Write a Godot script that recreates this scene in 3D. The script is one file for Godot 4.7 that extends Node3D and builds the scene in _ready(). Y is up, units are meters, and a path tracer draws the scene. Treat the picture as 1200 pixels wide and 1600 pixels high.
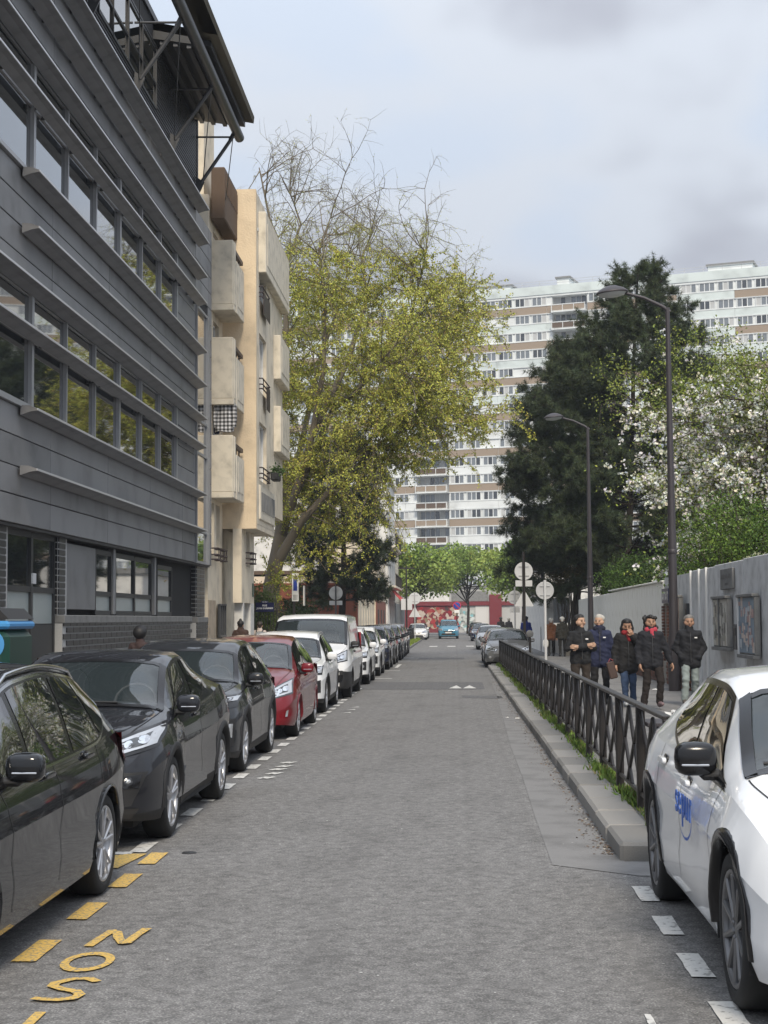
extends Node3D
# ---------------------------------------------------------------- mesh builder
class Geo:
	var v := PackedVector3Array()
	var n := PackedVector3Array()
	var c := PackedColorArray()
	var ix := PackedInt32Array()
	var col := Color.WHITE
	func tri(a: Vector3, b: Vector3, d: Vector3) -> void:      # counter-clockwise seen from outside
		var m := (b - a).cross(d - a).normalized()
		var k := v.size()
		v.append(a); v.append(b); v.append(d)
		for i in 3: n.append(m); c.append(col)
		ix.append(k); ix.append(k + 2); ix.append(k + 1)
	func quad(a: Vector3, b: Vector3, d: Vector3, e: Vector3) -> void:
		var m := (d - a).cross(e - b).normalized()
		var k := v.size()
		v.append(a); v.append(b); v.append(d); v.append(e)
		for i in 4: n.append(m); c.append(col)
		ix.append_array(PackedInt32Array([k, k + 2, k + 1, k, k + 3, k + 2]))
	func box(p: Vector3, s: Vector3, b := Basis()) -> void:
		var h := s * 0.5
		var q := []
		for i in 8: q.append(p + b * Vector3(h.x if i & 1 else -h.x, h.y if i & 2 else -h.y, h.z if i & 4 else -h.z))
		quad(q[4], q[5], q[7], q[6]); quad(q[1], q[0], q[2], q[3])
		quad(q[5], q[1], q[3], q[7]); quad(q[0], q[4], q[6], q[2])
		quad(q[6], q[7], q[3], q[2]); quad(q[0], q[1], q[5], q[4])
	func cbox(p: Vector3, s: Vector3, e := 0.01, b := Basis()) -> void:   # box with chamfered edges
		var h := s * 0.5
		e = minf(e, minf(h.x, minf(h.y, h.z)) * 0.8)
		var f := func(sx, sy, sz, ax): # corner point lying on the face of axis ax
			var q := Vector3(sx * (h.x - (0.0 if ax == 0 else e)), sy * (h.y - (0.0 if ax == 1 else e)), sz * (h.z - (0.0 if ax == 2 else e)))
			return p + b * q
		var out := func(a, bb, d, ee):
			if (d - a).cross(ee - bb).dot((a + bb + d + ee) * 0.25 - p) < 0.0: quad(a, ee, d, bb)
			else: quad(a, bb, d, ee)
		for s1 in [-1, 1]:
			out.call(f.call(s1, -1, -1, 0), f.call(s1, 1, -1, 0), f.call(s1, 1, 1, 0), f.call(s1, -1, 1, 0))
			out.call(f.call(-1, s1, -1, 1), f.call(1, s1, -1, 1), f.call(1, s1, 1, 1), f.call(-1, s1, 1, 1))
			out.call(f.call(-1, -1, s1, 2), f.call(1, -1, s1, 2), f.call(1, 1, s1, 2), f.call(-1, 1, s1, 2))
			for s2 in [-1, 1]:
				out.call(f.call(s1, s2, -1, 0), f.call(s1, s2, 1, 0), f.call(s1, s2, 1, 1), f.call(s1, s2, -1, 1))
				out.call(f.call(s1, -1, s2, 0), f.call(s1, 1, s2, 0), f.call(s1, 1, s2, 2), f.call(s1, -1, s2, 2))
				out.call(f.call(-1, s1, s2, 1), f.call(1, s1, s2, 1), f.call(1, s1, s2, 2), f.call(-1, s1, s2, 2))
				for s3 in [-1, 1]:
					var x = f.call(s1, s2, s3, 0); var y = f.call(s1, s2, s3, 1); var z = f.call(s1, s2, s3, 2)
					if (y - x).cross(z - x).dot(x - p) < 0.0: tri(x, z, y)
					else: tri(x, y, z)
	func tube(pts: Array, rad, sides := 6, cap := true, flat := 1.0) -> void:
		var k0 := v.size()
		var m := pts.size()
		var up := Vector3.UP
		var t0: Vector3 = (pts[1] - pts[0]).normalized()
		if absf(t0.dot(up)) > 0.9: up = Vector3.RIGHT
		var a := t0.cross(up).normalized()
		for i in m:
			var t: Vector3 = ((pts[mini(i + 1, m - 1)] - pts[maxi(i - 1, 0)]) as Vector3).normalized()
			a = (a - t * a.dot(t)).normalized()
			var b := t.cross(a)
			var r: float = rad[i] if rad is Array else rad
			for j in sides:
				var w := TAU * j / sides
				var d := a * cos(w) + b * sin(w) * flat
				v.append(pts[i] + d * r); n.append((a * cos(w) * flat + b * sin(w)).normalized()); c.append(col)
		for i in m - 1:
			for j in sides:
				var p := k0 + i * sides + j
				var q := k0 + i * sides + (j + 1) % sides
				ix.append_array(PackedInt32Array([p, p + sides, q, q, p + sides, q + sides]))
		if cap:
			for e in [0, m - 1]:
				var k := v.size()
				var t: Vector3 = (pts[0] - pts[1]).normalized() if e == 0 else (pts[m - 1] - pts[m - 2]).normalized()
				v.append(pts[e]); n.append(t); c.append(col)
				for j in sides: v.append(v[k0 + e * sides + j]); n.append(t); c.append(col)
				for j in sides:
					var p := k + 1 + j
					var q := k + 1 + (j + 1) % sides
					if e == 0: ix.append_array(PackedInt32Array([k, p, q]))
					else: ix.append_array(PackedInt32Array([k, q, p]))
	func lathe(prof: Array, seg: int, xf := Transform3D()) -> void:   # prof of Vector2(r, h), turned about local y
		var rows := []
		for q in prof:
			var r := PackedVector3Array()
			for j in seg + 1:
				var w := TAU * j / seg
				r.append(xf * Vector3(q.x * cos(w), q.y, q.x * sin(w)))
			rows.append(r)
		grid(rows, true)
	func grid(rows: Array, wrap := false) -> void:   # smooth sheet of points
		var nr := rows.size()
		var nc: int = rows[0].size()
		var k0 := v.size()
		var nn := PackedVector3Array(); nn.resize(nr * nc)
		for i in nr - 1:
			for j in nc - 1:
				var a: Vector3 = rows[i][j]; var b: Vector3 = rows[i][j + 1]; var d: Vector3 = rows[i + 1][j + 1]; var e: Vector3 = rows[i + 1][j]
				var m := (d - a).cross(e - b)
				nn[i * nc + j] += m; nn[i * nc + j + 1] += m; nn[(i + 1) * nc + j] += m; nn[(i + 1) * nc + j + 1] += m
		if wrap:
			for i in nr:
				var s := nn[i * nc] + nn[i * nc + nc - 1]
				nn[i * nc] = s; nn[i * nc + nc - 1] = s
		for i in nr:
			for j in nc: v.append(rows[i][j]); n.append(nn[i * nc + j].normalized()); c.append(col)
		for i in nr - 1:
			for j in nc - 1:
				var p := k0 + i * nc + j
				ix.append_array(PackedInt32Array([p, p + nc + 1, p + 1, p, p + nc, p + nc + 1]))
	func rbox(p: Vector3, s: Vector3, e := 0.5, seg := 10, b := Basis()) -> void:   # superellipsoid
		var rows := []
		for i in seg + 1:
			var t := -PI / 2 + PI * i / seg
			var r := PackedVector3Array()
			for j in seg * 2 + 1:
				var w := TAU * j / (seg * 2)
				var ct := signf(cos(t)) * pow(absf(cos(t)), e)
				r.append(p + b * (Vector3(ct * signf(cos(w)) * pow(absf(cos(w)), e), signf(sin(t)) * pow(absf(sin(t)), e), ct * signf(sin(w)) * pow(absf(sin(w)), e)) * s * 0.5))
			rows.append(r)
		rows.reverse()
		grid(rows, true)
	func prism(poly: PackedVector2Array, xf: Transform3D, depth: float) -> void:   # polygon in local xy, pushed to local +z
		var t := Geometry2D.triangulate_polygon(poly)
		if Geometry2D.is_polygon_clockwise(poly):
			var q := poly.duplicate(); q.reverse(); poly = q; t = Geometry2D.triangulate_polygon(poly)
		for i in range(0, t.size(), 3):
			var a := poly[t[i]]; var b := poly[t[i + 1]]; var d := poly[t[i + 2]]
			if (b - a).cross(d - a) < 0.0:
				var s := b; b = d; d = s
			tri(xf * Vector3(a.x, a.y, depth), xf * Vector3(b.x, b.y, depth), xf * Vector3(d.x, d.y, depth))
			tri(xf * Vector3(a.x, a.y, 0), xf * Vector3(d.x, d.y, 0), xf * Vector3(b.x, b.y, 0))
		for i in poly.size():
			var a := poly[i]; var b := poly[(i + 1) % poly.size()]
			quad(xf * Vector3(a.x, a.y, 0), xf * Vector3(b.x, b.y, 0), xf * Vector3(b.x, b.y, depth), xf * Vector3(a.x, a.y, depth))
	func mesh() -> ArrayMesh:
		var a := []
		a.resize(Mesh.ARRAY_MAX)
		a[Mesh.ARRAY_VERTEX] = v; a[Mesh.ARRAY_NORMAL] = n; a[Mesh.ARRAY_COLOR] = c; a[Mesh.ARRAY_INDEX] = ix
		var m := ArrayMesh.new()
		m.add_surface_from_arrays(Mesh.PRIMITIVE_TRIANGLES, a)
		return m
# ---------------------------------------------------------------- nodes
var M := {}
var rng := RandomNumberGenerator.new()
var taken := {}
func uniq(parent: Node, nm: String) -> String:
	var key := str(parent.get_instance_id()) + nm
	var k: int = taken.get(key, 0)
	taken[key] = k + 1
	return nm if k == 0 else "%s_%03d" % [nm, k]
func thing(nm: String, label: String, cat: String, at := Vector3.ZERO, turn := 0.0, group := "") -> Node3D:
	var o := Node3D.new()
	o.name = uniq(self, nm); add_child(o, true)
	o.position = at; o.rotation.y = turn
	o.set_meta("label", label); o.set_meta("category", cat)
	if group: o.set_meta("group", group)
	return o
func part(parent: Node, nm: String, g, m: Material) -> MeshInstance3D:
	var o := MeshInstance3D.new()
	o.name = uniq(parent, nm)
	o.mesh = g.mesh() if g is Geo else g
	o.material_override = m
	parent.add_child(o, true)
	return o
func struct(nm: String, g, m: Material) -> MeshInstance3D:
	var o := part(self, nm, g, m)
	o.set_meta("kind", "structure")
	return o
func dup(o: Node3D, nm: String, at: Vector3, turn := 0.0, label := "", group := "") -> Node3D:
	var r: Node3D = o.duplicate()
	r.name = uniq(self, nm); add_child(r, true)
	r.position = at; r.rotation.y = turn
	if label: r.set_meta("label", label)
	if group: r.set_meta("group", group)
	return r
func swarm(parent: Node, nm: String, mesh: Mesh, m: Material, xf: Array, cols := []) -> MultiMeshInstance3D:
	var mm := MultiMesh.new()
	mm.transform_format = MultiMesh.TRANSFORM_3D
	mm.use_colors = cols.size() > 0
	mm.mesh = mesh
	mm.instance_count = xf.size()
	for i in xf.size():
		mm.set_instance_transform(i, xf[i])
		if cols.size() > 0: mm.set_instance_color(i, cols[i])
	var o := MultiMeshInstance3D.new()
	o.multimesh = mm; o.material_override = m
	o.name = uniq(parent, nm)
	parent.add_child(o, true)
	return o
# ---------------------------------------------------------------- materials
func lin(r: float, g: float, b: float) -> Color: return Color(r, g, b).linear_to_srgb()
func noise_img(size: int, freq: float, sd: int, ramp: Array, kind := FastNoiseLite.TYPE_SIMPLEX_SMOOTH, oct := 4) -> Image:
	var f := FastNoiseLite.new()
	f.noise_type = kind; f.frequency = freq; f.seed = sd; f.fractal_octaves = oct
	if kind == FastNoiseLite.TYPE_CELLULAR: f.cellular_return_type = FastNoiseLite.RETURN_CELL_VALUE; f.fractal_type = FastNoiseLite.FRACTAL_NONE
	var im := f.get_seamless_image(size, size)
	im.convert(Image.FORMAT_L8)
	var d := im.get_data()
	var lut := PackedByteArray(); lut.resize(768)
	for i in 256:
		var t := i / 255.0
		var col: Color = ramp[ramp.size() - 1][1]
		for k in ramp.size() - 1:
			if t <= ramp[k + 1][0]:
				col = (ramp[k][1] as Color).lerp(ramp[k + 1][1], clampf((t - ramp[k][0]) / maxf(ramp[k + 1][0] - ramp[k][0], 0.001), 0, 1)); break
		col = col.linear_to_srgb()
		lut[i * 3] = int(clampf(col.r, 0, 1) * 255); lut[i * 3 + 1] = int(clampf(col.g, 0, 1) * 255); lut[i * 3 + 2] = int(clampf(col.b, 0, 1) * 255)
	var o := PackedByteArray(); o.resize(d.size() * 3)
	var j := 0
	for b in d:
		var q := b * 3
		o[j] = lut[q]; o[j + 1] = lut[q + 1]; o[j + 2] = lut[q + 2]
		j += 3
	return Image.create_from_data(size, size, false, Image.FORMAT_RGB8, o)
func tex(im: Image) -> ImageTexture: return ImageTexture.create_from_image(im)
func nrm(size: int, freq: float, sd: int, strength: float, kind := FastNoiseLite.TYPE_SIMPLEX_SMOOTH) -> ImageTexture:
	var f := FastNoiseLite.new()
	f.noise_type = kind; f.frequency = freq; f.seed = sd; f.fractal_octaves = 4
	var im := f.get_seamless_image(size, size)
	im.convert(Image.FORMAT_RGBA8)
	im.bump_map_to_normal_map(strength)
	return ImageTexture.create_from_image(im)
func mat(nm: String, r: float, g: float, b: float, rough := 0.6, metal := 0.0, spec := 0.5) -> StandardMaterial3D:   # linear base colour
	var m := StandardMaterial3D.new()
	m.albedo_color = lin(r, g, b); m.roughness = rough; m.metallic = metal; m.metallic_specular = spec
	M[nm] = m
	return m
func grain(m: StandardMaterial3D, t: Texture2D, metres: float, bump: Texture2D = null, bs := 1.0) -> StandardMaterial3D:
	m.uv1_triplanar = true; m.uv1_world_triplanar = true
	m.uv1_scale = Vector3.ONE / metres
	if t: m.albedo_texture = t
	if bump: m.normal_enabled = true; m.normal_texture = bump; m.normal_scale = bs
	return m
func make_materials() -> void:
	var W := Color.WHITE
	var g := func(x): return Color(x, x, x)
	# grey value textures that multiply a base colour
	var fine := tex(noise_img(512, 0.09, 3, [[0.0, g.call(0.72)], [0.5, g.call(0.95)], [1.0, g.call(1.0)]]))
	var stain := tex(noise_img(512, 0.008, 11, [[0.0, g.call(0.62)], [0.35, g.call(0.86)], [0.6, g.call(0.97)], [1.0, g.call(1.0)]]))
	var speck := noise_img(1024, 0.22, 5, [[0.0, Color(.135, .134, .136)], [0.35, Color(.17, .169, .17)], [0.6, Color(.20, .198, .198)], [0.8, Color(.235, .233, .232)], [1.0, Color(.33, .327, .322)]], FastNoiseLite.TYPE_CELLULAR, 1)
	var soft := noise_img(1024, 0.012, 21, [[0.0, Color(.62, .62, .62)], [0.4, Color(.86, .86, .86)], [0.65, W], [1.0, W]])
	var cm := speck.get_data(); var sm := soft.get_data()
	for i in cm.size(): cm[i] = cm[i] * sm[i] / 255
	var asph := tex(Image.create_from_data(1024, 1024, false, Image.FORMAT_RGB8, cm))
	var bump := nrm(512, 0.12, 9, 3.0)
	var wave := nrm(512, 0.02, 19, 4.0)
	M.bump = bump; M.fine = fine; M.stain = stain
	grain(mat("asphalt", 1, .985, .96, 0.9, 0, 0.3), asph, 1.6, bump, 0.35)
	var big := noise_img(512, 0.013, 77, [[0.0, g.call(.76)], [0.3, g.call(.9)], [0.5, g.call(.98)], [1.0, W]])
	M.asphalt.detail_enabled = true; M.asphalt.detail_blend_mode = BaseMaterial3D.BLEND_MODE_MUL; M.asphalt.detail_albedo = tex(big)
	M.asphalt.detail_uv_layer = BaseMaterial3D.DETAIL_UV_2; M.asphalt.uv2_triplanar = true; M.asphalt.uv2_world_triplanar = true; M.asphalt.uv2_scale = Vector3(1 / 5.3, 1 / 5.3, 1 / 11.0)
	grain(mat("asphalt_dark", .72, .72, .73, 0.92, 0, 0.3), asph, 1.3, bump, 0.5)
	grain(mat("patch_light", .21, .206, .202, 0.85, 0, 0.3), stain, 2.3, bump, 0.3)
	grain(mat("pavement", .21, .205, .20, 0.85, 0, 0.3), stain, 3.1, bump, 0.35)
	grain(mat("kerb_a", .27, .258, .24, 0.8), fine, 0.6, bump, 0.6)
	grain(mat("kerb_b", .195, .188, .175, 0.8), fine, 0.55, bump, 0.6)
	var wear := tex(noise_img(512, 0.03, 31, [[0.0, g.call(.36)], [0.24, g.call(.5)], [0.33, g.call(.9)], [1.0, W]]))
	grain(mat("paint_white", .62, .61, .58, 0.75), wear, 1.1, bump, 0.3)
	grain(mat("paint_faded", .33, .325, .31, 0.8), wear, 0.5, bump, 0.3)
	var weary := tex(noise_img(512, 0.03, 33, [[0.0, Color(.19, .185, .18)], [0.27, Color(.24, .21, .15)], [0.36, Color(.50, .34, .10)], [0.48, Color(.60, .395, .10)], [1.0, Color(.64, .42, .11)]]))
	grain(mat("paint_yellow", 1, 1, 1, 0.75), weary, 0.45, bump, 0.3)
	# buildings
	for k in 3:
		var q := [.19, .21, .232][k] as float
		grain(mat("clad%d" % k, q, q * 1.005, q * 1.03, 0.5, 0.0, 0.5), stain, 4.0 + k)
	grain(mat("blade", .20, .20, .204, 0.45), stain, 2.5)
	mat("seam", .012, .012, .013, 0.9)
	mat("louvre", .035, .035, .038, 0.5)
	mat("steel", .075, .077, .082, 0.42, 0.3)
	mat("frame_grey", .34, .345, .355, 0.4, 0.3); mat("edge_gap_light", .55, .555, .56, 0.35, 0.3)  # second one: pale tone painting sky light that shows through the blade gaps
	mat("frame_dark", .025, .026, .028, 0.45)
	mat("glass", .02, .024, .026, 0.03, 0.0, 0.9)
	M.glass.clearcoat_enabled = true; M.glass.clearcoat = 1.0; M.glass.clearcoat_roughness = 0.02
	mat("frosted", .30, .34, .34, 0.25)
	grain(mat("eaves", .17, .15, .105, 0.8), fine, 1.2)
	grain(mat("tile_black", .028, .028, .030, 0.35), fine, 0.8)
	grain(mat("grout", .42, .42, .41, 0.9), fine, 0.8)
	grain(mat("concrete", .21, .21, .205, 0.85), stain, 1.6, bump, 0.3)
	grain(mat("cream", .74, .60, .42, 0.85), stain, 4.5, bump, 0.25)
	grain(mat("cream_pale", .70, .62, .49, 0.85), stain, 3.5, bump, 0.25)
	grain(mat("precast", .66, .60, .49, 0.8), stain, 1.9, bump, 0.3)
	grain(mat("brown_concrete", .125, .085, .058, 0.9), fine, 0.7, bump, 1.0)
	grain(mat("base_beige", .44, .36, .27, 0.85), stain, 2.0)
	mat("plum", .035, .022, .024, 0.5)
	grain(mat("render_white", .68, .67, .64, 0.85), stain, 3.0)
	grain(mat("terracotta", .22, .068, .038, 0.85), fine, 0.9)
	grain(mat("brick_red", .20, .085, .055, 0.85), fine, 0.4)
	grain(mat("brick_brown", .14, .075, .055, 0.85), fine, 0.4)
	grain(mat("mortar", .30, .28, .25, 0.95), fine, 0.5)
	grain(mat("tower_white", .74, .77, .77, 0.7), stain, 17.0)
	grain(mat("tower_aqua", .62, .69, .68, 0.6), stain, 15.0)
	grain(mat("tower_tan", .32, .25, .185, 0.8), fine, 6.0)
	mat("tower_glass", .16, .18, .20, 0.12, 0.0, 0.8)
	mat("tower_glass_dark", .03, .034, .04, 0.1, 0.0, 0.8)
	mat("curtain", .45, .46, .46, 0.7)
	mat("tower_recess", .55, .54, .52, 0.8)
	var streak := Image.create(64, 512, false, Image.FORMAT_RGB8)
	# street furniture
	grain(mat("wall_grey", .64, .65, .655, 0.7), stain, 2.2)
	var ws := tex(noise_img(512, 0.012, 71, [[0.0, Color(.66, .65, .58)], [0.25, Color(.86, .85, .80)], [0.42, Color(.97, .965, .94)], [1.0, W]]))
	grain(mat("wall_white", .86, .855, .82, 0.8), ws, 1.0)
	M.wall_white.uv1_scale = Vector3(1.0 / 1.1, 1.0 / 4.5, 1.0 / 1.1)
	mat("rail", .028, .024, .022, 0.42, 0.2)
	mat("lamp_post", .050, .045, .050, 0.45, 0.2)
	mat("lamp_lens", .45, .46, .44, 0.2)
	mat("galv", .46, .47, .48, 0.5, 0.2)
	mat("sign_back", .60, .61, .62, 0.45, 0.1)
	mat("sign_red", .5, .02, .025, 0.4)
	mat("sign_blue", .02, .05, .30, 0.4)
	mat("plate_navy", .010, .014, .060, 0.3)
	mat("plate_green", .015, .05, .03, 0.35)
	mat("white", .75, .75, .73, 0.5)
	mat("off_white", .55, .54, .51, 0.6)
	mat("green_box", .008, .045, .032, 0.4)
	mat("blue_band", .06, .26, .55, 0.4)
	mat("awning", .45, .03, .025, 0.7)
	mat("shop_red", .15, .012, .018, 0.55)
	mat("shop_grey", .40, .40, .39, 0.6)
	# cars
	for q in [["black", .010, .011, .013], ["charcoal", .014, .015, .019], ["graphite", .022, .024, .028], ["darkred", .16, .008, .014], ["carwhite", .74, .75, .76], ["silver", .28, .29, .30], ["greycar", .09, .092, .095], ["navy", .010, .014, .035], ["bluecar", .06, .21, .31], ["maroon", .07, .010, .014]]:
		var m := mat("car_" + q[0], q[1], q[2], q[3], 0.3, 0.0, 0.15)
		m.clearcoat_enabled = true; m.clearcoat = 1.0; m.clearcoat_roughness = 0.03
	mat("car_glass", .012, .014, .016, 0.02, 0.0, 0.9)
	M.car_glass.clearcoat_enabled = true; M.car_glass.clearcoat = 1.0; M.car_glass.clearcoat_roughness = 0.01
	mat("car_screen", .10, .13, .14, 0.02, 0.0, 1.0)
	M.car_screen.transparency = BaseMaterial3D.TRANSPARENCY_ALPHA; M.car_screen.albedo_color.a = 0.22
	mat("seat", .030, .031, .034, 0.85)
	mat("trim_gloss", .008, .008, .009, 0.2)
	mat("trim", .016, .016, .017, 0.6)
	mat("chrome", .62, .63, .64, 0.12, 1.0)
	mat("alloy", .48, .48, .49, 0.28, 0.7); mat("alloy_mid", .16, .16, .165, 0.35, 0.5)
	mat("alloy_dark", .05, .05, .055, 0.35, 0.4)
	mat("tyre", .014, .014, .014, 0.85)
	mat("well", .018, .018, .018, 0.95)
	mat("lens", .48, .50, .53, 0.06, 0.5)
	mat("lens_dark", .03, .032, .036, 0.05, 0.0, 0.8)
	mat("tail_red", .22, .008, .012, 0.12)
	mat("plate", .68, .68, .66, 0.5)
	mat("orange", .5, .18, .02, 0.3)
	# plants
	grain(mat("bark", .085, .068, .050, 0.95), fine, 0.5, bump, 1.0)
	grain(mat("bark_pale", .17, .145, .11, 0.95), fine, 0.5, bump, 1.0)
	grain(mat("bark_dark", .035, .028, .022, 0.95), fine, 0.5, bump, 1.0)
	for q in ["leaf", "needle", "blossom"]:
		var m := mat(q, 1, 1, 1, 0.6, 0, 0.3)
		m.vertex_color_use_as_albedo = true; m.cull_mode = BaseMaterial3D.CULL_DISABLED
	M.leaf.backlight = Color(.35, .35, .2); M.blossom.backlight = Color(.3, .3, .3)
	mat("vcol", 1, 1, 1, 0.8).vertex_color_use_as_albedo = true
# ---------------------------------------------------------------- camera, sky, sun
func make_sky() -> Image:
	var f := FastNoiseLite.new(); f.seed = 8; f.frequency = 2.1; f.fractal_octaves = 5; f.fractal_gain = 0.5
	var h := FastNoiseLite.new(); h.seed = 23; h.frequency = 4.2; h.fractal_octaves = 5
	var w := 1024; var hh := 512
	var im := Image.create(w, hh, false, Image.FORMAT_RGBF)
	for y in hh:
		var el := PI * (0.5 - (y + 0.5) / hh)
		for x in w:
			var az := TAU * (x + 0.5) / w
			var d := Vector3(sin(az) * cos(el), sin(el), -cos(az) * cos(el))
			var e := maxf(d.y, 0.0)
			var q := Vector3(d.x, e * 2.2, d.z) / (0.35 + e)        # clouds flatten towards the horizon
			var a := f.get_noise_3dv(q) ; var b := h.get_noise_3dv(q * 1.0)
			var cl := clampf(0.48 + a * 0.95 + b * 0.45, 0, 1)
			var blue := Color(.335, .378, .445)
			var whitec := Color(.362, .390, .435)
			var grey := Color(.262, .277, .318)
			var c := blue.lerp(whitec, smoothstep(0.15, 0.5, cl)).lerp(grey, smoothstep(0.52, 0.95, cl))
			c *= 0.94 + 0.25 * e + 1.3 * e * e          # an overcast sky is brighter overhead
			if d.y < 0.0: c = Color(.18, .18, .18).lerp(c, clampf(1.0 + d.y * 30.0, 0, 1))
			im.set_pixel(x, y, c)
	return im
func make_camera() -> void:
	var cam := Camera3D.new()
	cam.name = "camera"
	cam.fov = rad_to_deg(2.0 * atan(800.0 / 2400.0)); cam.far = 1500.0; cam.near = 0.1
	cam.position = Vector3(0, 1.65, 0)
	cam.basis = Basis(Vector3.UP, deg_to_rad(2.58)) * Basis(Vector3.RIGHT, deg_to_rad(4.0)) * Basis(Vector3.BACK, deg_to_rad(-0.4))
	add_child(cam); cam.current = true
	var we := WorldEnvironment.new(); we.name = "environment"
	var env := Environment.new()
	env.background_mode = Environment.BG_SKY
	var sky := Sky.new(); var pm := PanoramaSkyMaterial.new()
	pm.panorama = ImageTexture.create_from_image(make_sky())
	sky.sky_material = pm; env.sky = sky
	env.tonemap_mode = Environment.TONE_MAPPER_LINEAR
	env.tonemap_exposure = 1.76
	env.sdfgi_enabled = true; env.ssao_enabled = true; env.ssil_enabled = true
	env.fog_enabled = true; env.fog_density = 0.0004; env.fog_light_color = Color(.78, .81, .86)
	we.environment = env
	add_child(we)
	var sun := DirectionalLight3D.new(); sun.name = "sun"
	sun.light_energy = 0.6; sun.light_angular_distance = 15.0; sun.light_color = Color(1.0, .95, .87); sun.shadow_enabled = true
	sun.rotation_degrees = Vector3(-41, 9, 0)
	add_child(sun)
# ---------------------------------------------------------------- ground
func sheet(g: Geo, x0: float, z0: float, x1: float, z1: float, y: float) -> void:
	g.quad(Vector3(x0, y, z0), Vector3(x1, y, z0), Vector3(x1, y, z1), Vector3(x0, y, z1))
func flat_poly(g: Geo, p: PackedVector2Array, y: float) -> void:      # points (x, z)
	var t := Geometry2D.triangulate_polygon(p)
	if t.is_empty():
		p = Geometry2D.convex_hull(p); p.remove_at(p.size() - 1); t = Geometry2D.triangulate_polygon(p)
	for i in range(0, t.size(), 3):
		var a := Vector3(p[t[i]].x, y, p[t[i]].y); var b := Vector3(p[t[i + 1]].x, y, p[t[i + 1]].y); var d := Vector3(p[t[i + 2]].x, y, p[t[i + 2]].y)
		if (b - a).cross(d - a).y < 0.0: g.tri(a, d, b)
		else: g.tri(a, b, d)
func dash(road: Node, nm: String, m: Material, x0: float, z0: float, x1: float, z1: float, y := 0.008) -> void:
	var g := Geo.new()
	var r := rng
	var p := PackedVector2Array()
	var c := [Vector2(x0, z0), Vector2(x1, z0), Vector2(x1, z1), Vector2(x0, z1)]
	for i in 4:
		for k in 5:
			var q: Vector2 = c[i].lerp(c[(i + 1) % 4], k / 5.0)
			p.append(q + Vector2(r.randf_range(-.003, .003), r.randf_range(-.005, .005)))
	flat_poly(g, p, y)
	part(road, nm, g, m)
func ribbon(pts: Array, w: float) -> PackedVector2Array:
	var a := PackedVector2Array(); var b := PackedVector2Array()
	for i in pts.size():
		var t: Vector2 = ((pts[mini(i + 1, pts.size() - 1)] - pts[maxi(i - 1, 0)]) as Vector2).normalized()
		var nn := Vector2(-t.y, t.x) * w * rng.randf_range(0.44, 0.54)
		a.append(pts[i] + nn); b.append(pts[i] - nn)
	b.reverse(); a.append_array(b)
	return a
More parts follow.
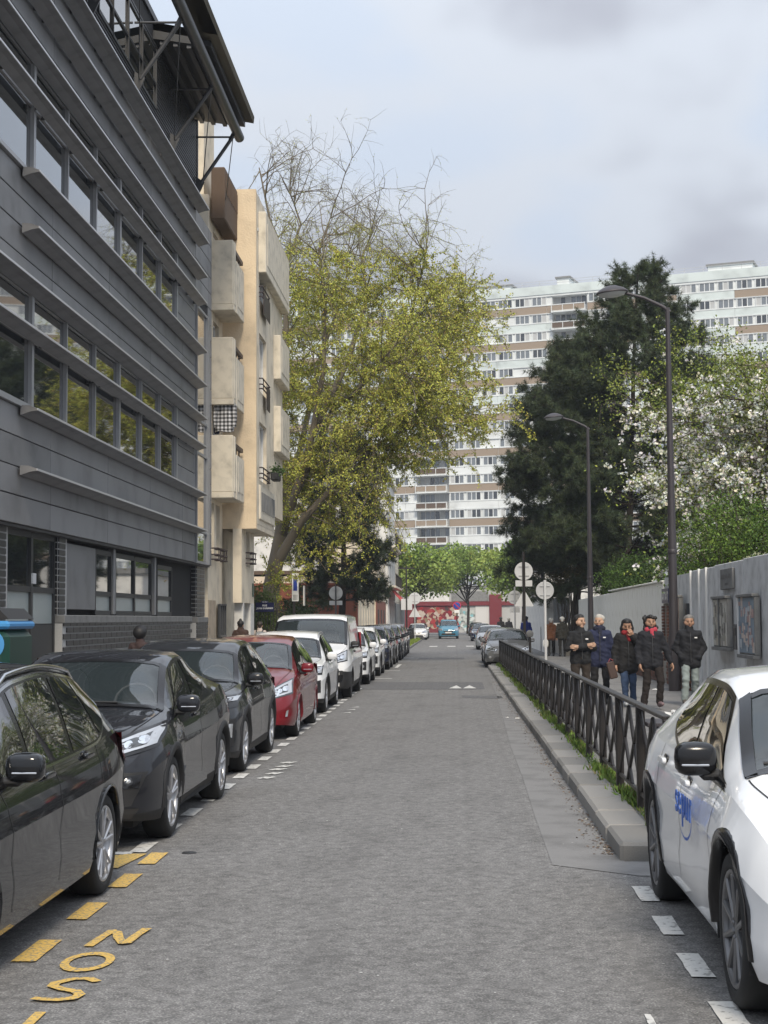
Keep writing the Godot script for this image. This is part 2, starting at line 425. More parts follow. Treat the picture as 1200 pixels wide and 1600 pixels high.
func make_ground() -> void:
	var g := Geo.new(); sheet(g, -300, -420, 300, 60, -0.02); struct("ground", g, M.asphalt_dark)
	g = Geo.new(); sheet(g, -60, -420, 60, -158, 0.0); sheet(g, -4.1, -158, 3.5, 25, 0.0)
	var road := struct("road", g, M.asphalt)
	# darker raised band, narrow repairs
	g = Geo.new(); flat_poly(g, PackedVector2Array([Vector2(-4.05, -41.0), Vector2(.72, -40.3), Vector2(.70, -36.2), Vector2(-4.05, -36.6)]), 0.004); part(road, "resurfaced_band", g, M.asphalt_dark)
	g = Geo.new(); flat_poly(g, PackedVector2Array([Vector2(.14, -33.4), Vector2(.98, -33.05), Vector2(1.0, -32.0), Vector2(.16, -32.3)]), 0.004); part(road, "repair_patch", g, M.asphalt_dark)
	g = Geo.new(); flat_poly(g, PackedVector2Array([Vector2(-1.5, -66), Vector2(.4, -65.8), Vector2(.4, -63.2), Vector2(-1.5, -63.4)]), 0.004); part(road, "repair_patch", g, M.asphalt_dark)
	# smooth gutter strip along the right kerb
	g = Geo.new()
	var pl := PackedVector2Array([Vector2(2.9, -10.05), Vector2(1.17, -10.02), Vector2(.64, -10.46)])
	for q in [[.66, -13], [.69, -16], [.72, -20], [.75, -23], [.82, -28], [.90, -34], [.98, -44], [1.02, -51]]: pl.append(Vector2(q[0] + rng.randf_range(-.008, .008), q[1]))
	pl.append(Vector2(1.14, -51)); pl.append(Vector2(1.14, -10.6)); pl.append(Vector2(2.9, -10.6))
	flat_poly(g, pl, 0.004); part(road, "gutter_strip", g, M.patch_light)
	# dashes of the parking bays
	for z in [-7.75, -8.8, -9.82, -10.73]:
		dash(road, "yellow_dash", M.paint_yellow, -2.165, z - .25, -2.045, z + .25)
	g = Geo.new(); flat_poly(g, PackedVector2Array([Vector2(-2.30, -10.93), Vector2(-2.19, -10.93), Vector2(-2.26, -10.3), Vector2(-2.9, -10.3), Vector2(-2.9, -10.5)]), 0.008); part(road, "yellow_dash", g, M.paint_yellow)
	dash(road, "white_line", M.paint_white, -3.9, -11.02, -2.3, -10.9)
	var z := -11.25
	while z > -37.0:
		dash(road, "white_dash", M.paint_white, -2.335, z - .25, -2.215, z + .25)
		z -= 1.02
	for q in [-43.0, -49.5, -55.5, -61.0, -66.0]: dash(road, "white_line", M.paint_white, -2.7, q - .12, -1.75, q + .12)
	dash(road, "white_line", M.paint_white, -2.05, -56.5, -1.93, -52.5)
	for k in 8: dash(road, "white_dash", M.paint_white, 1.07, -9.37 + k * .95 - .25, 1.18, -9.37 + k * .95 + .25)
	dash(road, "white_dash", M.paint_white, 0.77, -6.55, 0.80, -6.38)
	# scuffed remains of lettering beside the dark crossover
	for q in [[-2.02, -16.1], [-1.99, -16.55], [-2.0, -17.0], [-1.97, -17.35], [-1.97, -17.8]]:
		for k in 2:
			g = Geo.new()
			var bx: float = q[0] + k * .07
			flat_poly(g, PackedVector2Array([Vector2(bx - .06, q[1]), Vector2(bx + .02, q[1] - .16), Vector2(bx + .07, q[1] - .12), Vector2(bx - .01, q[1] + .06)]), 0.008)
			part(road, "worn_letter", g, M.paint_white)
	for q in [[-1.92, -27.2], [-1.9, -28.1], [-1.88, -28.9]]:
		g = Geo.new(); flat_poly(g, PackedVector2Array([Vector2(q[0] - .08, q[1]), Vector2(q[0] + .05, q[1] - .3), Vector2(q[0] + .09, q[1] - .1)]), 0.008); part(road, "worn_letter", g, M.paint_white)
	# letters
	var N := [Vector2(-1.87, -7.86), Vector2(-1.855, -8.05), Vector2(-1.835, -8.24), Vector2(-1.80, -8.2), Vector2(-1.76, -8.05), Vector2(-1.71, -7.92), Vector2(-1.69, -7.93), Vector2(-1.68, -8.1), Vector2(-1.66, -8.28)]
	var O := []
	for k in 21: O.append(Vector2(-1.79 + cos(TAU * k / 20) * .105, -7.5 + sin(TAU * k / 20) * .18))
	var S := [Vector2(-1.655, -7.10), Vector2(-1.70, -7.15), Vector2(-1.77, -7.14), Vector2(-1.83, -7.06), Vector2(-1.83, -7.0), Vector2(-1.77, -6.94), Vector2(-1.70, -6.9), Vector2(-1.665, -6.84), Vector2(-1.68, -6.77), Vector2(-1.74, -6.74), Vector2(-1.80, -6.745), Vector2(-1.845, -6.76)]
	var I := [Vector2(-1.76, -6.53), Vector2(-1.76, -6.3), Vector2(-1.76, -6.12)]
	for L in [N, O, S, I]:
		g = Geo.new()
		if L == O:
			for k in 20:
				var n0: Vector2 = (L[k] - Vector2(-1.79, -7.5)); var n1: Vector2 = (L[k + 1] - Vector2(-1.79, -7.5))
				var s0 := 1.0 - .20 * (1.0 if k > 2 else .8); var a: Vector2 = Vector2(-1.79, -7.5)
				flat_poly(g, PackedVector2Array([a + n0 * 1.2, a + n1 * 1.2, a + n1 * s0, a + n0 * s0]), 0.008)
		else:
			for k in L.size() - 1:
				var t: Vector2 = (L[k + 1] - L[k]).normalized() * .012
				flat_poly(g, ribbon([L[k] - t, L[k + 1] + t], .050), 0.008 + k * .0004)
		part(road, "yellow_letter", g, M.paint_yellow)
	# teeth of the raised table, crossing bars
	for q in [[-.14, .04, .17], [.19, .36, .51]]:
		g = Geo.new(); flat_poly(g, PackedVector2Array([Vector2(q[0], -36.65), Vector2(q[2], -36.62), Vector2(q[1], -38.3)]), 0.009); part(road, "white_tooth", g, M.paint_white)
	for q in [-1.5, -.42, .70, 1.8]: dash(road, "crossing_bar", M.paint_white, q, -94.2, q + .48, -91.7)
	# manhole dot and litter on the road
	g = Geo.new(); g.lathe([Vector2(0, .007), Vector2(.05, .007), Vector2(.055, 0)], 14, Transform3D(Basis(), Vector3(-1.90, 0, -11.0))); part(road, "stud", g, M.trim)
	var sx := []; var sc := []
	for i in 220:
		sx.append(Transform3D(Basis(Vector3.UP, rng.randf() * TAU).scaled(Vector3.ONE * rng.randf_range(.15, .5)), Vector3(rng.randf_range(-1.9, 1.0), .004, -5.5 - pow(rng.randf(), 1.5) * 40.0)))
		var sv := rng.randf_range(.2, .5); sc.append(Color(sv, sv * .98, sv * .95))
	g = Geo.new(); g.lathe([Vector2(0, .002), Vector2(.015, .002), Vector2(.018, 0)], 7)
	swarm(road, "speck", g.mesh(), M.vcol, sx, sc).set_meta("kind", "stuff")
	# right kerb: granite stones
	var kg := Geo.new(); kg.box(Vector3(1.30, 0.02, -30.8), Vector3(.24, .1, 40.2))
	var kerb := struct("kerb", kg, M.kerb_b)
	var zz := -10.62
	while zz > -51.0:
		var l := rng.randf_range(.85, 1.15)
		g = Geo.new(); g.cbox(Vector3(1.275 + rng.randf_range(-.006, .006), 0.045 + rng.randf_range(-.004, .004), zz - l / 2), Vector3(.33, .16, l - .022), .024)
		part(kerb, "kerb_stone", g, M.kerb_a if rng.randf() < .55 else M.kerb_b)
		zz -= l
	for k in 3:     # return of the kerb behind the white car
		g = Geo.new(); g.cbox(Vector3(1.75 + k * .65, .045, -10.70), Vector3(.64, .16, .30), .022); part(kerb, "kerb_stone", g, M.kerb_a)
	# right pavement with the planted edge
	g = Geo.new()
	sheet(g, 1.40, -51, 5.6, -10.8, 0.10); sheet(g, 2.75, -158, 6.5, -51, 0.10); sheet(g, 3.1, -10.8, 9, 25, .10)
	g.box(Vector3(3.2, .05, 7.0), Vector3(.2, .1, 35.5)); g.box(Vector3(2.85, .045, -104.5), Vector3(.2, .1, 107)); g.box(Vector3(2.1, .045, -51.05), Vector3(1.6, .1, .2))
	struct("pavement_right", g, M.pavement)
	g = Geo.new()
	sheet(g, -7.6, -158, -4.2, 25, 0.10); g.box(Vector3(-4.18, .05, -66), Vector3(.2, .1, 182)); sheet(g, -4.1, -118, -2.55, -78, .10); g.box(Vector3(-2.6, .05, -98), Vector3(.25, .11, 40)); g.box(Vector3(-3.3, .05, -78.1), Vector3(1.6, .1, .2))
	struct("pavement_left", g, M.pavement)
	g = Geo.new(); sheet(g, 5.6, -158, 80, 25, .08); struct("yard", g, M.patch_light)
	# smoothed brown debris along the gutter
	var xf := []; var cs := []
	for i in 900:
		var zc := -10.9 - pow(rng.randf(), 1.6) * 34.0
		xf.append(Transform3D(Basis.from_euler(Vector3(rng.randf_range(-.3, .3), rng.randf() * TAU, rng.randf_range(-.3, .3))).scaled(Vector3.ONE * rng.randf_range(.25, .7)), Vector3(1.105 - absf(rng.randfn(0, .075)), .008, zc)))
		var t := rng.randf()
		cs.append(Color(.10, .062, .038) if t < .6 else (Color(.17, .12, .075) if t < .9 else Color(.38, .35, .29)))
	g = Geo.new(); g.quad(Vector3(-.014, 0, -.02), Vector3(.012, .004, -.018), Vector3(.016, 0, .02), Vector3(-.01, .005, .018))
	var lt := swarm(self, "leaf_litter", g.mesh(), M.leaf, xf, cs)
	lt.set_meta("kind", "stuff"); lt.set_meta("label", "brown dead leaf litter lying along the right gutter"); lt.set_meta("category", "litter")
# ---------------------------------------------------------------- buildings
func wp(parent: Node3D, nm: String, g: Geo, m: Material) -> MeshInstance3D:       # geometry given in world coordinates
	var o = part(parent, nm, g, m)
	if parent.get_parent() == self: o.position = -parent.position
	return o
func at(parent: Node3D, nm: String, mesh: Mesh, m: Material, p: Vector3, b := Basis()) -> MeshInstance3D:   # shared mesh at a world place
	var o = part(parent, nm, mesh, m)
	o.transform = Transform3D(b, p - (parent.position if parent.get_parent() == self else Vector3.ZERO))
	return o
func bmesh(s: Vector3, e := 0.0) -> ArrayMesh:
	var g = Geo.new()
	if e > 0.0: g.cbox(Vector3.ZERO, s, e)
	else: g.box(Vector3.ZERO, s)
	return g.mesh()
func span(a: Vector3, b: Vector3) -> Array: return [(a + b) * 0.5, (b - a).abs()]
func bx(g: Geo, x0: float, x1: float, y0: float, y1: float, z0: float, z1: float, e := 0.0) -> void:
	var p = Vector3(x0 + x1, y0 + y1, z0 + z1) * 0.5; var s = Vector3(absf(x1 - x0), absf(y1 - y0), absf(z1 - z0))
	if e > 0.0: g.cbox(p, s, e)
	else: g.box(p, s)
func wbox(parent: Node3D, nm: String, m: Material, x0: float, x1: float, y0: float, y1: float, z0: float, z1: float, e := 0.0) -> MeshInstance3D:
	var g = Geo.new(); bx(g, x0, x1, y0, y1, z0, z1, e)
	return wp(parent, nm, g, m)
func make_dark_building() -> void:
	var F = -6.45
	var o = thing("metal_clad_building", "dark grey metal clad building with long horizontal sunshade blades and overhanging eaves", "building", Vector3(F, 0, -28))
	var z0 = -15.0; var z1 = -40.7
	wbox(o, "core_wall", M.seam, F - 9, F - .035, 3.1, 12.15, z1 + .02, z0)
	wbox(o, "core_wall", M.seam, F - 9, F - .1, 12.15, 15.0, -38.4, z0)
	# cladding boards
	var zb = [-15.0, -16.3, -20.3, -24.3, -28.4, -32.4, -36.3, -38.1]
	for r in [[3.1, 3.95], [3.95, 4.85], [6.73, 7.6], [7.6, 8.46], [10.36, 11.25], [11.25, 12.12]]:
		for h in 2:
			var ya: float = lerpf(r[0], r[1], h * .5); var yb: float = lerpf(r[0], r[1], h * .5 + .5)
			for k in zb.size() - 1:
				wbox(o, "cladding_panel", M["clad%d" % rng.randi_range(0, 2)], F - .04, F + rng.randf_range(-.003, .003), ya + .008, yb - .008, zb[k] - .008, zb[k + 1] + .008, .006)
	for r in [[4.85, 6.73], [8.46, 10.36]]:
		for h in 4:
			wbox(o, "cladding_panel", M["clad%d" % rng.randi_range(0, 2)], F - .04, F, lerpf(r[0], r[1], h * .25) + .008, lerpf(r[0], r[1], h * .25 + .25) - .008, -35.45, -38.09, .006)
	for h in 21:
		var ya = 3.1 + h * .4295
		wbox(o, "corner_panel", M["clad%d" % rng.randi_range(0, 2)], F - .04, F, ya + .008, ya + .42, -40.12, -40.7, .006)
		if ya > 9.7: wbox(o, "corner_panel", M["clad%d" % rng.randi_range(0, 2)], F - .04, F, ya + .008, ya + .42, -38.11, -40.10, .006)
	# stair glazing beside the corner
	wbox(o, "stair_glass", M.glass, F - .04, F - .01, 3.95, 9.6, -38.14, -40.1)
	wbox(o, "stair_glass", M.glass, F - .04, F - .01, 3.15, 3.9, -38.14, -40.1)
	for z in [-38.16, -39.85, -40.08]: wbox(o, "stair_mullion", M.frame_grey, F - .03, F + .05, 3.12, 9.65, z - .03, z + .03)
	for y in [3.13, 3.92, 5.9, 6.75, 9.63]: wbox(o, "stair_transom", M.frame_grey, F - .03, F + .03, y - .03, y + .03, -38.14, -40.08)
	# sunshade blades: a sloping shelf held off the wall by brackets
	var blade = func(y: float, za: float, zc: float, x0: float, depth: float):
		var z = za
		while z > zc + .1:
			var e = maxf(z - 4.05, zc)
			if e - zc < .8: e = zc
			var g = Geo.new()
			var poly = PackedVector2Array([Vector2(x0, 0), Vector2(x0 + depth * .55, -.01), Vector2(x0 + depth, -.055), Vector2(x0 + depth, -.085), Vector2(x0 + depth * .6, -.10), Vector2(x0, -.15)])
			g.prism(poly, Transform3D(Basis(), Vector3(F, y, e + .004)), absf(z - e) - .008)
			wp(o, "sunshade_blade", g, M.blade)
			wbox(o, "blade_gap_light", M.edge_gap_light, F + x0 + depth, F + x0 + depth + .012, y - .082, y - .05, z - .006, e + .006)  # pale strip on the lip stands in for sky light through the gap
			for zz in [z - .25, (z + e) / 2, e + .25]: wbox(o, "bracket", M.steel, F, F + x0 + .03, y - .12, y - .03, zz - .02, zz + .02)
			z = e
	for y in [3.97, 4.87, 7.62, 8.48]: blade.call(y, -22.4, -38.2, .04, .25)
	for y in [11.27, 12.14]: blade.call(y, -15.2, -38.2, .06, .27)
	for y in [6.78, 10.41]: blade.call(y, -15.2, -38.2, .04, .25)
	for y in [6.04, 9.69]: blade.call(y, -15.2, -38.0, .09, .22)
	# ribbon windows
	for r in [[4.88, 6.0, 6.68], [8.50, 9.65, 10.32]]:
		var k = 0
		var z = -35.4
		while z < -15.2:
			var e = minf(z + 2.05, -15.1)
			for w in [[r[0] + .08, r[1] - .05], [r[1] + .05, r[2] - .05]]:
				wbox(o, "window_pane", M.glass, F - .033, F - .02, w[0], w[1], z + .04, e - .04)
				for fr in [[w[0] - .04, w[0]], [w[1], w[1] + .04]]: wbox(o, "window_rail", M.frame_grey, F - .034, F + .012, fr[0], fr[1], z + .04, e - .04)
			wbox(o, "mullion", M.frame_grey, F - .034, F + .04, r[0], r[2], z - .03, z + (.03 if k % 3 else .09))
			z = e; k += 1
		wbox(o, "window_sill", M.frame_grey, F - .03, F + .06, r[0] - .03, r[0] + .03, -35.4, -15.1)
	# louvred attic
	wbox(o, "attic_window", M.glass, F - .1, F - .02, 12.95, 14.2, -27.4, -32.9)
	for q in [-27.4, -28.6, -30.0, -31.4, -32.9]: wbox(o, "attic_mullion", M.frame_dark, F - .1, F + .02, 12.9, 14.25, q - .03, q + .03)
	for q in [12.92, 13.45, 14.22]: wbox(o, "attic_transom", M.frame_dark, F - .1, F + .01, q - .03, q + .03, -27.4, -32.9)
	for k in 25:
		var y = 12.25 + k * .088
		for seg in ([[z0, -27.35], [-32.95, -38.4]] if y > 12.9 and y < 14.25 else [[z0, -38.4]]):
			var g = Geo.new()
			g.prism(PackedVector2Array([Vector2(-.1, .02), Vector2(-.02, -.02), Vector2(-.02, .03), Vector2(-.1, .05)]), Transform3D(Basis(), Vector3(F, y, seg[1])), seg[0] - seg[1])
			wp(o, "louvre_slat", g, M.louvre)
	wbox(o, "attic_corner", M.frame_dark, F - .15, F + .0, 12.15, 14.5, -38.4, -38.5)
	# eaves: soffit ribs, edge slab, round tube and raking struts
	var g = Geo.new()
	g.prism(PackedVector2Array([Vector2(-6.6, 14.55), Vector2(-5.25, 14.33), Vector2(-5.25, 14.46), Vector2(-6.6, 14.75)]), Transform3D(Basis(), Vector3(0, 0, -38.6)), 5.6)
	g.prism(PackedVector2Array([Vector2(-6.6, 14.55), Vector2(-5.25, 14.33), Vector2(-5.25, 14.46), Vector2(-6.6, 14.75)]), Transform3D(Basis(), Vector3(0, 0, -26.9)), 12.3); wp(o, "roof_soffit", g, M.frame_dark)
	g = Geo.new(); g.prism(PackedVector2Array([Vector2(-5.50, 14.56), Vector2(-5.05, 14.47), Vector2(-5.03, 14.64), Vector2(-5.50, 14.73)]), Transform3D(Basis(), Vector3(0, 0, -38.75)), 24.2)
	for q in [[-38.75, 5.7], [-26.9, 12.3]]: g.prism(PackedVector2Array([Vector2(-6.6, 14.78), Vector2(-5.505, 14.561), Vector2(-5.505, 14.731), Vector2(-6.6, 14.95)]), Transform3D(Basis(), Vector3(0, 0, q[0])), q[1]); wp(o, "roof_edge", g, M.eaves)
	wbox(o, "roof", M.louvre, F - 9, -6.5, 14.95, 15.1, -38.7, z0)
	for x in [-5.45, -5.75, -6.05, -6.35]:
		g = Geo.new(); var yy = 14.33 + (-5.25 - x) * .163
		bx(g, x - .05, x + .05, yy - .09, yy + .02, -38.5, -33.05); wp(o, "soffit_rib", g, M.steel)
		wbox(o, "soffit_rib", M.steel, x - .05, x + .05, yy - .09, yy + .02, -26.85, -14.8)
	g = Geo.new(); g.tube([Vector3(-5.42, 14.1, -38.75), Vector3(-5.42, 14.1, -14.8)], .125, 18); wp(o, "eaves_tube", g, M.steel)
	for z in [-18.6, -22.6, -26.6, -30.6, -34.6, -38.15]:
		g = Geo.new(); g.tube([Vector3(F + .12, 12.75, z), Vector3(-5.5, 13.95, z)], .045, 10); wp(o, "strut", g, M.steel)
		g = Geo.new(); g.prism(PackedVector2Array([Vector2(0, -.35), Vector2(.05, -.3), Vector2(.22, .08), Vector2(.12, .14), Vector2(0, .22)]), Transform3D(Basis(), Vector3(F, 12.7, z - .02)), .04); wp(o, "strut_bracket", g, M.steel)
		g = Geo.new(); g.prism(PackedVector2Array([Vector2(-.12, -.1), Vector2(.06, 0), Vector2(.08, .16), Vector2(-.02, .1)]), Transform3D(Basis(), Vector3(-5.5, 13.97, z - .02)), .04); wp(o, "strut_bracket", g, M.steel)
		g = Geo.new(); g.tube([Vector3(-5.5, 13.95, z), Vector3(F + .1, 12.78, z - 3.95)], .012, 6); wp(o, "tie_rod", g, M.steel)
		g = Geo.new(); g.tube([Vector3(-5.5, 13.93, z), Vector3(F + .0, 13.95, z)], .025, 6); wp(o, "tie_rod", g, M.steel)
	# ground floor
	var B = F - .24
	wbox(o, "ground_wall", M.seam, F - 9, B - .06, 0.1, 3.1, -40.6, z0)
	wbox(o, "soffit", M.louvre, F - .5, F - .04, 3.06, 3.1, -40.65, z0)
	wbox(o, "sill_ledge", M.concrete, B - .05, F - .03, 1.62, 1.76, -25.4, -37.9, .012)
	wbox(o, "sill_ledge", M.concrete, B - .05, F - .06, 1.60, 1.74, -38.9, -40.6, .012)
	wbox(o, "plinth", M.grout, B - .05, F - .075, .1, 1.62, -25.4, -37.9)
	wbox(o, "plinth", M.grout, B - .05, F - .105, .1, 1.60, -38.9, -40.6)
	var tm = bmesh(Vector3(.03, .086, .430), .004)
	for r in 11:
		var y = .52 + r * .11
		var z = -25.42 - (0.22 if r % 2 else 0.0)
		while z > -37.6:
			at(o, "tile", tm, M.tile_black, Vector3(F - .068, y, z - .219)); z -= .45
		z = -38.92
		while z > -40.3:
			at(o, "tile", tm, M.tile_black, Vector3(F - .098, y - .02, z - .219)); z -= .45
	# tiled piers
	var tm2 = bmesh(Vector3(.03, .086, .608), .004)
	for q in [[-15.0, -22.5, .1], [-39.2, -40.6, 1.76], [-25.4, -26.0, 1.76]]:
		wbox(o, "pier", M.grout, B - .05, F - .16, q[2], 3.08, q[0], q[1])
		var y: float = q[2] + .06
		while y < 3.05:
			var z: float = q[0] - .01
			while z > q[1] + .3:
				at(o, "tile", tm2 if z - .62 > q[1] - .02 else tm, M.tile_black, Vector3(F - .155, y, z - (.31 if z - .62 > q[1] - .02 else .219))); z -= .63
			var tw: float = (F - .16) - (B - .05); at(o, "tile", bmesh(Vector3(tw - .01, .09, .02), .003), M.tile_black, Vector3((F - .16 + B - .05) / 2, y, q[0] + .006))
			y += .11
	# glazed door and windows
	var glaz = func(nm: String, za: float, zc: float, y0: float, y1: float, n: int, ym: float, solid: float):
		var w = (za - zc) / n
		for k in n:
			var a = za - k * w; var c = a - w
			var fr = Geo.new()
			bx(fr, B - .02, B + .05, y0, y1, a, a - .055); bx(fr, B - .02, B + .05, y0, y1, c + .055, c)
			for yy in [y0 + .03, ym, y1 - .03]: bx(fr, B - .02, B + .045, yy - .045, yy + .045, a - .055, c + .055)
			var f = wp(o, nm, fr, M.frame_dark)
			var gg = Geo.new(); bx(gg, B, B + .012, ym + .045, y1 - .07, a - .055, c + .055); part(f, "pane", gg, M.glass)
			gg = Geo.new(); bx(gg, B, B + .012, maxf(y0 + .07, solid), ym - .045, a - .055, c + .055); part(f, "frosted_pane", gg, M.frosted)
			if solid > y0 + .1:
				gg = Geo.new(); bx(gg, B, B + .03, y0 + .07, solid - .01, a - .055, c + .055); part(f, "lower_panel", gg, M.frame_dark)
	glaz.call("glazed_door", -22.55, -25.35, .1, 3.05, 2, 2.16, 1.62)
	glaz.call("ground_window", -28.25, -29.6, 1.78, 2.98, 1, 2.17, 0.0)
	glaz.call("ground_window", -29.95, -33.6, 1.78, 2.98, 2, 2.17, 0.0)
	glaz.call("ground_window", -34.2, -36.0, 1.78, 2.9, 1, 2.17, 0.0)
	wbox(o, "dark_panel", M.clad0, B - .05, B + .06, 1.86, 3.0, -26.05, -28.2, .01)
	wbox(o, "notice_disc", M.sign_back, B + .04, B + .05, 2.25, 2.42, -23.9, -24.2, .004)
	for z in [-29.78, -33.9]: wbox(o, "pillar", M.clad2, B - .05, F - .17, 1.78, 3.06, z - .09, z + .09, .01)
func railing_bars(o: Node3D, x: float, y: float, z0: float, z1: float) -> void:
	for h in [.0, .13, .30]:
		var g = Geo.new()
		g.tube([Vector3(x - .2, y + h, z0), Vector3(x - .03, y + h, z0), Vector3(x, y + h, z0 - .05), Vector3(x, y + h, z1 + .05), Vector3(x - .03, y + h, z1), Vector3(x - .2, y + h, z1)], .022, 6)
		wp(o, "guard_rail", g, M.plum)
	for z in [z0 - .2, z1 + .2]:
		var g = Geo.new(); g.tube([Vector3(x, y, z), Vector3(x, y + .3, z)], .015, 6); wp(o, "guard_post", g, M.plum)
func opening(o: Node3D, x: float, y0: float, y1: float, z0: float, z1: float, wall: Material) -> void:      # window set in a shallow reveal on a face that looks along +x
	var fr = Geo.new()
	for q in [[y0, y1, z0, z0 - .06], [y0, y1, z1 + .06, z1], [y1 - .06, y1, z0, z1], [y0, y0 + .06, z0, z1], [y0, y1, (z0 + z1) / 2 + .03, (z0 + z1) / 2 - .03]]: bx(fr, x - .17, x - .10, q[0], q[1], q[2], q[3])
	var w = wp(o, "window", fr, M.white)
	var p = Geo.new(); bx(p, x - .15, x - .14, y0 + .06, y1 - .06, z0 - .06, z1 + .06); part(w, "pane", p, M.glass)
func holed(o: Node3D, nm: String, m: Material, x0: float, x1: float, ya: float, yb: float, za: float, zb: float, holes: Array) -> void:   # wall slab along z with openings [y0, y1, z0, z1]
	var g = Geo.new()
	var zs = [za, zb]
	for h in holes: zs.append(h[2]); zs.append(h[3])
	zs.sort(); zs.reverse()
	for i in zs.size() - 1:
		if zs[i] - zs[i + 1] < .01: continue
		var zm: float = (zs[i] + zs[i + 1]) / 2
		var cuts = []
		for h in holes:
			if zm < h[2] and zm > h[3]: cuts.append([h[0], h[1]])
		cuts.sort_custom(func(a, b): return a[0] < b[0])
		var y = ya
		for q in cuts:
			if q[0] > y + .001: bx(g, x0, x1, y, q[0], zs[i], zs[i + 1])
			y = q[1]
		if y < yb - .001: bx(g, x0, x1, y, yb, zs[i], zs[i + 1])
	wp(o, nm, g, m)
func make_cream_building() -> void:
	var o = thing("cream_apartment_block", "cream rendered apartment block with boxy concrete balconies beside the dark building", "building", Vector3(-6.6, 0, -45))
	var R = -6.55; var Y = -5.58
	# recessed face with three balconies
	var holes = [[10.15, 12.4, -41.6, -42.6], [7.5, 9.9, -41.6, -42.6], [5.0, 7.3, -41.6, -42.6], [3.45, 4.85, -41.15, -41.75], [3.45, 4.85, -42.1, -42.8]]
	holed(o, "wall", M.cream_pale, R - .3, R, 0.1, 13.2, -40.72, -43.3, holes)
	wbox(o, "back_wall", M.cream_pale, R - 8, R - .35, .1, 13.2, -40.72, -50.4)
	for h in holes: opening(o, R, h[0], h[1], h[2], h[3], M.cream_pale)
	wbox(o, "upper_wall", M.cream_pale, -9.0, -6.75, 13.2, 16.6, -41.2, -43.0)
	wbox(o, "base_band", M.base_beige, R, R + .02, 0.1, 2.2, -40.74, -42.0)
	for q in [[10.12, 12.06], [7.52, 9.37], [4.97, 6.68]]:
		wbox(o, "balcony_floor", M.precast, R, -5.93, q[0], q[0] + .16, -41.25, -43.1, .01)
		wbox(o, "balcony_end", M.precast, R, -5.95, q[0] + .16, q[1], -41.25, -41.37, .015)
		wbox(o, "balcony_end", M.precast, -6.08, -5.92, q[0] + .165, q[1] - .02, -41.378, -41.6, .015)
		var fr = wbox(o, "balcony_front", M.precast, -6.03, -5.9, q[0] - .02, q[1] - .5, -41.62, -43.12, .015)
		var pn = Geo.new(); bx(pn, -5.902, -5.885, q[0] + .2, q[1] - .68, -41.85, -42.9, .006); part(fr, "front_panel", pn, M.precast)
		wbox(o, "hand_rail", M.plum, -6.03, -5.93, q[1] - .3, q[1] - .18, -41.6, -43.12, .01)
		for z in [-42.0, -42.6]: wbox(o, "rail_post", M.plum, -6.0, -5.96, q[1] - .5, q[1] - .3, z, z - .04)
	# brown ribbed parapet above
	var pp = wbox(o, "parapet", M.brown_concrete, -6.5, -6.12, 12.55, 14.0, -40.9, -43.45, .03)
	for k in 9: 
		var g = Geo.new(); bx(g, -6.13, -6.095, 13.3, 13.85, -41.05 - k * .26, -41.13 - k * .26, .006); part(pp, "rib", g, M.brown_concrete)
	# projecting bay
	var bh = [[10.3, 12.2, -44.3, -45.5], [7.5, 9.3, -44.3, -45.5], [5.1, 6.9, -44.3, -45.5]]
	var bay = [[11.0, 12.6, -44.0, -45.7], [8.3, 10.0, -44.0, -45.7], [5.7, 7.4, -44.0, -45.7]]
	holed(o, "bay_wall", M.cream_pale, Y - .3, Y, 4.4, 14.0, -43.48, -47.6, bay)
	wbox(o, "bay_end", M.cream, R - .2, Y - .001, 4.25, 14.05, -43.3, -43.48)
	wbox(o, "bay_back", M.cream_pale, R - .2, Y - .31, 4.4, 14.0, -43.49, -50.3)
	wbox(o, "bay_floor", M.cream_pale, R, Y - .01, 4.25, 4.4, -43.481, -47.6)
	for h in bay:
		opening(o, Y, h[0], h[1], h[2], h[3], M.cream_pale)
		railing_bars(o, Y + .1, h[0] + .05, h[2] + .05, h[3] - .05)
	wbox(o, "rail_screen", M.plum, Y + .11, Y + .125, 10.55, 11.2, -44.1, -45.65)
	wbox(o, "rail_screen", M.plum, Y + .11, Y + .125, 7.85, 8.55, -44.8, -45.6)
	# white precast boxes at the far side of the bay
	for q in [[11.75, 13.55], [9.2, 10.6], [6.9, 8.35]]:
		var b = wbox(o, "balcony_box", M.precast, Y - .2, Y + .22, q[0], q[1], -47.62 if q[0] < 11 else -43.9, -50.2, .02)
		var g = Geo.new(); bx(g, Y + .215, Y + .235, q[0] + .25, q[1] - .3, -47.9 if q[0] < 11 else -44.2, -49.9, .008); part(b, "front_panel", g, M.precast)
	wbox(o, "bay_wall", M.cream_pale, Y - .3, Y - .02, 4.9, 14.0, -47.6, -50.2)
	var wb = wbox(o, "window_box", M.precast, Y - .1, Y + .05, 4.55, 5.55, -43.9, -47.4, .02)
	for k in 9: 
		var g = Geo.new(); bx(g, Y + .05, Y + .075, 4.8, 5.35, -44.1 - k * .36, -44.3 - k * .36, .004); part(wb, "slot", g, M.concrete)
	# street level under the bay
	holed(o, "ground_wall", M.cream_pale, -6.25, -6.0, 2.15, 4.25, -43.3, -46.0, [[3.2, 4.25, -44.2, -45.0]])
	opening(o, -6.0, 3.2, 4.25, -44.2, -45.0, M.cream_pale)
	for q in [[-6.5 + .02, -41.1, -41.8], [-6.48, -42.05, -42.85], [-5.95, -44.15, -45.05]]: railing_bars(o, q[0] + .14, 3.3, q[1], q[2])
	wbox(o, "column", M.render_white, -6.25, -6.0, .1, 2.15, -43.6, -43.85)
	wbox(o, "column", M.render_white, -6.3, -6.0, .1, 2.15, -45.2, -46.0)
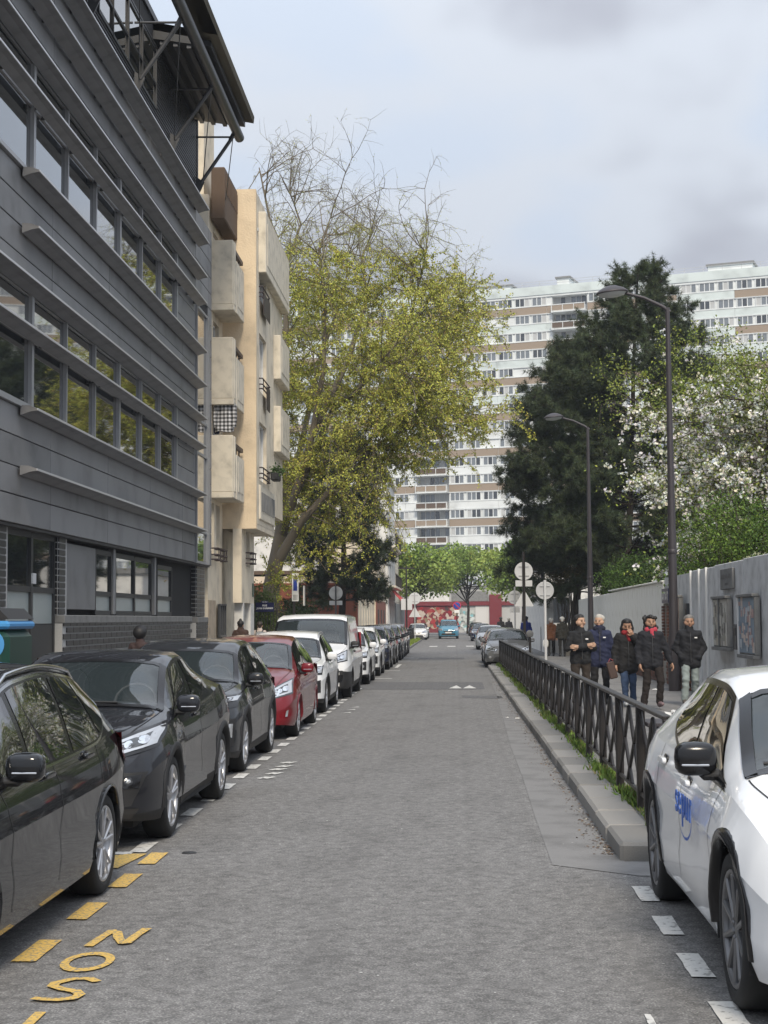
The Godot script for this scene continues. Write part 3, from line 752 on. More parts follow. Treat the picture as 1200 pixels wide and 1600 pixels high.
	wbox(o, "gate", M.frame_dark, -6.5, -6.46, .1, 2.1, -42.1, -43.3)
	for k in 4: wbox(o, "gate_bar", M.steel, -6.46, -6.43, .1, 2.1, -42.15 - k * .36, -42.19 - k * .36)
	for y in [.15, 1.2, 2.06]: wbox(o, "gate_bar", M.steel, -6.459, -6.42, y, y + .05, -42.12, -43.28)
	wbox(o, "wall_plaque", M.plate_green, -6.0, -5.98, 2.35, 2.75, -45.55, -45.85, .004)
	wbox(o, "downpipe", M.galv, Y - .02, Y + .03, 12.9, 13.0, -43.6, -43.7)
	# shirt hung over the lowest balcony
	var t = thing("hanging_shirt", "black and white checked shirt hung up above the lower balcony", "shirt", Vector3(-6.2, 6.7, -41.5))
	var im = Image.create(64, 64, false, Image.FORMAT_RGB8)
	for y in 64:
		for x in 64:
			var a = (x / 8) % 2; var b = (y / 8) % 2
			var v = .72 if a + b == 0 else (.22 if a + b == 1 else .02)
			im.set_pixel(x, y, Color(v, v, v * 1.03).linear_to_srgb())
	var sm = mat("check", 1, 1, 1, 0.9); grain(sm, tex(im), .42)
	var g = Geo.new()
	var rows = []
	for i in 9:
		var r = PackedVector3Array(); var f = i / 8.0
		for j in 15:
			var w = TAU * j / 14
			var hw = lerpf(.17, .25, smoothstep(0, .35, f)) + .015 * sin(f * 9.0)
			r.append(Vector3(cos(w) * hw + .02 * sin(f * 5.0), 1.02 - f * .92 + .012 * cos(w * 3), sin(w) * (.09 + .03 * sin(w * 4 + f * 6))))
		rows.append(r)
	g.grid(rows, true); part(t, "shirt_body", g, sm)
	for s in [-1, 1]:
		g = Geo.new(); g.tube([Vector3(s * .15, .98, 0), Vector3(s * .24, .8, .02), Vector3(s * .27, .5, .03), Vector3(s * .25, .22, .03)], [.07, .075, .065, .055], 10); part(t, "sleeve", g, sm)
	g = Geo.new(); g.tube([Vector3(-.17, 1.01, 0), Vector3(0, 1.1, 0), Vector3(.17, 1.01, 0)], .012, 6); g.tube([Vector3(0, 1.1, 0), Vector3(0, 1.2, 0), Vector3(.03, 1.22, 0)], .008, 6); part(t, "hanger", g, M.trim)
	t = thing("hanging_trousers", "dark blue cloth hung beside the checked shirt on the balcony", "clothing", Vector3(-6.44, 6.72, -41.55))
	g = Geo.new(); g.cbox(Vector3(0, .5, 0), Vector3(.16, .95, .06), .025); g.cbox(Vector3(-.01, .97, 0), Vector3(.12, .05, .1), .02); part(t, "cloth", g, M.car_navy)
func house(nm: String, label: String, x0: float, x1: float, h: float, z0: float, z1: float, wall: Material, rows: Array, n: int, base: Material = null, bh := 3.0) -> Node3D:
	var o = thing(nm, label, "building", Vector3((x0 + x1) / 2, 0, (z0 + z1) / 2))
	var side: float = x1          # street face
	var holes = []
	for r in rows:
		for k in n:
			var zc = lerpf(z0, z1, (k + .5) / n)
			holes.append([r[0], r[1], zc + .55, zc - .55])
	holed(o, "wall", wall, side - .3, side, 0.1, h, z0, z1, holes)
	wbox(o, "end_wall", wall, x0, side - .301, .1, h, z0, z0 - .3)
	wbox(o, "core", wall, x0, side - .31, .1, h - .02, z0 - .31, z1)
	for q in holes: opening(o, side, q[0], q[1], q[2], q[3], wall)
	if base: wbox(o, "base_course", base, side, side + .05, .1, bh, z0 - .02, z1)
	wbox(o, "cornice", M.precast, side - .1, side + .22, h - .25, h, z0, z1, .03)
	wbox(o, "roof", M.concrete, x0, side, h, h + .25, z0, z1)
	return o
func make_far_left() -> void:
	# terracotta annex behind the pine
	var o = thing("terracotta_house", "low terracotta rendered house with cream street front behind the pine", "building", Vector3(-8, 0, -86))
	wbox(o, "end_wall", M.terracotta, -13, -5.45, .1, 3.5, -82.0, -82.3)
	wbox(o, "wall_pier", M.terracotta, -5.9, -5.15, .1, 3.7, -81.9, -82.6)
	for k in 4: wbox(o, "wall_board", M.terracotta, -13, -5.95, 1.0 + k * .6, 1.05 + k * .6, -81.95, -82.0)
	wbox(o, "coping", M.terracotta, -13, -5.9, 3.5, 3.62, -81.9, -82.4)
	var hs = []
	for k in 6: hs.append([1.2, 2.9, -84.0 - k * 2.6, -84.8 - k * 2.6])
	holed(o, "street_wall", M.cream_pale, -5.45, -5.2, .1, 4.1, -82.6, -100, hs)
	for q in hs: opening(o, -5.2, q[0], q[1], q[2], q[3], M.cream_pale)
	wbox(o, "core", M.cream_pale, -13, -5.5, .1, 4.0, -82.4, -100)
	wbox(o, "roof", M.brown_concrete, -13, -5.1, 4.1, 4.3, -82.3, -100)
	house("white_town_house", "white rendered town house with red shutters seen through the pine branches", -16, -8.6, 11.5, -96, -112, M.render_white, [[4.6, 6.4], [7.6, 9.4]], 5)
	var hb = house("cream_town_house", "narrow cream street house with a terracotta ground floor past the annex", -13, -5.1, 7.0, -100.1, -114, M.cream_pale, [[4.2, 5.8]], 4, M.terracotta, 2.9)
	for k in 3: wbox(hb, "door", M.plum, -5.06, -5.0, .1, 2.3, -102 - k * 4.2, -103 - k * 4.2)
	var hc = house("white_corner_house", "white corner house with grey ironwork balcony next to the red awning", -13, -4.9, 12.5, -114.1, -128, M.render_white, [[1.0, 2.9], [4.2, 6.0], [7.2, 9.0], [9.8, 11.4]], 4)
	for y in [4.0, 7.0]:
		var b = wbox(hc, "balcony", M.precast, -4.9, -4.3, y, y + .16, -114.6, -127.5, .02)
		for k in 24: 
			var g = Geo.new(); bx(g, -4.34, -4.31, y + .16, y + 1.0, -114.8 - k * .54, -114.83 - k * .54); part(b, "baluster", g, M.rail)
		var g2 = Geo.new(); bx(g2, -4.36, -4.29, y + 1.0, y + 1.05, -114.6, -127.5); part(b, "balcony_rail", g2, M.rail)
	house("grey_street_house", "grey plastered house behind the red awning at the street end", -13, -4.9, 9.0, -128.1, -152, M.precast, [[4.0, 5.6], [6.4, 8.0]], 6, M.concrete, 3.0)
	var aw = thing("red_awning", "bright red shop awning sloping over the left pavement", "awning", Vector3(-4.62, 2.2, -121))
	var g = Geo.new()
	for k in 12: g.prism(PackedVector2Array([Vector2(-.3, 1.9), Vector2(.95, .55), Vector2(.95, .5), Vector2(-.3, 1.84)]), Transform3D(Basis(), Vector3(0, 0, 5.0 - k * 1.0 - .98)), .98)
	part(aw, "canopy", g, M.awning)
	g = Geo.new()
	for k in 24: g.prism(PackedVector2Array([Vector2(0, 0), Vector2(.25, -.16), Vector2(.48, 0)]), Transform3D(Basis(Vector3.UP, PI / 2), Vector3(.95, .5, 5.0 - k * .5)), .015)
	part(aw, "valance", g, M.awning)
	for z in [4.5, -6.5]: 
		g = Geo.new(); g.tube([Vector3(-.28, .9, z), Vector3(.92, .56, z)], .025, 6); part(aw, "arm", g, M.galv)
func make_shop() -> void:
	var o = thing("red_shop", "red fronted single storey shop with a colourful mural closing the street", "building", Vector3(0, 0, -188))
	wbox(o, "wall", M.shop_grey, -14, 14, 0, 5.4, -188.2, -198)
	wbox(o, "fascia", M.shop_red, -7, 8, 3.25, 3.75, -187.9, -188.2, .03)
	wbox(o, "pillar", M.shop_red, 4.3, 5.8, 0, 4.6, -187.8, -188.2, .03)
	wbox(o, "shopfront", M.shop_red, -7, -.1, 0, 3.25, -188.1, -188.2)
	wbox(o, "shopfront", M.tower_recess, 2.6, 4.3, 0, 3.25, -188.1, -188.2)
	var cols = [Color(.30, .03, .03), Color(.36, .17, .12), Color(.38, .30, .22), Color(.05, .03, .03), Color(.25, .015, .02), Color(.45, .37, .31), Color(.20, .17, .10)]
	var mg = Geo.new()
	for k in 90:
		mg.col = cols[rng.randi() % cols.size()]
		var x = rng.randf_range(-4.6, .4); var y = rng.randf_range(.5, 3.0); var a = rng.randf() * TAU; var p = PackedVector2Array()
		for i in 7: p.append(Vector2(cos(TAU * i / 7 + a) * rng.randf_range(.12, .42), sin(TAU * i / 7 + a) * rng.randf_range(.12, .42)))
		mg.prism(p, Transform3D(Basis(), Vector3(x, y, -188.098)), .002 + k * .0004)
	wp(o, "mural", mg, M.vcol)
	mg = Geo.new()
	for k in 40:
		mg.col = [Color(.45, .48, .45), Color(.25, .30, .28), Color(.55, .58, .56), Color(.2, .42, .45)][rng.randi() % 4]
		var p = PackedVector2Array(); var a = rng.randf() * TAU
		for i in 6: p.append(Vector2(cos(TAU * i / 6 + a) * rng.randf_range(.1, .4), sin(TAU * i / 6 + a) * rng.randf_range(.1, .4)))
		mg.prism(p, Transform3D(Basis(), Vector3(rng.randf_range(.6, 2.3), rng.randf_range(.4, 2.8), -188.098)), .002 + k * .0004)
	wp(o, "mural", mg, M.vcol)
	wbox(o, "upper_panel", M.render_white, -5, -.6, 3.8, 5.2, -188.1, -188.2); wbox(o, "upper_panel", M.concrete, -.3, 4.2, 3.8, 5.0, -188.1, -188.2)
	wbox(o, "roof", M.concrete, -14.1, 14.1, 5.4, 5.7, -188, -198)
func make_tower() -> void:
	var a = deg_to_rad(18.9)
	var o = thing("apartment_tower", "long white apartment slab block with tan spandrel bands rising above the trees", "building", Vector3(7.04, 0, -255), -a)
	var gl = [M.tower_glass, M.tower_glass, M.tower_glass_dark, M.curtain, M.tower_glass]
	var box = func(nm: String, m: Material, u0, u1, y0, y1, d0, d1, par: Node = null):
		var g = Geo.new(); bx(g, u0, u1, y0, y1, d0, d1); return part(o if par == null else par, nm, g, m)
	var balc = [[-13.9, -8.1], [10.2, 16.1], [25.8, 31.2]]
	for q in [[-42, -13.9], [-8.1, 10.2], [16.1, 25.8], [31.2, 62]]: box.call("wall", M.tower_white, q[0], q[1], 0, 55.0, -14, -.001)
	for q in balc: box.call("recess_wall", M.tower_recess, q[0], q[1], 0, 55.0, -14, -1.3)
	box.call("roof_band", M.tower_aqua, -42.2, 62.2, 55.05, 56.5, -14, .35)
	box.call("roof_band", M.tower_white, -42.1, 62.1, 54.7, 55.05, -14, .22)
	for q in [[-4.0, 2.5, 58.5], [10.6, 12.6, 59.0], [35.5, 42.5, 58.8], [24, 27, 58.4]]:
		box.call("roof_house", M.tower_white, q[0], q[1], 56.5, q[2] - 1, -7, -2); box.call("roof_cap", M.concrete, q[0] - .3, q[1] + .3, q[2] - 1, q[2] - .7, -7.3, -1.7)
	for k in 34: box.call("roof_rail_post", M.galv, -40 + k * 3.0, -39.93 + k * 3.0, 56.5, 57.4, -.3, -.23)
	for y in [56.95, 57.4]: box.call("roof_rail", M.galv, -42, 62, y, y + .06, -.3, -.24)
	# shared window group: white frame with three panes
	var fg = Geo.new()
	for x in [-1.2, -.4, .4, 1.2]: bx(fg, x - .06, x + .06, -.68, .68, .02, .14)
	for y in [-.68, .68]: bx(fg, -1.26, 1.26, y - .06, y + .06, .021, .15)
	var fm = fg.mesh()
	var pm = bmesh(Vector3(.68, 1.26, .03))
	var rest = Geo.new(); var restg = Geo.new()
	var us = []
	var u = -40.0
	while u < 60.0:
		var ok = true
		for b in balc:
			if u + 1.4 > b[0] and u - 1.4 < b[1]: ok = false
		if ok: us.append(u); u += 2.93
		else: u += .35
	for k in range(-4, 15):
		var y = 13.4 + 2.9 * k
		for uu in us:
			if rng.randf() < .08 and k > 3: continue
			if (uu > 5.0 and k < 7) or uu < -21.0 or k < 0 or uu > 48.0:
				bx(restg, uu - 1.15, uu + 1.15, y - .64, y + .64, .0, .05)
				for x in [-1.2, -.4, .4, 1.2]: bx(rest, uu + x - .06, uu + x + .06, y - .68, y + .68, .02, .14)
				continue
			var w = part(o, "window", fm, M.tower_white); w.position = Vector3(uu, y, 0)
			for x in [-.8, 0, .8]:
				var p = part(w, "pane", pm, gl[rng.randi() % 5]); p.position = Vector3(x, 0, .025)
		# spandrel under the row
		var tan_row = posmod(k, 2) == 0
		var us0 = [-42.0, -13.9, -8.1, 10.2, 16.1, 25.8, 31.2, 62.0]
		for i in range(0, 8, 2):
			var e: float = us0[i]
			while e < us0[i + 1] - .1:
				var f = minf(e + 8.7, us0[i + 1])
				var m: Material = M.tower_tan if (tan_row and not (e > 30 and e < 37)) else (M.tower_white if k < 9 else M.tower_aqua)
				box.call("spandrel_panel", m, e + .04, f - .04, y - 2.05, y - .85, .002, .10)
				e = f
			box.call("floor_strip", M.tower_white, us0[i], us0[i + 1], y - 2.2, y - 2.08, .003, .2)
			box.call("floor_strip", M.tower_white, us0[i], us0[i + 1], y - .84, y - .74, .003, .16)
		# balconies
		if k < 0: continue
		for b in balc:
			if b[0] > 20 and k < 9: continue
			var n = 6
			for j in n:
				var x0: float = lerpf(b[0] + .3, b[1] - .3, j / float(n)); var x1: float = lerpf(b[0] + .3, b[1] - .3, (j + .82) / n)
				box.call("balcony_window", gl[rng.randi() % 5], x0, x1, y - .7, y + .6, -1.3, -1.24)
			box.call("balcony_slab", M.tower_white, b[0] + .05, b[1] - .05, y - 2.2, y - 2.0, -1.29, 1.1)
			var fr = box.call("balcony_front", M.tower_tan if tan_row else M.brown_concrete, b[0] + .25, b[1] - .25, y - 1.85, y - 1.05, 1.0, 1.04)
			box.call("balcony_rail", M.tower_white, b[0] + .05, b[1] - .05, y - 1.0, y - .88, .95, 1.1)
			for j in 4: box.call("balcony_post", M.tower_white, lerpf(b[0] + .1, b[1] - .2, j / 3.0), lerpf(b[0] + .2, b[1] - .1, j / 3.0), y - 2.0, y - 1.0, .96, 1.08)
	var r1 = part(o, "window_frames", rest, M.tower_white); r1.set_meta("kind", "stuff")
	r1 = part(o, "window_panes", restg, M.tower_glass); r1.set_meta("kind", "stuff")
func make_right_far() -> void:
	var o = thing("white_pavilion", "low white rendered pavilion behind the iron fence", "building", Vector3(8, 0, -90))
	wbox(o, "wall", M.render_white, 4.6, 14, .1, 4.4, -88, -98); wbox(o, "roof", M.concrete, 4.4, 14.2, 4.4, 4.7, -87.8, -98.2)
	for k in 3: wbox(o, "window", M.tower_glass_dark, 5.6 + k * 2.2, 6.6 + k * 2.2, 1.4, 2.8, -87.95, -88)
	o = thing("white_garden_wall", "short white rendered garden wall beside the sign posts", "wall", Vector3(4.3, 0, -78))
	wbox(o, "wall", M.render_white, 4.1, 4.5, .1, 2.6, -70, -88); wbox(o, "coping", M.concrete, 4.02, 4.58, 2.6, 2.7, -69.9, -88)
	o = thing("iron_fence", "black iron bar fence on a brick base in front of the white pavilion", "fence", Vector3(5.2, 0, -68))
	for k in 26: 
		var g = Geo.new(); var x = 4.75 + .02 * k; var z = -63.5 - k * .28
		g.tube([Vector3(x, 1.1, z), Vector3(x, 2.85, z)], .014, 5); wp(o, "bar", g, M.rail)
	for y in [1.25, 2.65]:
		var g = Geo.new(); g.tube([Vector3(4.75, y, -63.5), Vector3(5.25, y, -70.5)], .018, 5); wp(o, "rail", g, M.rail)
	var g3 = Geo.new()
	var bd = (Vector3(5.25, 0, -70.5) - Vector3(4.75, 0, -63.5)).normalized()
	for r in 12:
		for k in 28:
			var m = M.brick_red as Material if rng.randf() < .5 else M.brick_brown as Material
			var bm = Geo.new(); bm.cbox(Vector3(0, 0, 0), Vector3(.2, .068, .235), .006)
			if r > 5: at(o, "brick", bm.mesh(), m, Vector3(4.62 + .0167 * k * 1.07, .14 + r * .08, -63.4 - k * .25 - (.12 if r % 2 else 0.0)))
	wbox(o, "brick_base", M.mortar, 4.55, 4.9, .1, 1.08, -63.3, -70.5)
	# long panel wall with brick base
	o = thing("panel_wall", "long white and grey concrete panel wall on a brick plinth along the pavement", "wall", Vector3(5.1, 0, -40))
	var z = -37.2
	while z > -62.3:
		var e = maxf(z - 1.05, -62.4); var t = (z + 37.2) / -25.2
		wbox(o, "panel", M.wall_white, 5.02 + .0, 5.16, .62, lerpf(2.50, 2.38, t), z - .006, e + .006, .008)
		z = e
	wbox(o, "panel_backing", M.wall_grey, 5.08, 5.22, .62, 2.36, -37.2, -62.4)
	wbox(o, "coping", M.wall_white, 4.98, 5.24, 2.50, 2.54, -37.2, -50, .008)
	var hs = [[.1, 1.98, -37.05, -36.35]]
	holed(o, "grey_panel", M.wall_grey, 5.06, 5.2, .62, 2.60, -32.6, -37.2, [[.62, 1.98, -36.35, -37.05]])
	z = -32.6
	while z < -16.0:
		var e = z + 2.9
		wbox(o, "grey_panel", M.wall_grey, 5.0 + rng.randf_range(-.004, .004), 5.2, .12, 2.62 + (z + 32.6) * .006, z + .005, e - .005, .01); z = e
	for q in [-32.6, -31.5, -30.6]: wbox(o, "joint_strip", M.white, 4.955, 5.0, .12, 2.63, q - .035, q + .035, .005)
	# brick plinth and gate piers
	wbox(o, "plinth_core", M.mortar, 4.97, 5.2, .1, .62, -32.7, -62.4)
	var bms = [bmesh(Vector3(.06, .063, .21), .006)]
	for r in 7:
		z = -32.7 - (.11 if r % 2 else 0.0)
		while z > -50.0:
			if not (z < -36.2 and z > -37.2): at(o, "brick", bms[0], M.brick_red if rng.randf() < .55 else M.brick_brown, Vector3(4.965, .14 + r * .073, z - .11))
			z -= .222
	for q in [-36.3, -37.1]:
		wbox(o, "gate_pier", M.mortar, 5.02, 5.2, .1, 1.98, q - .1, q + .1)
		for r in 25: at(o, "brick", bms[0], M.brick_red if rng.randf() < .6 else M.brick_brown, Vector3(5.0, .14 + r * .073, q))
	var dr = wbox(o, "gate_door", M.wall_white, 5.1, 5.14, .1, 1.96, -36.4, -37.0)
	var kn = Geo.new(); bx(kn, 5.09, 5.10, 1.4, 1.6, -36.6, -36.78); part(dr, "door_notice", kn, M.concrete)
	# things on the wall
	var t = thing("door_sign", "dark blue sign with white letters over the brick framed gate", "sign", Vector3(5.0, 2.0, -36.6))
	var g = Geo.new(); g.cbox(Vector3(0, .16, 0), Vector3(.05, .34, 1.1), .006); part(t, "board", g, M.plate_navy)
	for k in 4: 
		g = Geo.new(); g.box(Vector3(-.027, .16, -.4 + k * .27), Vector3(.006, .2, .05)); g.box(Vector3(-.027, .16 + (.07 if k % 2 else -.05), -.34 + k * .27), Vector3(.006, .05, .10)); part(t, "letter", g, M.white)
	t = thing("wall_plaque", "grey metal plaque with engraved lines at the top of the grey wall", "sign", Vector3(4.97, 2.2, -28.2))
	g = Geo.new(); g.cbox(Vector3(0, .14, 0), Vector3(.05, .38, 1.25), .008); part(t, "plate", g, M.concrete)
	for k in 14:
		if k == 5 or k == 9: continue
		g = Geo.new(); g.box(Vector3(-.026, .19, -.48 + k * .07), Vector3(.004, .07 + .03 * (k % 2), .04)); part(t, "letter", g, M.steel)
	for k in 5: 
		g = Geo.new(); g.box(Vector3(-.026, .05, -.12 + k * .06), Vector3(.004, .04, .03)); part(t, "letter", g, M.steel)
	var posters = [[-34.0, 1.15, .95, .60, 0, "tall notice case with a red and pink poster beside the gate"], [-28.55, 1.10, .90, 1.5, 1, "double notice case of crowded photo sheets below the plaque"], [-26.0, 1.02, .98, 1.4, 2, "wide notice case with pink and blue posters by the wall end"]]
	for q in posters:
		t = thing("notice_case", q[5], "notice board", Vector3(4.93, q[1], q[0]))
		g = Geo.new(); g.cbox(Vector3(0, q[2] / 2, 0), Vector3(.1, q[2], q[3]), .01); part(t, "case", g, M.concrete)
		g = Geo.new(); g.cbox(Vector3(-.03, q[2] / 2, -q[3] / 2 + .02), Vector3(.1, q[2] + .04, .05), .006); part(t, "side_frame", g, M.white)
		g = Geo.new(); g.cbox(Vector3(-.03, q[2] + .01, 0), Vector3(.12, .05, q[3] + .04), .006); part(t, "top_frame", g, M.concrete)
		g = Geo.new(); g.cbox(Vector3(-.03, -.03, 0), Vector3(.12, .06, q[3] + .04), .006); part(t, "bottom_frame", g, M.concrete)
		g = Geo.new()
		var pal: Array = [[Color(.62, .25, .19), Color(.62, .45, .36), Color(.5, .07, .06), Color(.7, .58, .5)], [Color(.33, .32, .28), Color(.55, .53, .48), Color(.20, .19, .17), Color(.46, .42, .35)], [Color(.45, .32, .30), Color(.24, .30, .36), Color(.46, .50, .53), Color(.58, .50, .45)]][q[4]]
		for k in 60:
			g.col = pal[rng.randi() % 4] if q[4] != 0 else pal[2 if k % 3 == 0 else (0 if k % 2 else 3)]
			var w = rng.randf_range(.06, .2); var h = rng.randf_range(.05, .2)
			g.box(Vector3(-.052 - k * .0002, rng.randf_range(.1, q[2] - .1), rng.randf_range(-q[3] / 2 + .12, q[3] / 2 - .12)), Vector3(.003, h, w))
		g.col = pal[1]; g.box(Vector3(-.051, q[2] / 2, 0), Vector3(.003, q[2] - .06, q[3] - .08)); part(t, "poster", g, M.vcol)
		if q[4] == 1: 
			g = Geo.new(); g.cbox(Vector3(-.075, q[2] / 2, 0), Vector3(.03, q[2], .04), .006); part(t, "divider", g, M.concrete)
	for q in [[-33.1, 1.55, .8, .22, "narrow dark letter box beside the white joint strips"], [-27.4, 1.3, .45, .3, "small dark intercom panel between the two wide notice cases"]]:
		t = thing("wall_box", q[4], "box", Vector3(4.97, q[1], q[0]))
		g = Geo.new(); g.cbox(Vector3(0, 0, 0), Vector3(.07, q[2], q[3]), .012); part(t, "case", g, M.steel)
		g = Geo.new(); g.cbox(Vector3(-.036, q[2] * .2, 0), Vector3(.012, q[2] * .3, q[3] * .6), .004); part(t, "cover", g, M.frame_dark)
# ---------------------------------------------------------------- cars
# A car stands on y = 0, its nose towards +z; u runs from the nose (0) to the tail (L).
func pc(a: Array, u: float) -> float:          # smooth monotone curve through [u, value] pairs
	var n := a.size()
	if u <= a[0][0]: return a[0][1]
	if u >= a[n - 1][0]: return a[n - 1][1]
	var i := 0
	while a[i + 1][0] < u: i += 1
	var h: float = a[i + 1][0] - a[i][0]
	var d: float = (a[i + 1][1] - a[i][1]) / h
	var m0 := d; var m1 := d
	if i > 0:
		var dp: float = (a[i][1] - a[i - 1][1]) / (a[i][0] - a[i - 1][0])
		m0 = 0.0 if dp * d <= 0.0 else 2.0 * dp * d / (dp + d)
	if i < n - 2:
		var dn: float = (a[i + 2][1] - a[i + 1][1]) / (a[i + 2][0] - a[i + 1][0])
		m1 = 0.0 if dn * d <= 0.0 else 2.0 * dn * d / (dn + d)
	var t: float = (u - a[i][0]) / h
	var t2: float = t * t; var t3: float = t2 * t
	return (2 * t3 - 3 * t2 + 1) * a[i][1] + (t3 - 2 * t2 + t) * h * m0 + (-2 * t3 + 3 * t2) * a[i + 1][1] + (t3 - t2) * h * m1
class CarShape:
	var host; var p: Dictionary; var tab := []; var L := 4.0
	func raw_bottom(u: float) -> float: return host.pc(p.bot, u)
	func section(u: float) -> PackedVector2Array:
		var yb: float = raw_bottom(u)
		for a in [p.ax0, p.ax1]:
			var d: float = absf(u - a)
			if d < p.ar: yb = maxf(yb, p.wr + sqrt(p.ar * p.ar - d * d) - .01)
		var yt: float = host.pc(p.top, u)
		var ybe: float = minf(host.pc(p.belt, u), yt - .015)
		yb = minf(yb, ybe - .12)
		var w: float = host.pc(p.plan, u) * p.W * .5
		var wr: float = minf(host.pc(p.roofw, u) * p.W * .5, w * .95)
		var h := ybe - yb
		var g := yt - ybe
		var dr := minf(.075, g * .42)
		var r := PackedVector2Array()
		var hr: float = host.pc(p.bot, u)
		hr = ybe - hr
		var yy := func(f): return maxf(yb + .001 * f, ybe - hr * (1.0 - f))
		r.append(Vector2(w * .82, yb + .02))
		r.append(Vector2(w * (.95 if yb < .4 else .985), yb))
		for q in [[.13, .985], [.32, .999], [.50, .986], [.69, 1.0], [.87, .968]]:
			r.append(Vector2(w * q[1], maxf(yy.call(q[0]), yb + h * q[0] * .25)))
		r.append(Vector2(w * .915, ybe))
		r.append(Vector2(lerpf(w * .915, wr, .5) + .012, lerpf(ybe, yt - dr, .52)))
		r.append(Vector2(wr, yt - dr))
		r.append(Vector2(wr * .9, yt - dr * .42))
		r.append(Vector2(wr * .52, yt - dr * .1))
		r.append(Vector2(0, yt))
		return r
	func prep() -> void:
		L = p.L
		var u = 0.0
		while u <= L + .0001: tab.append(section(u)); u += .01
	func sec(u: float) -> PackedVector2Array: return tab[clampi(roundi(u * 100.0), 0, tab.size() - 1)]
	func side_x(u: float, y: float) -> float:
		var a = section(clampf(u, 0, L))
		for i in range(1, 9):
			if y <= a[i + 1].y: return lerpf(a[i].x, a[i + 1].x, clampf((y - a[i].y) / maxf(a[i + 1].y - a[i].y, .001), 0, 1))
		return a[9].x
	func top_y(a: PackedVector2Array, x: float) -> float:
		for i in range(9, 12):
			if x >= a[i + 1].x: return lerpf(a[i + 1].y, a[i].y, clampf((x - a[i + 1].x) / maxf(a[i].x - a[i + 1].x, .001), 0, 1.0))
		return a[12].y
	func inside(i: int, x: float, y: float) -> bool:
		var a: PackedVector2Array = tab[i]
		if x <= a[9].x and y > a[9].y: return y <= top_y(a, x)
		if y > a[9].y: return false
		for k in range(1, 9):
			if y <= a[k + 1].y or k == 8: return x <= lerpf(a[k].x, a[k + 1].x, clampf((y - a[k].y) / maxf(a[k + 1].y - a[k].y, .001), 0, 1))
		return false
	func hit(x: float, y: float, rear: bool) -> float:     # u where a line along the car at (x, y) meets the skin
		x = absf(x)
		var n = tab.size()
		for k in mini(n, 46 if rear else 75):
			var i = n - 1 - k if rear else k
			if inside(i, x, y): return i * .01
		return (L - .46) if rear else .75
	func pt(x: float, y: float, u: float) -> Vector3: return Vector3(x, y, p.L * .5 - u)
func car_patch(s: CarShape, q: Array, rear: bool, off: float, nx := 9, ny := 5) -> Geo:      # q: four (x, y) corners seen from the front
	var rows = []
	for j in ny + 1:
		var r = PackedVector3Array()
		for i in nx + 1:
			var t = i / float(nx); var v = j / float(ny)
			var a: Vector2 = (q[0] as Vector2).lerp(q[1], t).lerp((q[3] as Vector2).lerp(q[2], t), v)
			var u = s.hit(a.x, a.y, rear)
			var k = .9 if absf(a.x) > s.p.W * .40 else .25
			r.append(s.pt(a.x + signf(a.x) * off * k, a.y, u + (off if rear else -off)))
		rows.append(r)
	var g = Geo.new(); g.grid(rows); return g
func car_round(s: CarShape, x: float, y: float, r: float, off: float) -> Geo:
	var rows = []
	for j in 4:
		var row = PackedVector3Array()
		for i in 15:
			var a = -TAU * i / 14; var rr = r * j / 3.0
			var q = Vector2(x + cos(a) * rr, y + sin(a) * rr)
			var u = s.hit(q.x, q.y, false)
			var k = .9 if absf(q.x) > s.p.W * .40 else .25
			row.append(s.pt(q.x + signf(x) * off * k, q.y, u - off - .006 * (1.0 - j / 3.0)))
		rows.append(row)
	var g = Geo.new(); g.grid(rows, true); return g
func mirrored(q: Array) -> Array: return [Vector2(-q[1].x, q[1].y), Vector2(-q[0].x, q[0].y), Vector2(-q[3].x, q[3].y), Vector2(-q[2].x, q[2].y)]
func side_panel(s: CarShape, side: int, w: Array, off: float, grow: float, lo: float, hi: float, n := 10) -> Geo:
	# w: [front bottom u, front top u, rear bottom u, rear top u]
	var rows = []
	for j in 6:
		var t = j / 5.0
		var r = PackedVector3Array()
		for i in n + 1:
			var f = i / float(n)
			var u = lerpf(lerpf(w[0] - grow, w[1] - grow * .5, t), lerpf(w[2] + grow, w[3] + grow, t), f)
			var a = s.section(u)
			var yl: float = a[7].y + lo - grow; var yh: float = maxf(a[9].y - hi + grow, yl + .002)
			if s.p.has("kick"): yl = minf(yl + pc(s.p.kick, u), yh - .002)
			var y = lerpf(yl, yh, t)
			r.append(s.pt(side * (s.side_x(u, y) + off), y, u))
		rows.append(r)
	var g = Geo.new(); g.grid(rows); return g
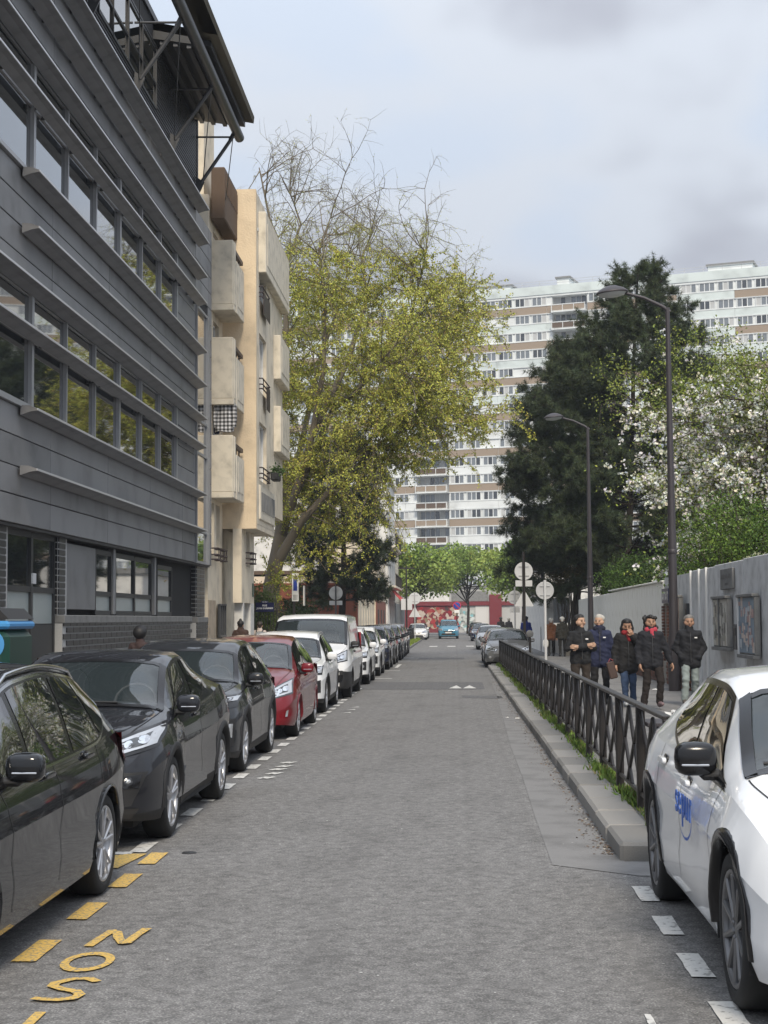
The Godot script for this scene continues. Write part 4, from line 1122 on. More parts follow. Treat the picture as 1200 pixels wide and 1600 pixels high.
func wheel_geo(r: float, w: float, style: int) -> Array:
	var xf = Transform3D(Basis(Vector3.BACK, -PI / 2), Vector3.ZERO)       # lathe axis along +x (outer side)
	var t = Geo.new(); var ri = r * .73
	t.lathe([Vector2(ri, -w / 2), Vector2(r * .9, -w / 2), Vector2(r * .985, -w * .38), Vector2(r, -w * .2), Vector2(r, w * .2), Vector2(r * .985, w * .38), Vector2(r * .93, w * .48), Vector2(r * .8, w * .5), Vector2(ri * 1.02, w * .45), Vector2(ri, w * .3)], 36, xf)
	var d = Geo.new()
	d.lathe([Vector2(ri * 1.0, w * .42), Vector2(ri * .95, w * .40), Vector2(ri * .92, w * .05), Vector2(.0, -.0)], 30, xf)
	var s = Geo.new()
	s.lathe([Vector2(ri * 1.03, w * .45), Vector2(ri * 1.01, w * .475), Vector2(ri * .94, w * .45), Vector2(ri * .93, w * .36)], 30, xf)
	s.lathe([Vector2(r * .18, w * .2), Vector2(r * .16, w * .36), Vector2(r * .08, w * .40), Vector2(0, w * .40)], 16, xf)
	var n: int = [5, 5, 10, 6][style]
	for k in n:
		for h in ([-1, 1] if style < 2 else [0]):
			var a0: float = TAU * k / n + h * .07; var a1: float = TAU * k / n + h * (.22 if style == 0 else .13)
			var p0 = Vector3(w * .36, cos(a0) * r * .12, sin(a0) * r * .12); var p1 = Vector3(w * .41, cos(a1) * ri * .97, sin(a1) * ri * .97)
			var dir = (p1 - p0).normalized()
			var tg = Vector3(1, 0, 0).cross(dir).normalized()
			var b = Basis(Vector3(1, 0, 0), dir, tg)
			s.cbox((p0 + p1) / 2, Vector3(w * .14, (p1 - p0).length(), r * [.075, .06, .085, .13][style]), .008, b)
	return [t, d, s]
func superpart(parent: Node, nm: String, p: Vector3, sz: Vector3, m: Material, e := .5, b := Basis()) -> MeshInstance3D:
	var g = Geo.new(); g.rbox(p, sz, e, 8, b); return part(parent, nm, g, m)
func make_car(nm: String, label: String, p: Dictionary, cat := "car") -> Node3D:
	var o = thing(nm, label, cat)
	var s = CarShape.new(); s.host = self; s.p = p; s.prep()
	var L: float = p.L; var paint: Material = M["car_" + p.color]
	# stations
	var us = [0.0, .008, .02, .04, .07, .11, .16, .22, .3, .4]
	for k in range(4, 10): us.append(L - us[k])
	for q in [.0, .008, .02, .04]: us.append(L - q)
	var u = .5
	while u < L - .45: us.append(u); u += .11
	u = p.ws[0] - .08
	while u < p.ws[1] + .08: us.append(u); u += .045
	us.append(p.ws[0]); us.append(p.ws[1])
	for a in [p.ax0, p.ax1]:
		for k in 17: us.append(a - cos(PI * k / 16.0) * (p.ar + .0))
		us.append(a - p.ar - .004); us.append(a + p.ar + .004)
	us.sort()
	var secs = []
	var last = -1.0
	for q in us:
		if (q - last > .003 or q == p.ws[0] or q == p.ws[1]) and q > last and q >= 0 and q <= L: secs.append([q, s.section(q)]); last = q
	var body = Geo.new(); var clad = Geo.new()
	var split: int = p.get("clad", 1)
	for side in [-1, 1]:
		for part_i in 2:
			var i0: int = 0 if part_i == 0 else split
			var i1: int = split if part_i == 0 else 12
			if i1 - i0 < 1: continue
			var rows = []
			for q in secs:
				var r = PackedVector3Array()
				for i in range(i0, i1 + 1): r.append(s.pt(side * q[1][i].x, q[1][i].y, q[0]))
				if side > 0: r.reverse()
				rows.append(r)
			if part_i == 0: clad.grid(rows)
			else:
				for cut in [[split, 5, 0], [5, 7, 0], [7, 9, 0], [9, 12, 1], [9, 12, 2]]:     # crisp shoulder and belt lines, an opening for the windscreen
					var sub = []
					for ri in rows.size():
						var uu: float = secs[ri][0]; var r = rows[ri]
						if cut[2] == 1 and uu > p.ws[0] + .001: continue
						if cut[2] == 2 and uu < p.ws[1] - .001: continue
						sub.append(r.slice(12 - cut[1], 12 - cut[0] + 1) if side > 0 else r.slice(cut[0] - split, cut[1] - split + 1))
					body.grid(sub)
	for e in [0, secs.size() - 1]:
		var a: PackedVector2Array = secs[e][1]; var uu: float = secs[e][0]
		for i in range(1, 12):
			var g2 = clad if i < split else body
			var q = [s.pt(-a[i].x, a[i].y, uu), s.pt(a[i].x, a[i].y, uu), s.pt(a[i + 1].x, a[i + 1].y, uu), s.pt(-a[i + 1].x, a[i + 1].y, uu)]
			if e == 0: g2.quad(q[0], q[1], q[2], q[3])
			else: g2.quad(q[1], q[0], q[3], q[2])
	part(o, "body", body, paint)
	part(o, "sill_cladding", clad, M.trim if split > 1 else paint)
	var und = Geo.new(); bx(und, -p.W * .38, p.W * .38, .17, .55, L / 2 - .25, -L / 2 + .25)
	bx(und, -p.W * .46, p.W * .46, .2, .5, L / 2 - p.ax0 - p.ar - .04, L / 2 - p.ax1 + p.ar + .04); part(o, "underbody", und, M.well)
	# glass
	var ws = func(u0: float, u1: float, inset0: float, inset1: float, off: float) -> Geo:
		var rows = []
		for j in 9:
			var f = j / 8.0; var uu = lerpf(u0, u1, f); var a = s.section(uu); var hw: float = a[9].x - lerpf(inset0, inset1, f)
			var r = PackedVector3Array()
			for i in 13:
				var x = lerpf(-hw, hw, i / 12.0)
				r.append(s.pt(x, s.top_y(a, absf(x)) + off, uu - (off * .6 if u0 < L * .5 else -off * .6)))
			rows.append(r)
		var g = Geo.new(); g.grid(rows); return g
	for q in [[p.ws[0] - .02, p.ws[0] + .05], [p.ws[1] - .05, p.ws[1] + .01]]: part(o, "windscreen_border", ws.call(q[0], q[1], .004, .004, .010), M.trim_gloss)
	for side in [-1, 1]:
		var rows = []
		for j in 13:
			var uu = lerpf(p.ws[0], p.ws[1], j / 12.0); var a = s.section(uu); var r = PackedVector3Array()
			for xx in [a[9].x + .002, a[9].x - .055]: r.append(s.pt(side * xx, s.top_y(a, xx) + .010, uu - .006))
			if side < 0: r.reverse()
			rows.append(r)
		var bg = Geo.new(); bg.grid(rows); part(o, "windscreen_border", bg, M.trim_gloss)
	part(o, "windscreen", ws.call(p.ws[0] + .01, p.ws[1] - .01, .01, .01, .007), M.car_screen)
	var hb: float = s.section(p.ws[0])[12].y; var ht: float = s.section(p.ws[1] + .3)[12].y
	var ig = Geo.new(); ig.rbox(s.pt(0, hb - .10, p.ws[0] + .28), Vector3(p.W * .80, .24, .60), .5, 8); part(o, "dashboard", ig, M.trim)
	ig = Geo.new(); ig.box(s.pt(0, .62, p.ws[0] + 1.2), Vector3(p.W * .84, .5, 2.2)); part(o, "cabin_floor", ig, M.well)
	for side in [-1, 1]:
		var st = superpart(o, "seat", s.pt(side * p.W * .21, hb - .02, p.ws[1] + .36), Vector3(.46, .62, .16), M.seat, .6, Basis(Vector3.RIGHT, -.18))
		superpart(st, "headrest", s.pt(side * p.W * .21, minf(hb + .36, ht - .13), p.ws[1] + .42), Vector3(.26, .17, .10), M.seat, .6)
	ig = Geo.new(); var sw = []
	var cb = Basis(Vector3.RIGHT, -.5)
	for k in 17: sw.append(s.pt(p.W * .21, hb + .0, p.ws[0] + .62) + cb * Vector3(cos(TAU * k / 16) * .18, sin(TAU * k / 16) * .18, 0))
	ig.tube(sw, .014, 6, false); part(o, "steering_wheel", ig, M.trim)
	for side in [-1, 1]:
		var sg = Geo.new(); var rows = []
		for j in 15:
			var uu = lerpf(.22, p.ws[0] - .04, j / 14.0); var a = s.section(uu); var xx = a[9].x * .985
			rows.append(PackedVector3Array([s.pt(side * (xx - .004), s.top_y(a, xx) + .004, uu), s.pt(side * (xx + .003), s.top_y(a, minf(xx + .003, a[9].x)) + .004, uu)]))
		sg.grid(rows); part(o, "bonnet_seam", sg, M.well)
	if p.has("rw"): part(o, "rear_window", ws.call(p.rw[0], p.rw[1], .04, .04, .006), M.car_glass)
	var dl: Array = p.dlo
	for side in [-1, 1]:
		part(o, "window_trim", side_panel(s, side, [dl[0][0], dl[0][1], dl[dl.size() - 1][2], dl[dl.size() - 1][3]], .003, .03, .025, .03, 30), M.get(p.get("wtrim", "trim_gloss")))
		part(o, "pillar_panel", side_panel(s, side, [dl[0][0], dl[0][1], dl[dl.size() - 1][2], dl[dl.size() - 1][3]], .005, .014, .025, .03, 30), M.trim_gloss)
		for w in dl: part(o, "side_window", side_panel(s, side, w, .008, 0.0, .025, .03), M.car_glass)
		# door seams
		for q in p.seams:
			var g = Geo.new(); var rows = []
			for j in 15:
				var a = s.section(q[0]); var y = lerpf(maxf(a[1].y + .1, .3), a[7].y + .01, j / 14.0); var uu: float = lerpf(q[0], q[1], pow(j / 14.0, 2.0))
				var x = side * (s.side_x(uu, y) + .0025)
				rows.append(PackedVector3Array([s.pt(x, y, uu - .004), s.pt(x, y, uu + .004)]))
			g.grid(rows); part(o, "door_seam", g, M.well)
		for q in p.handles:
			var x = s.side_x(q[0], q[1])
			superpart(o, "door_handle", s.pt(side * (x + .018), q[1], q[0]), Vector3(.03, .035, .22), M.get(p.get("hmat", "car_" + p.color)), .45)
			superpart(o, "handle_cup", s.pt(side * (x - .004), q[1], q[0] - .03), Vector3(.02, .07, .13), M.trim_gloss, .7)
		# mirror
		var mp: Array = p.mirror          # u, y
		var mx = s.side_x(mp[0], mp[1])
		var mr = superpart(o, "mirror", s.pt(side * (mx + .115), mp[1] + .055, mp[0]), Vector3(.20, .16, .15), M.get(p.get("mmat", "car_" + p.color)), .62)
		var mg = Geo.new(); mg.cbox(s.pt(side * (mx + .115), mp[1] + .055, mp[0] + .068), Vector3(.16, .115, .02), .02); part(mr, "mirror_glass", mg, M.chrome)
		mg = Geo.new(); mg.cbox(s.pt(side * (mx + .03), mp[1] - .02, mp[0]), Vector3(.14, .05, .09), .02); part(mr, "mirror_arm", mg, M.trim)
		mg = Geo.new(); mg.cbox(s.pt(side * (mx + .125), mp[1] + .03, mp[0] - .068), Vector3(.13, .010, .016), .004); part(mr, "mirror_indicator", mg, M.lens)
		# arches
		for a in [p.ax0, p.ax1]:
			var g = Geo.new(); var rows = []
			var rw: float = p.get("ring", .02)
			for k in 25:
				var w = lerpf(-.12, PI + .12, k / 24.0); var r = PackedVector3Array()
				for j in 5:
					var rr: float = p.ar - .012 + rw * [0, .05, .5, .95, 1.0][j]
					var y: float = maxf(p.wr + sin(w) * rr, .19); var uu: float = a - cos(w) * rr
					r.append(s.pt(side * (s.side_x(uu, maxf(y, p.wr + sin(w) * (p.ar + .012))) + [-.05, .008, .014, .010, -.004][j]), y, uu))
				if side > 0: r.reverse()
				rows.append(r)
			g.grid(rows); part(o, "wheel_arch", g, M.get(p.get("archmat", "car_" + p.color)))
			g = Geo.new(); rows = []
			for k in 17:
				var w = lerpf(-.3, PI + .3, k / 16.0)
				var x0: float = s.side_x(a, p.wr + p.ar + .02)
				rows.append(PackedVector3Array([s.pt(side * (x0 - .03), p.wr + sin(w) * (p.ar - .004), a - cos(w) * (p.ar - .004)), s.pt(side * (x0 - .36), p.wr + sin(w) * (p.ar - .004), a - cos(w) * (p.ar - .004)), s.pt(side * (x0 - .36), p.wr, a)]))
			g.grid(rows); part(o, "wheel_well", g, M.well)
	# wheels
	var wg = wheel_geo(p.wr, p.get("ww", .21), p.get("rim", 0))
	var tm: Mesh = wg[0].mesh(); var dm: Mesh = wg[1].mesh(); var sm: Mesh = wg[2].mesh()
	for a in [p.ax0, p.ax1]:
		for side in [-1, 1]:
			var w = part(o, "wheel", tm, M.tyre)
			w.position = s.pt(side * (p.W * .5 - p.get("ww", .21) * .5 - .03), p.wr, a)
			w.rotation.y = 0.0 if side > 0 else PI
			w.rotation.x = rng.randf() * 0.0
			part(w, "rim_dish", dm, M.get(p.get("rimmat", "alloy")))
			part(w, "rim", sm, M.get(p.get("rimmat", "alloy")))
	# front and rear patches: [name, material, mirrored, four corners, offset]
	for q in p.front:
		var g = car_patch(s, q[3], false, q[4]); var po = part(o, q[0], g, M[q[1]])
		if q[2]: part(o, q[0], car_patch(s, mirrored(q[3]), false, q[4]), M[q[1]])
		if q[0] == "grille": part(o, "badge", car_round(s, .0001, (q[3][0].y + q[3][2].y) * .5 + .02, .045, q[4] + .01), M.chrome)
		if q[0] == "headlight":          # dark inner cells with round reflectors
			var c0 = q[3]
			var bl = func(a: float, b: float) -> Vector2: return (c0[0] as Vector2).lerp(c0[1], a).lerp((c0[3] as Vector2).lerp(c0[2], a), b)
			for side in [-1, 1]:
				var cell = [bl.call(.08, .22), bl.call(.86, .18), bl.call(.84, .80), bl.call(.10, .84)]
				part(o, "headlight_cell", car_patch(s, cell if side > 0 else mirrored(cell), false, q[4] + .004), M.lens_dark)
				for t in [.28, .56, .78]:
					var cc = bl.call(t, .5); var hh = absf(bl.call(t, .2).y - bl.call(t, .8).y) * .42
					part(o, "reflector", car_round(s, cc.x * side, cc.y, minf(hh, .045), q[4] + .008), M.chrome)
	for q in p.rear:
		part(o, q[0], car_patch(s, q[3], true, q[4]), M[q[1]])
		if q[2]: part(o, q[0], car_patch(s, mirrored(q[3]), true, q[4]), M[q[1]])
	for q in p.get("lamps", []):       # round reflectors: x, y, radius
		for side in [-1, 1]:
			var lq = [V(q[0] - q[2], q[1] + q[2]), V(q[0] + q[2], q[1] + q[2]), V(q[0] + q[2], q[1] - q[2]), V(q[0] - q[2], q[1] - q[2])]
			part(o, "lamp", car_round(s, q[0] * side, q[1], q[2], .016), M.get(q[3])); part(o, "lamp_centre", car_round(s, q[0] * side, q[1], q[2] * .55, .019), M.lens)
	if p.get("rails", false):
		for side in [-1, 1]:
			var g = Geo.new(); var pts = []
			for k in 11:
				var uu = lerpf(p.ws[1] + .15, p.get("rail_end", L - .75), k / 10.0); var a = s.section(uu)
				pts.append(s.pt(side * (a[9].x - .02), a[9].y + (.035 if k > 0 and k < 10 else .0) + .005, uu))
			g.tube(pts, .016, 6); part(o, "roof_rail", g, M.get(p.get("railmat", "trim_gloss")))
	# wipers
	for k in 2:
		var g = Geo.new(); var x0 = -.15 + k * .5; var pts = []
		for j in 5:
			var x = x0 - j * .12; var a = s.section(p.ws[0] + .05); pts.append(s.pt(x, s.top_y(a, absf(x)) + .018, p.ws[0] + .04 + j * .012))
		g.tube(pts, .009, 5); part(o, "wiper", g, M.trim)
	return o
func place(c: Node3D, p: Dictionary, side_x: float, axle: float, rear := false) -> void:       # side_x: flank nearest the lane, axle: z of front (or rear) axle
	var k: float = p.get("k", .945)
	c.scale = Vector3(k, k * p.get("ky", .96), k)
	var sg := -1.0 if side_x < 0.0 else 1.0
	c.position = Vector3(side_x + sg * p.W * .5 * k, 0, axle + ((p.ax1 if rear else p.ax0) - p.L * .5) * k)
func V(x: float, y: float) -> Vector2: return Vector2(x, y)
func base_car(L: float, W: float, H: float, wb: float, fo: float) -> Dictionary:
	return {L = L, W = W, H = H, ax0 = fo, ax1 = fo + wb, wr = .325, ar = .375, bot = [[0, .24], [.5, .2], [L - .5, .22], [L, .34]],
		plan = [[0, .66], [.03, .76], [.10, .86], [.25, .94], [.6, .99], [1.2, 1.0], [L - 1.0, 1.0], [L - .4, .965], [L - .15, .90], [L - .04, .83], [L, .74]],
		seams = [], handles = [], front = [], rear = [], dlo = []}
func make_cars() -> void:
	# 1 black people carrier
	var p = base_car(4.56, 1.80, 1.61, 2.78, .84)
	p.merge({color = "black", wr = .335, ar = .385, rim = 0, hmat = "car_black", wtrim = "chrome", rails = true, railmat = "chrome", rail_end = 4.0,
		top = [[0, .62], [.05, .76], [.25, .88], [.9, 1.0], [1.08, 1.04], [1.9, 1.47], [2.3, 1.55], [2.9, 1.575], [3.6, 1.535], [4.1, 1.455], [4.32, 1.18], [4.48, 1.02], [4.53, .9], [4.56, .72]],
		belt = [[0, .56], [.3, .8], [1.0, .935], [2.0, .96], [3.4, 1.0], [4.1, 1.06], [4.56, .98]], roofw = [[0, .6], [1.0, .82], [1.5, .78], [1.95, .70], [2.6, .69], [3.6, .66], [4.1, .62], [4.4, .68], [4.56, .66]],
		ws = [1.12, 1.88], rw = [4.12, 4.36], dlo = [[1.2, 1.95, 1.98, 2.02], [2.06, 2.10, 2.86, 2.92], [2.95, 3.01, 3.62, 3.5], [3.68, 3.55, 4.12, 3.92]],
		kick = [[3.6, 0.0], [3.9, .06], [4.15, .2]],
		seams = [[1.45, 1.4], [2.38, 2.46], [3.42, 3.5]], handles = [[2.26, .93], [3.2, .96]], mirror = [1.55, .99],
		front = [["grille", "trim_gloss", false, [V(-.42, .72), V(.42, .72), V(.38, .5), V(-.38, .5)], .012], ["headlight", "lens", true, [V(.46, .73), V(.80, .80), V(.80, .68), V(.46, .62)], .01]],
		rear = [["tail_light", "tail_red", true, [V(.52, 1.0), V(.85, 1.04), V(.86, .80), V(.52, .84)], .012], ["number_plate", "plate", false, [V(-.26, .86), V(.26, .86), V(.26, .76), V(-.26, .76)], .012], ["rear_bumper", "trim", false, [V(-.6, .48), V(.6, .48), V(.6, .36), V(-.6, .36)], .01]]}, true)
	var c = make_car("people_carrier", "black people carrier with chrome window line and split spoke alloy wheels", p)
	place(c, p, -2.10, -9.37, true)
	# 2 coupe crossover
	p = base_car(4.36, 1.80, 1.56, 2.64, .93)
	p.merge({color = "charcoal", wr = .345, ar = .40, clad = 2, ring = .065, archmat = "trim", rim = 1, mmat = "car_charcoal",
		bot = [[0, .25], [.5, .21], [3.9, .25], [4.36, .42]],
		top = [[0, .58], [.03, .68], [.10, .78], [.3, .92], [.75, 1.02], [1.12, 1.08], [1.95, 1.47], [2.3, 1.545], [2.6, 1.555], [3.1, 1.50], [3.6, 1.38], [4.05, 1.14], [4.25, 1.02], [4.33, .9], [4.36, .72]],
		belt = [[0, .52], [.12, .68], [.5, .90], [1.1, .97], [2.2, 1.0], [3.2, 1.08], [3.7, 1.16], [4.1, 1.06], [4.36, .86]], roofw = [[0, .62], [.8, .80], [1.15, .82], [1.5, .76], [1.98, .69], [2.6, .67], [3.4, .60], [4.0, .55], [4.36, .6]],
		plan = [[0, .55], [.03, .68], [.10, .80], [.25, .91], [.55, .985], [.93, 1.0], [1.6, .965], [2.4, .96], [3.2, .985], [3.6, 1.0], [3.95, .985], [4.2, .92], [4.32, .83], [4.36, .74]],
		ws = [1.15, 1.92], rw = [3.5, 4.0], dlo = [[1.25, 1.98, 2.34, 2.36], [2.42, 2.43, 3.15, 3.0]], kick = [[2.6, 0.0], [3.0, .07], [3.3, .18]],
		seams = [[1.45, 1.42], [2.42, 2.45], [3.15, 3.35]], handles = [[2.28, .95]], mirror = [1.52, 1.03],
		front = [["headlight_housing", "trim_gloss", true, [V(.36, .80), V(.85, 1.0), V(.84, .80), V(.40, .67)], .010], ["headlight", "lens", true, [V(.40, .79), V(.83, .97), V(.82, .83), V(.42, .70)], .018], ["headlight_bezel", "lens_dark", true, [V(.50, .79), V(.74, .885), V(.73, .845), V(.50, .75)], .026], ["lower_intake", "trim", true, [V(.36, .62), V(.80, .62), V(.70, .36), V(.36, .34)], .009],
			["grille", "trim_gloss", false, [V(-.42, .70), V(.42, .70), V(.38, .62), V(-.38, .62)], .014], ["lower_grille", "trim", false, [V(-.40, .52), V(.40, .52), V(.48, .30), V(-.48, .30)], .012], ["number_plate", "plate", false, [V(-.26, .56), V(.26, .56), V(.26, .45), V(-.26, .45)], .03], ["bumper_lip", "trim", false, [V(-.74, .34), V(.74, .34), V(.70, .26), V(-.70, .26)], .02], ["lamp_bezel", "trim_gloss", true, [V(.60, .59), V(.76, .60), V(.74, .50), V(.60, .50)], .013]],
		lamps = [[.68, .555, .030, "lens_dark"]],
		rear = [["tail_light", "tail_red", true, [V(.40, 1.04), V(.84, 1.02), V(.84, .88), V(.44, .94)], .012], ["number_plate", "plate", false, [V(-.26, .82), V(.26, .82), V(.26, .72), V(-.26, .72)], .012]]}, true)
	c = make_car("crossover", "dark charcoal coupe crossover with swept headlights and round fog lamps", p)
	place(c, p, -2.14, -11.84)
	# silver flash on the rocker
	for side in [-1, 1]:
		var g = Geo.new(); g.prism(PackedVector2Array([V(-1.05, .30), V(-.75, .50), V(-.66, .54), V(.42, .36), V(.42, .31)]), Transform3D(Basis(Vector3.UP, PI / 2 if side > 0 else -PI / 2), Vector3(side * .862, 0, 0)).scaled_local(Vector3(side, 1, 1)), .012)
		part(c, "rocker_panel", g, M.car_graphite)
	# 3 compact SUV
	p = base_car(4.18, 1.765, 1.59, 2.56, .85)
	p.merge({color = "graphite", wr = .345, ar = .40, clad = 2, ring = .075, archmat = "trim", rim = 1, mmat = "trim_gloss",
		top = [[0, .66], [.03, .78], [.10, .88], [.3, .97], [.75, 1.03], [1.08, 1.08], [1.75, 1.46], [2.1, 1.565], [2.6, 1.59], [3.3, 1.56], [3.75, 1.46], [4.0, 1.12], [4.12, 1.0], [4.18, .7]],
		belt = [[0, .6], [.12, .76], [.5, .92], [1.05, .98], [2.2, 1.02], [3.2, 1.06], [3.8, 1.08], [4.18, .9]], roofw = [[0, .64], [1.05, .83], [1.4, .78], [1.8, .71], [2.6, .69], [3.6, .65], [4.18, .64]],
		plan = [[0, .66], [.03, .77], [.10, .87], [.25, .95], [.55, .99], [.85, 1.0], [1.5, .97], [2.6, .97], [3.3, 1.0], [3.8, .97], [4.05, .9], [4.18, .76]],
		ws = [1.1, 1.72], rw = [3.78, 4.02], dlo = [[1.2, 1.82, 2.25, 2.27], [2.31, 2.33, 3.05, 3.0], [3.1, 3.05, 3.5, 3.42]], kick = [[2.9, 0.0], [3.5, .1]], seams = [[1.35, 1.33], [2.29, 2.31], [3.0, 3.15]], handles = [[2.15, .95], [3.0, .98]], mirror = [1.46, 1.03],
		front = [["headlight_housing", "trim_gloss", true, [V(.40, .90), V(.82, .95), V(.82, .80), V(.44, .78)], .010], ["headlight", "lens", true, [V(.44, .885), V(.81, .93), V(.80, .88), V(.46, .85)], .018], ["grille", "trim", false, [V(-.42, .62), V(.42, .62), V(.52, .32), V(-.52, .32)], .014], ["upper_grille", "trim_gloss", false, [V(-.4, .84), V(.4, .84), V(.4, .76), V(-.4, .76)], .012], ["side_intake", "trim", true, [V(.62, .66), V(.82, .68), V(.80, .36), V(.60, .40)], .009], ["fog_strip", "lens", true, [V(.74, .62), V(.79, .62), V(.78, .46), V(.73, .48)], .018], ["number_plate", "plate", false, [V(-.26, .56), V(.26, .56), V(.26, .45), V(-.26, .45)], .03], ["skid_plate", "alloy", false, [V(-.5, .31), V(.5, .31), V(.44, .26), V(-.44, .26)], .02]],
		rear = [["tail_light", "tail_red", true, [V(.45, 1.04), V(.84, 1.02), V(.84, .9), V(.45, .94)], .012]]}, true)
	c = make_car("compact_suv", "glossy graphite compact SUV with black wheel arch trims behind the coupe crossover", p)
	place(c, p, -2.27, -16.92)
	# 4 dark red MPV
	p = base_car(4.62, 1.775, 1.575, 2.78, .95)
	p.merge({color = "darkred", wr = .315, ar = .36, rim = 2,
		top = [[0, .58], [.03, .68], [.12, .77], [.4, .90], [.95, 1.04], [1.1, 1.07], [2.05, 1.46], [2.5, 1.555], [3.0, 1.575], [3.7, 1.54], [4.2, 1.46], [4.42, 1.15], [4.56, 1.0], [4.62, .7]],
		belt = [[0, .52], [.2, .70], [.6, .88], [1.1, .95], [2.0, .97], [3.4, 1.02], [4.2, 1.06], [4.62, .94]], roofw = [[0, .62], [1.05, .83], [1.5, .79], [2.05, .71], [2.7, .69], [4.0, .64], [4.62, .64]],
		ws = [1.12, 2.02], rw = [4.22, 4.45], dlo = [[1.15, 1.9, 1.5, 1.96], [1.6, 2.05, 2.42, 2.44], [2.48, 2.5, 3.35, 3.35], [3.42, 3.41, 4.15, 4.0]], kick = [[3.5, 0.0], [4.15, .08]], seams = [[1.5, 1.48], [2.45, 2.47], [3.38, 3.45]], handles = [[2.3, .92], [3.2, .94]], mirror = [1.72, .99],
		front = [["headlight_housing", "lens_dark", true, [V(.40, .70), V(.80, .93), V(.83, .70), V(.50, .60)], .009], ["headlight", "lens", true, [V(.43, .695), V(.78, .90), V(.81, .72), V(.52, .625)], .015], ["lower_grille", "trim", false, [V(-.48, .44), V(.48, .44), V(.56, .27), V(-.56, .27)], .012], ["grille", "trim_gloss", false, [V(-.3, .62), V(.3, .62), V(.3, .57), V(-.3, .57)], .012], ["number_plate", "plate", false, [V(-.26, .54), V(.26, .54), V(.26, .43), V(-.26, .43)], .016], ["running_light", "lens", true, [V(.75, .44), V(.78, .46), V(.77, .36), V(.74, .36)], .012]],
		lamps = [[.60, .72, .06, "chrome"]],
		rear = [["tail_light", "tail_red", true, [V(.5, 1.1), V(.84, 1.04), V(.85, .84), V(.54, .84)], .012]]}, true)
	c = make_car("red_estate", "dark red people carrier with clear teardrop headlights parked between the dark and white cars", p)
	place(c, p, -2.2, -21.99)
	# 5 white small SUV, also reused for the pair behind the van
	p = base_car(4.14, 1.79, 1.62, 2.60, .82)
	p.merge({color = "carwhite", wr = .34, ar = .395, clad = 2, ring = .055, archmat = "trim", rim = 1, mmat = "car_carwhite", rails = true, railmat = "alloy", rail_end = 3.5,
		top = [[0, .68], [.03, .80], [.10, .90], [.3, .98], [.8, 1.04], [1.05, 1.08], [1.7, 1.47], [2.1, 1.58], [2.6, 1.6], [3.3, 1.57], [3.75, 1.46], [3.98, 1.1], [4.08, 1.0], [4.14, .7]],
		belt = [[0, .6], [.12, .8], [.5, .93], [1.05, .99], [2.2, 1.03], [3.2, 1.07], [3.8, 1.08], [4.14, .9]], roofw = [[0, .64], [1.05, .83], [1.4, .78], [1.75, .71], [2.6, .69], [3.6, .65], [4.14, .64]],
		ws = [1.08, 1.67], rw = [3.78, 4.0], dlo = [[1.2, 1.77, 2.2, 2.22], [2.26, 2.28, 3.0, 2.98], [3.05, 3.03, 3.5, 3.4]], kick = [[2.9, 0.0], [3.5, .1]], seams = [[1.3, 1.28], [2.24, 2.26], [2.95, 3.1]], handles = [[2.1, .96], [2.92, .99]], mirror = [1.45, 1.04],
		front = [["headlight_housing", "trim_gloss", true, [V(.44, .88), V(.82, .93), V(.82, .76), V(.48, .76)], .010], ["headlight", "lens", true, [V(.48, .865), V(.80, .91), V(.80, .80), V(.50, .79)], .018], ["grille", "trim_gloss", false, [V(-.44, .86), V(.44, .86), V(.44, .74), V(-.44, .74)], .012], ["lower_grille", "trim", false, [V(-.5, .56), V(.5, .56), V(.58, .3), V(-.58, .3)], .014], ["side_intake", "trim", true, [V(.62, .62), V(.80, .66), V(.80, .42), V(.64, .42)], .010], ["number_plate", "plate", false, [V(-.26, .60), V(.26, .60), V(.26, .49), V(-.26, .49)], .03]],
		lamps = [[.70, .52, .045, "lens"]],
		rear = [["tail_light", "tail_red", true, [V(.5, 1.04), V(.84, 1.02), V(.84, .84), V(.5, .86)], .012]]}, true)
	var suv = p
	c = make_car("white_suv", "small white SUV with grey roof rails parked in front of the white van", p)
	place(c, p, -2.26, -27.58)
	for q in [[-39.45, "white SUV with dark lower bumper parked right behind the white van", "carwhite"], [-45.2, "second white SUV behind the white van, before the dark cars", "carwhite"]]:
		place(dup(c, "white_suv", Vector3.ZERO, 0.0, q[1]), p, -2.14, q[0])
	# 6 white van
	p = base_car(5.08, 1.956, 1.97, 3.10, .95)
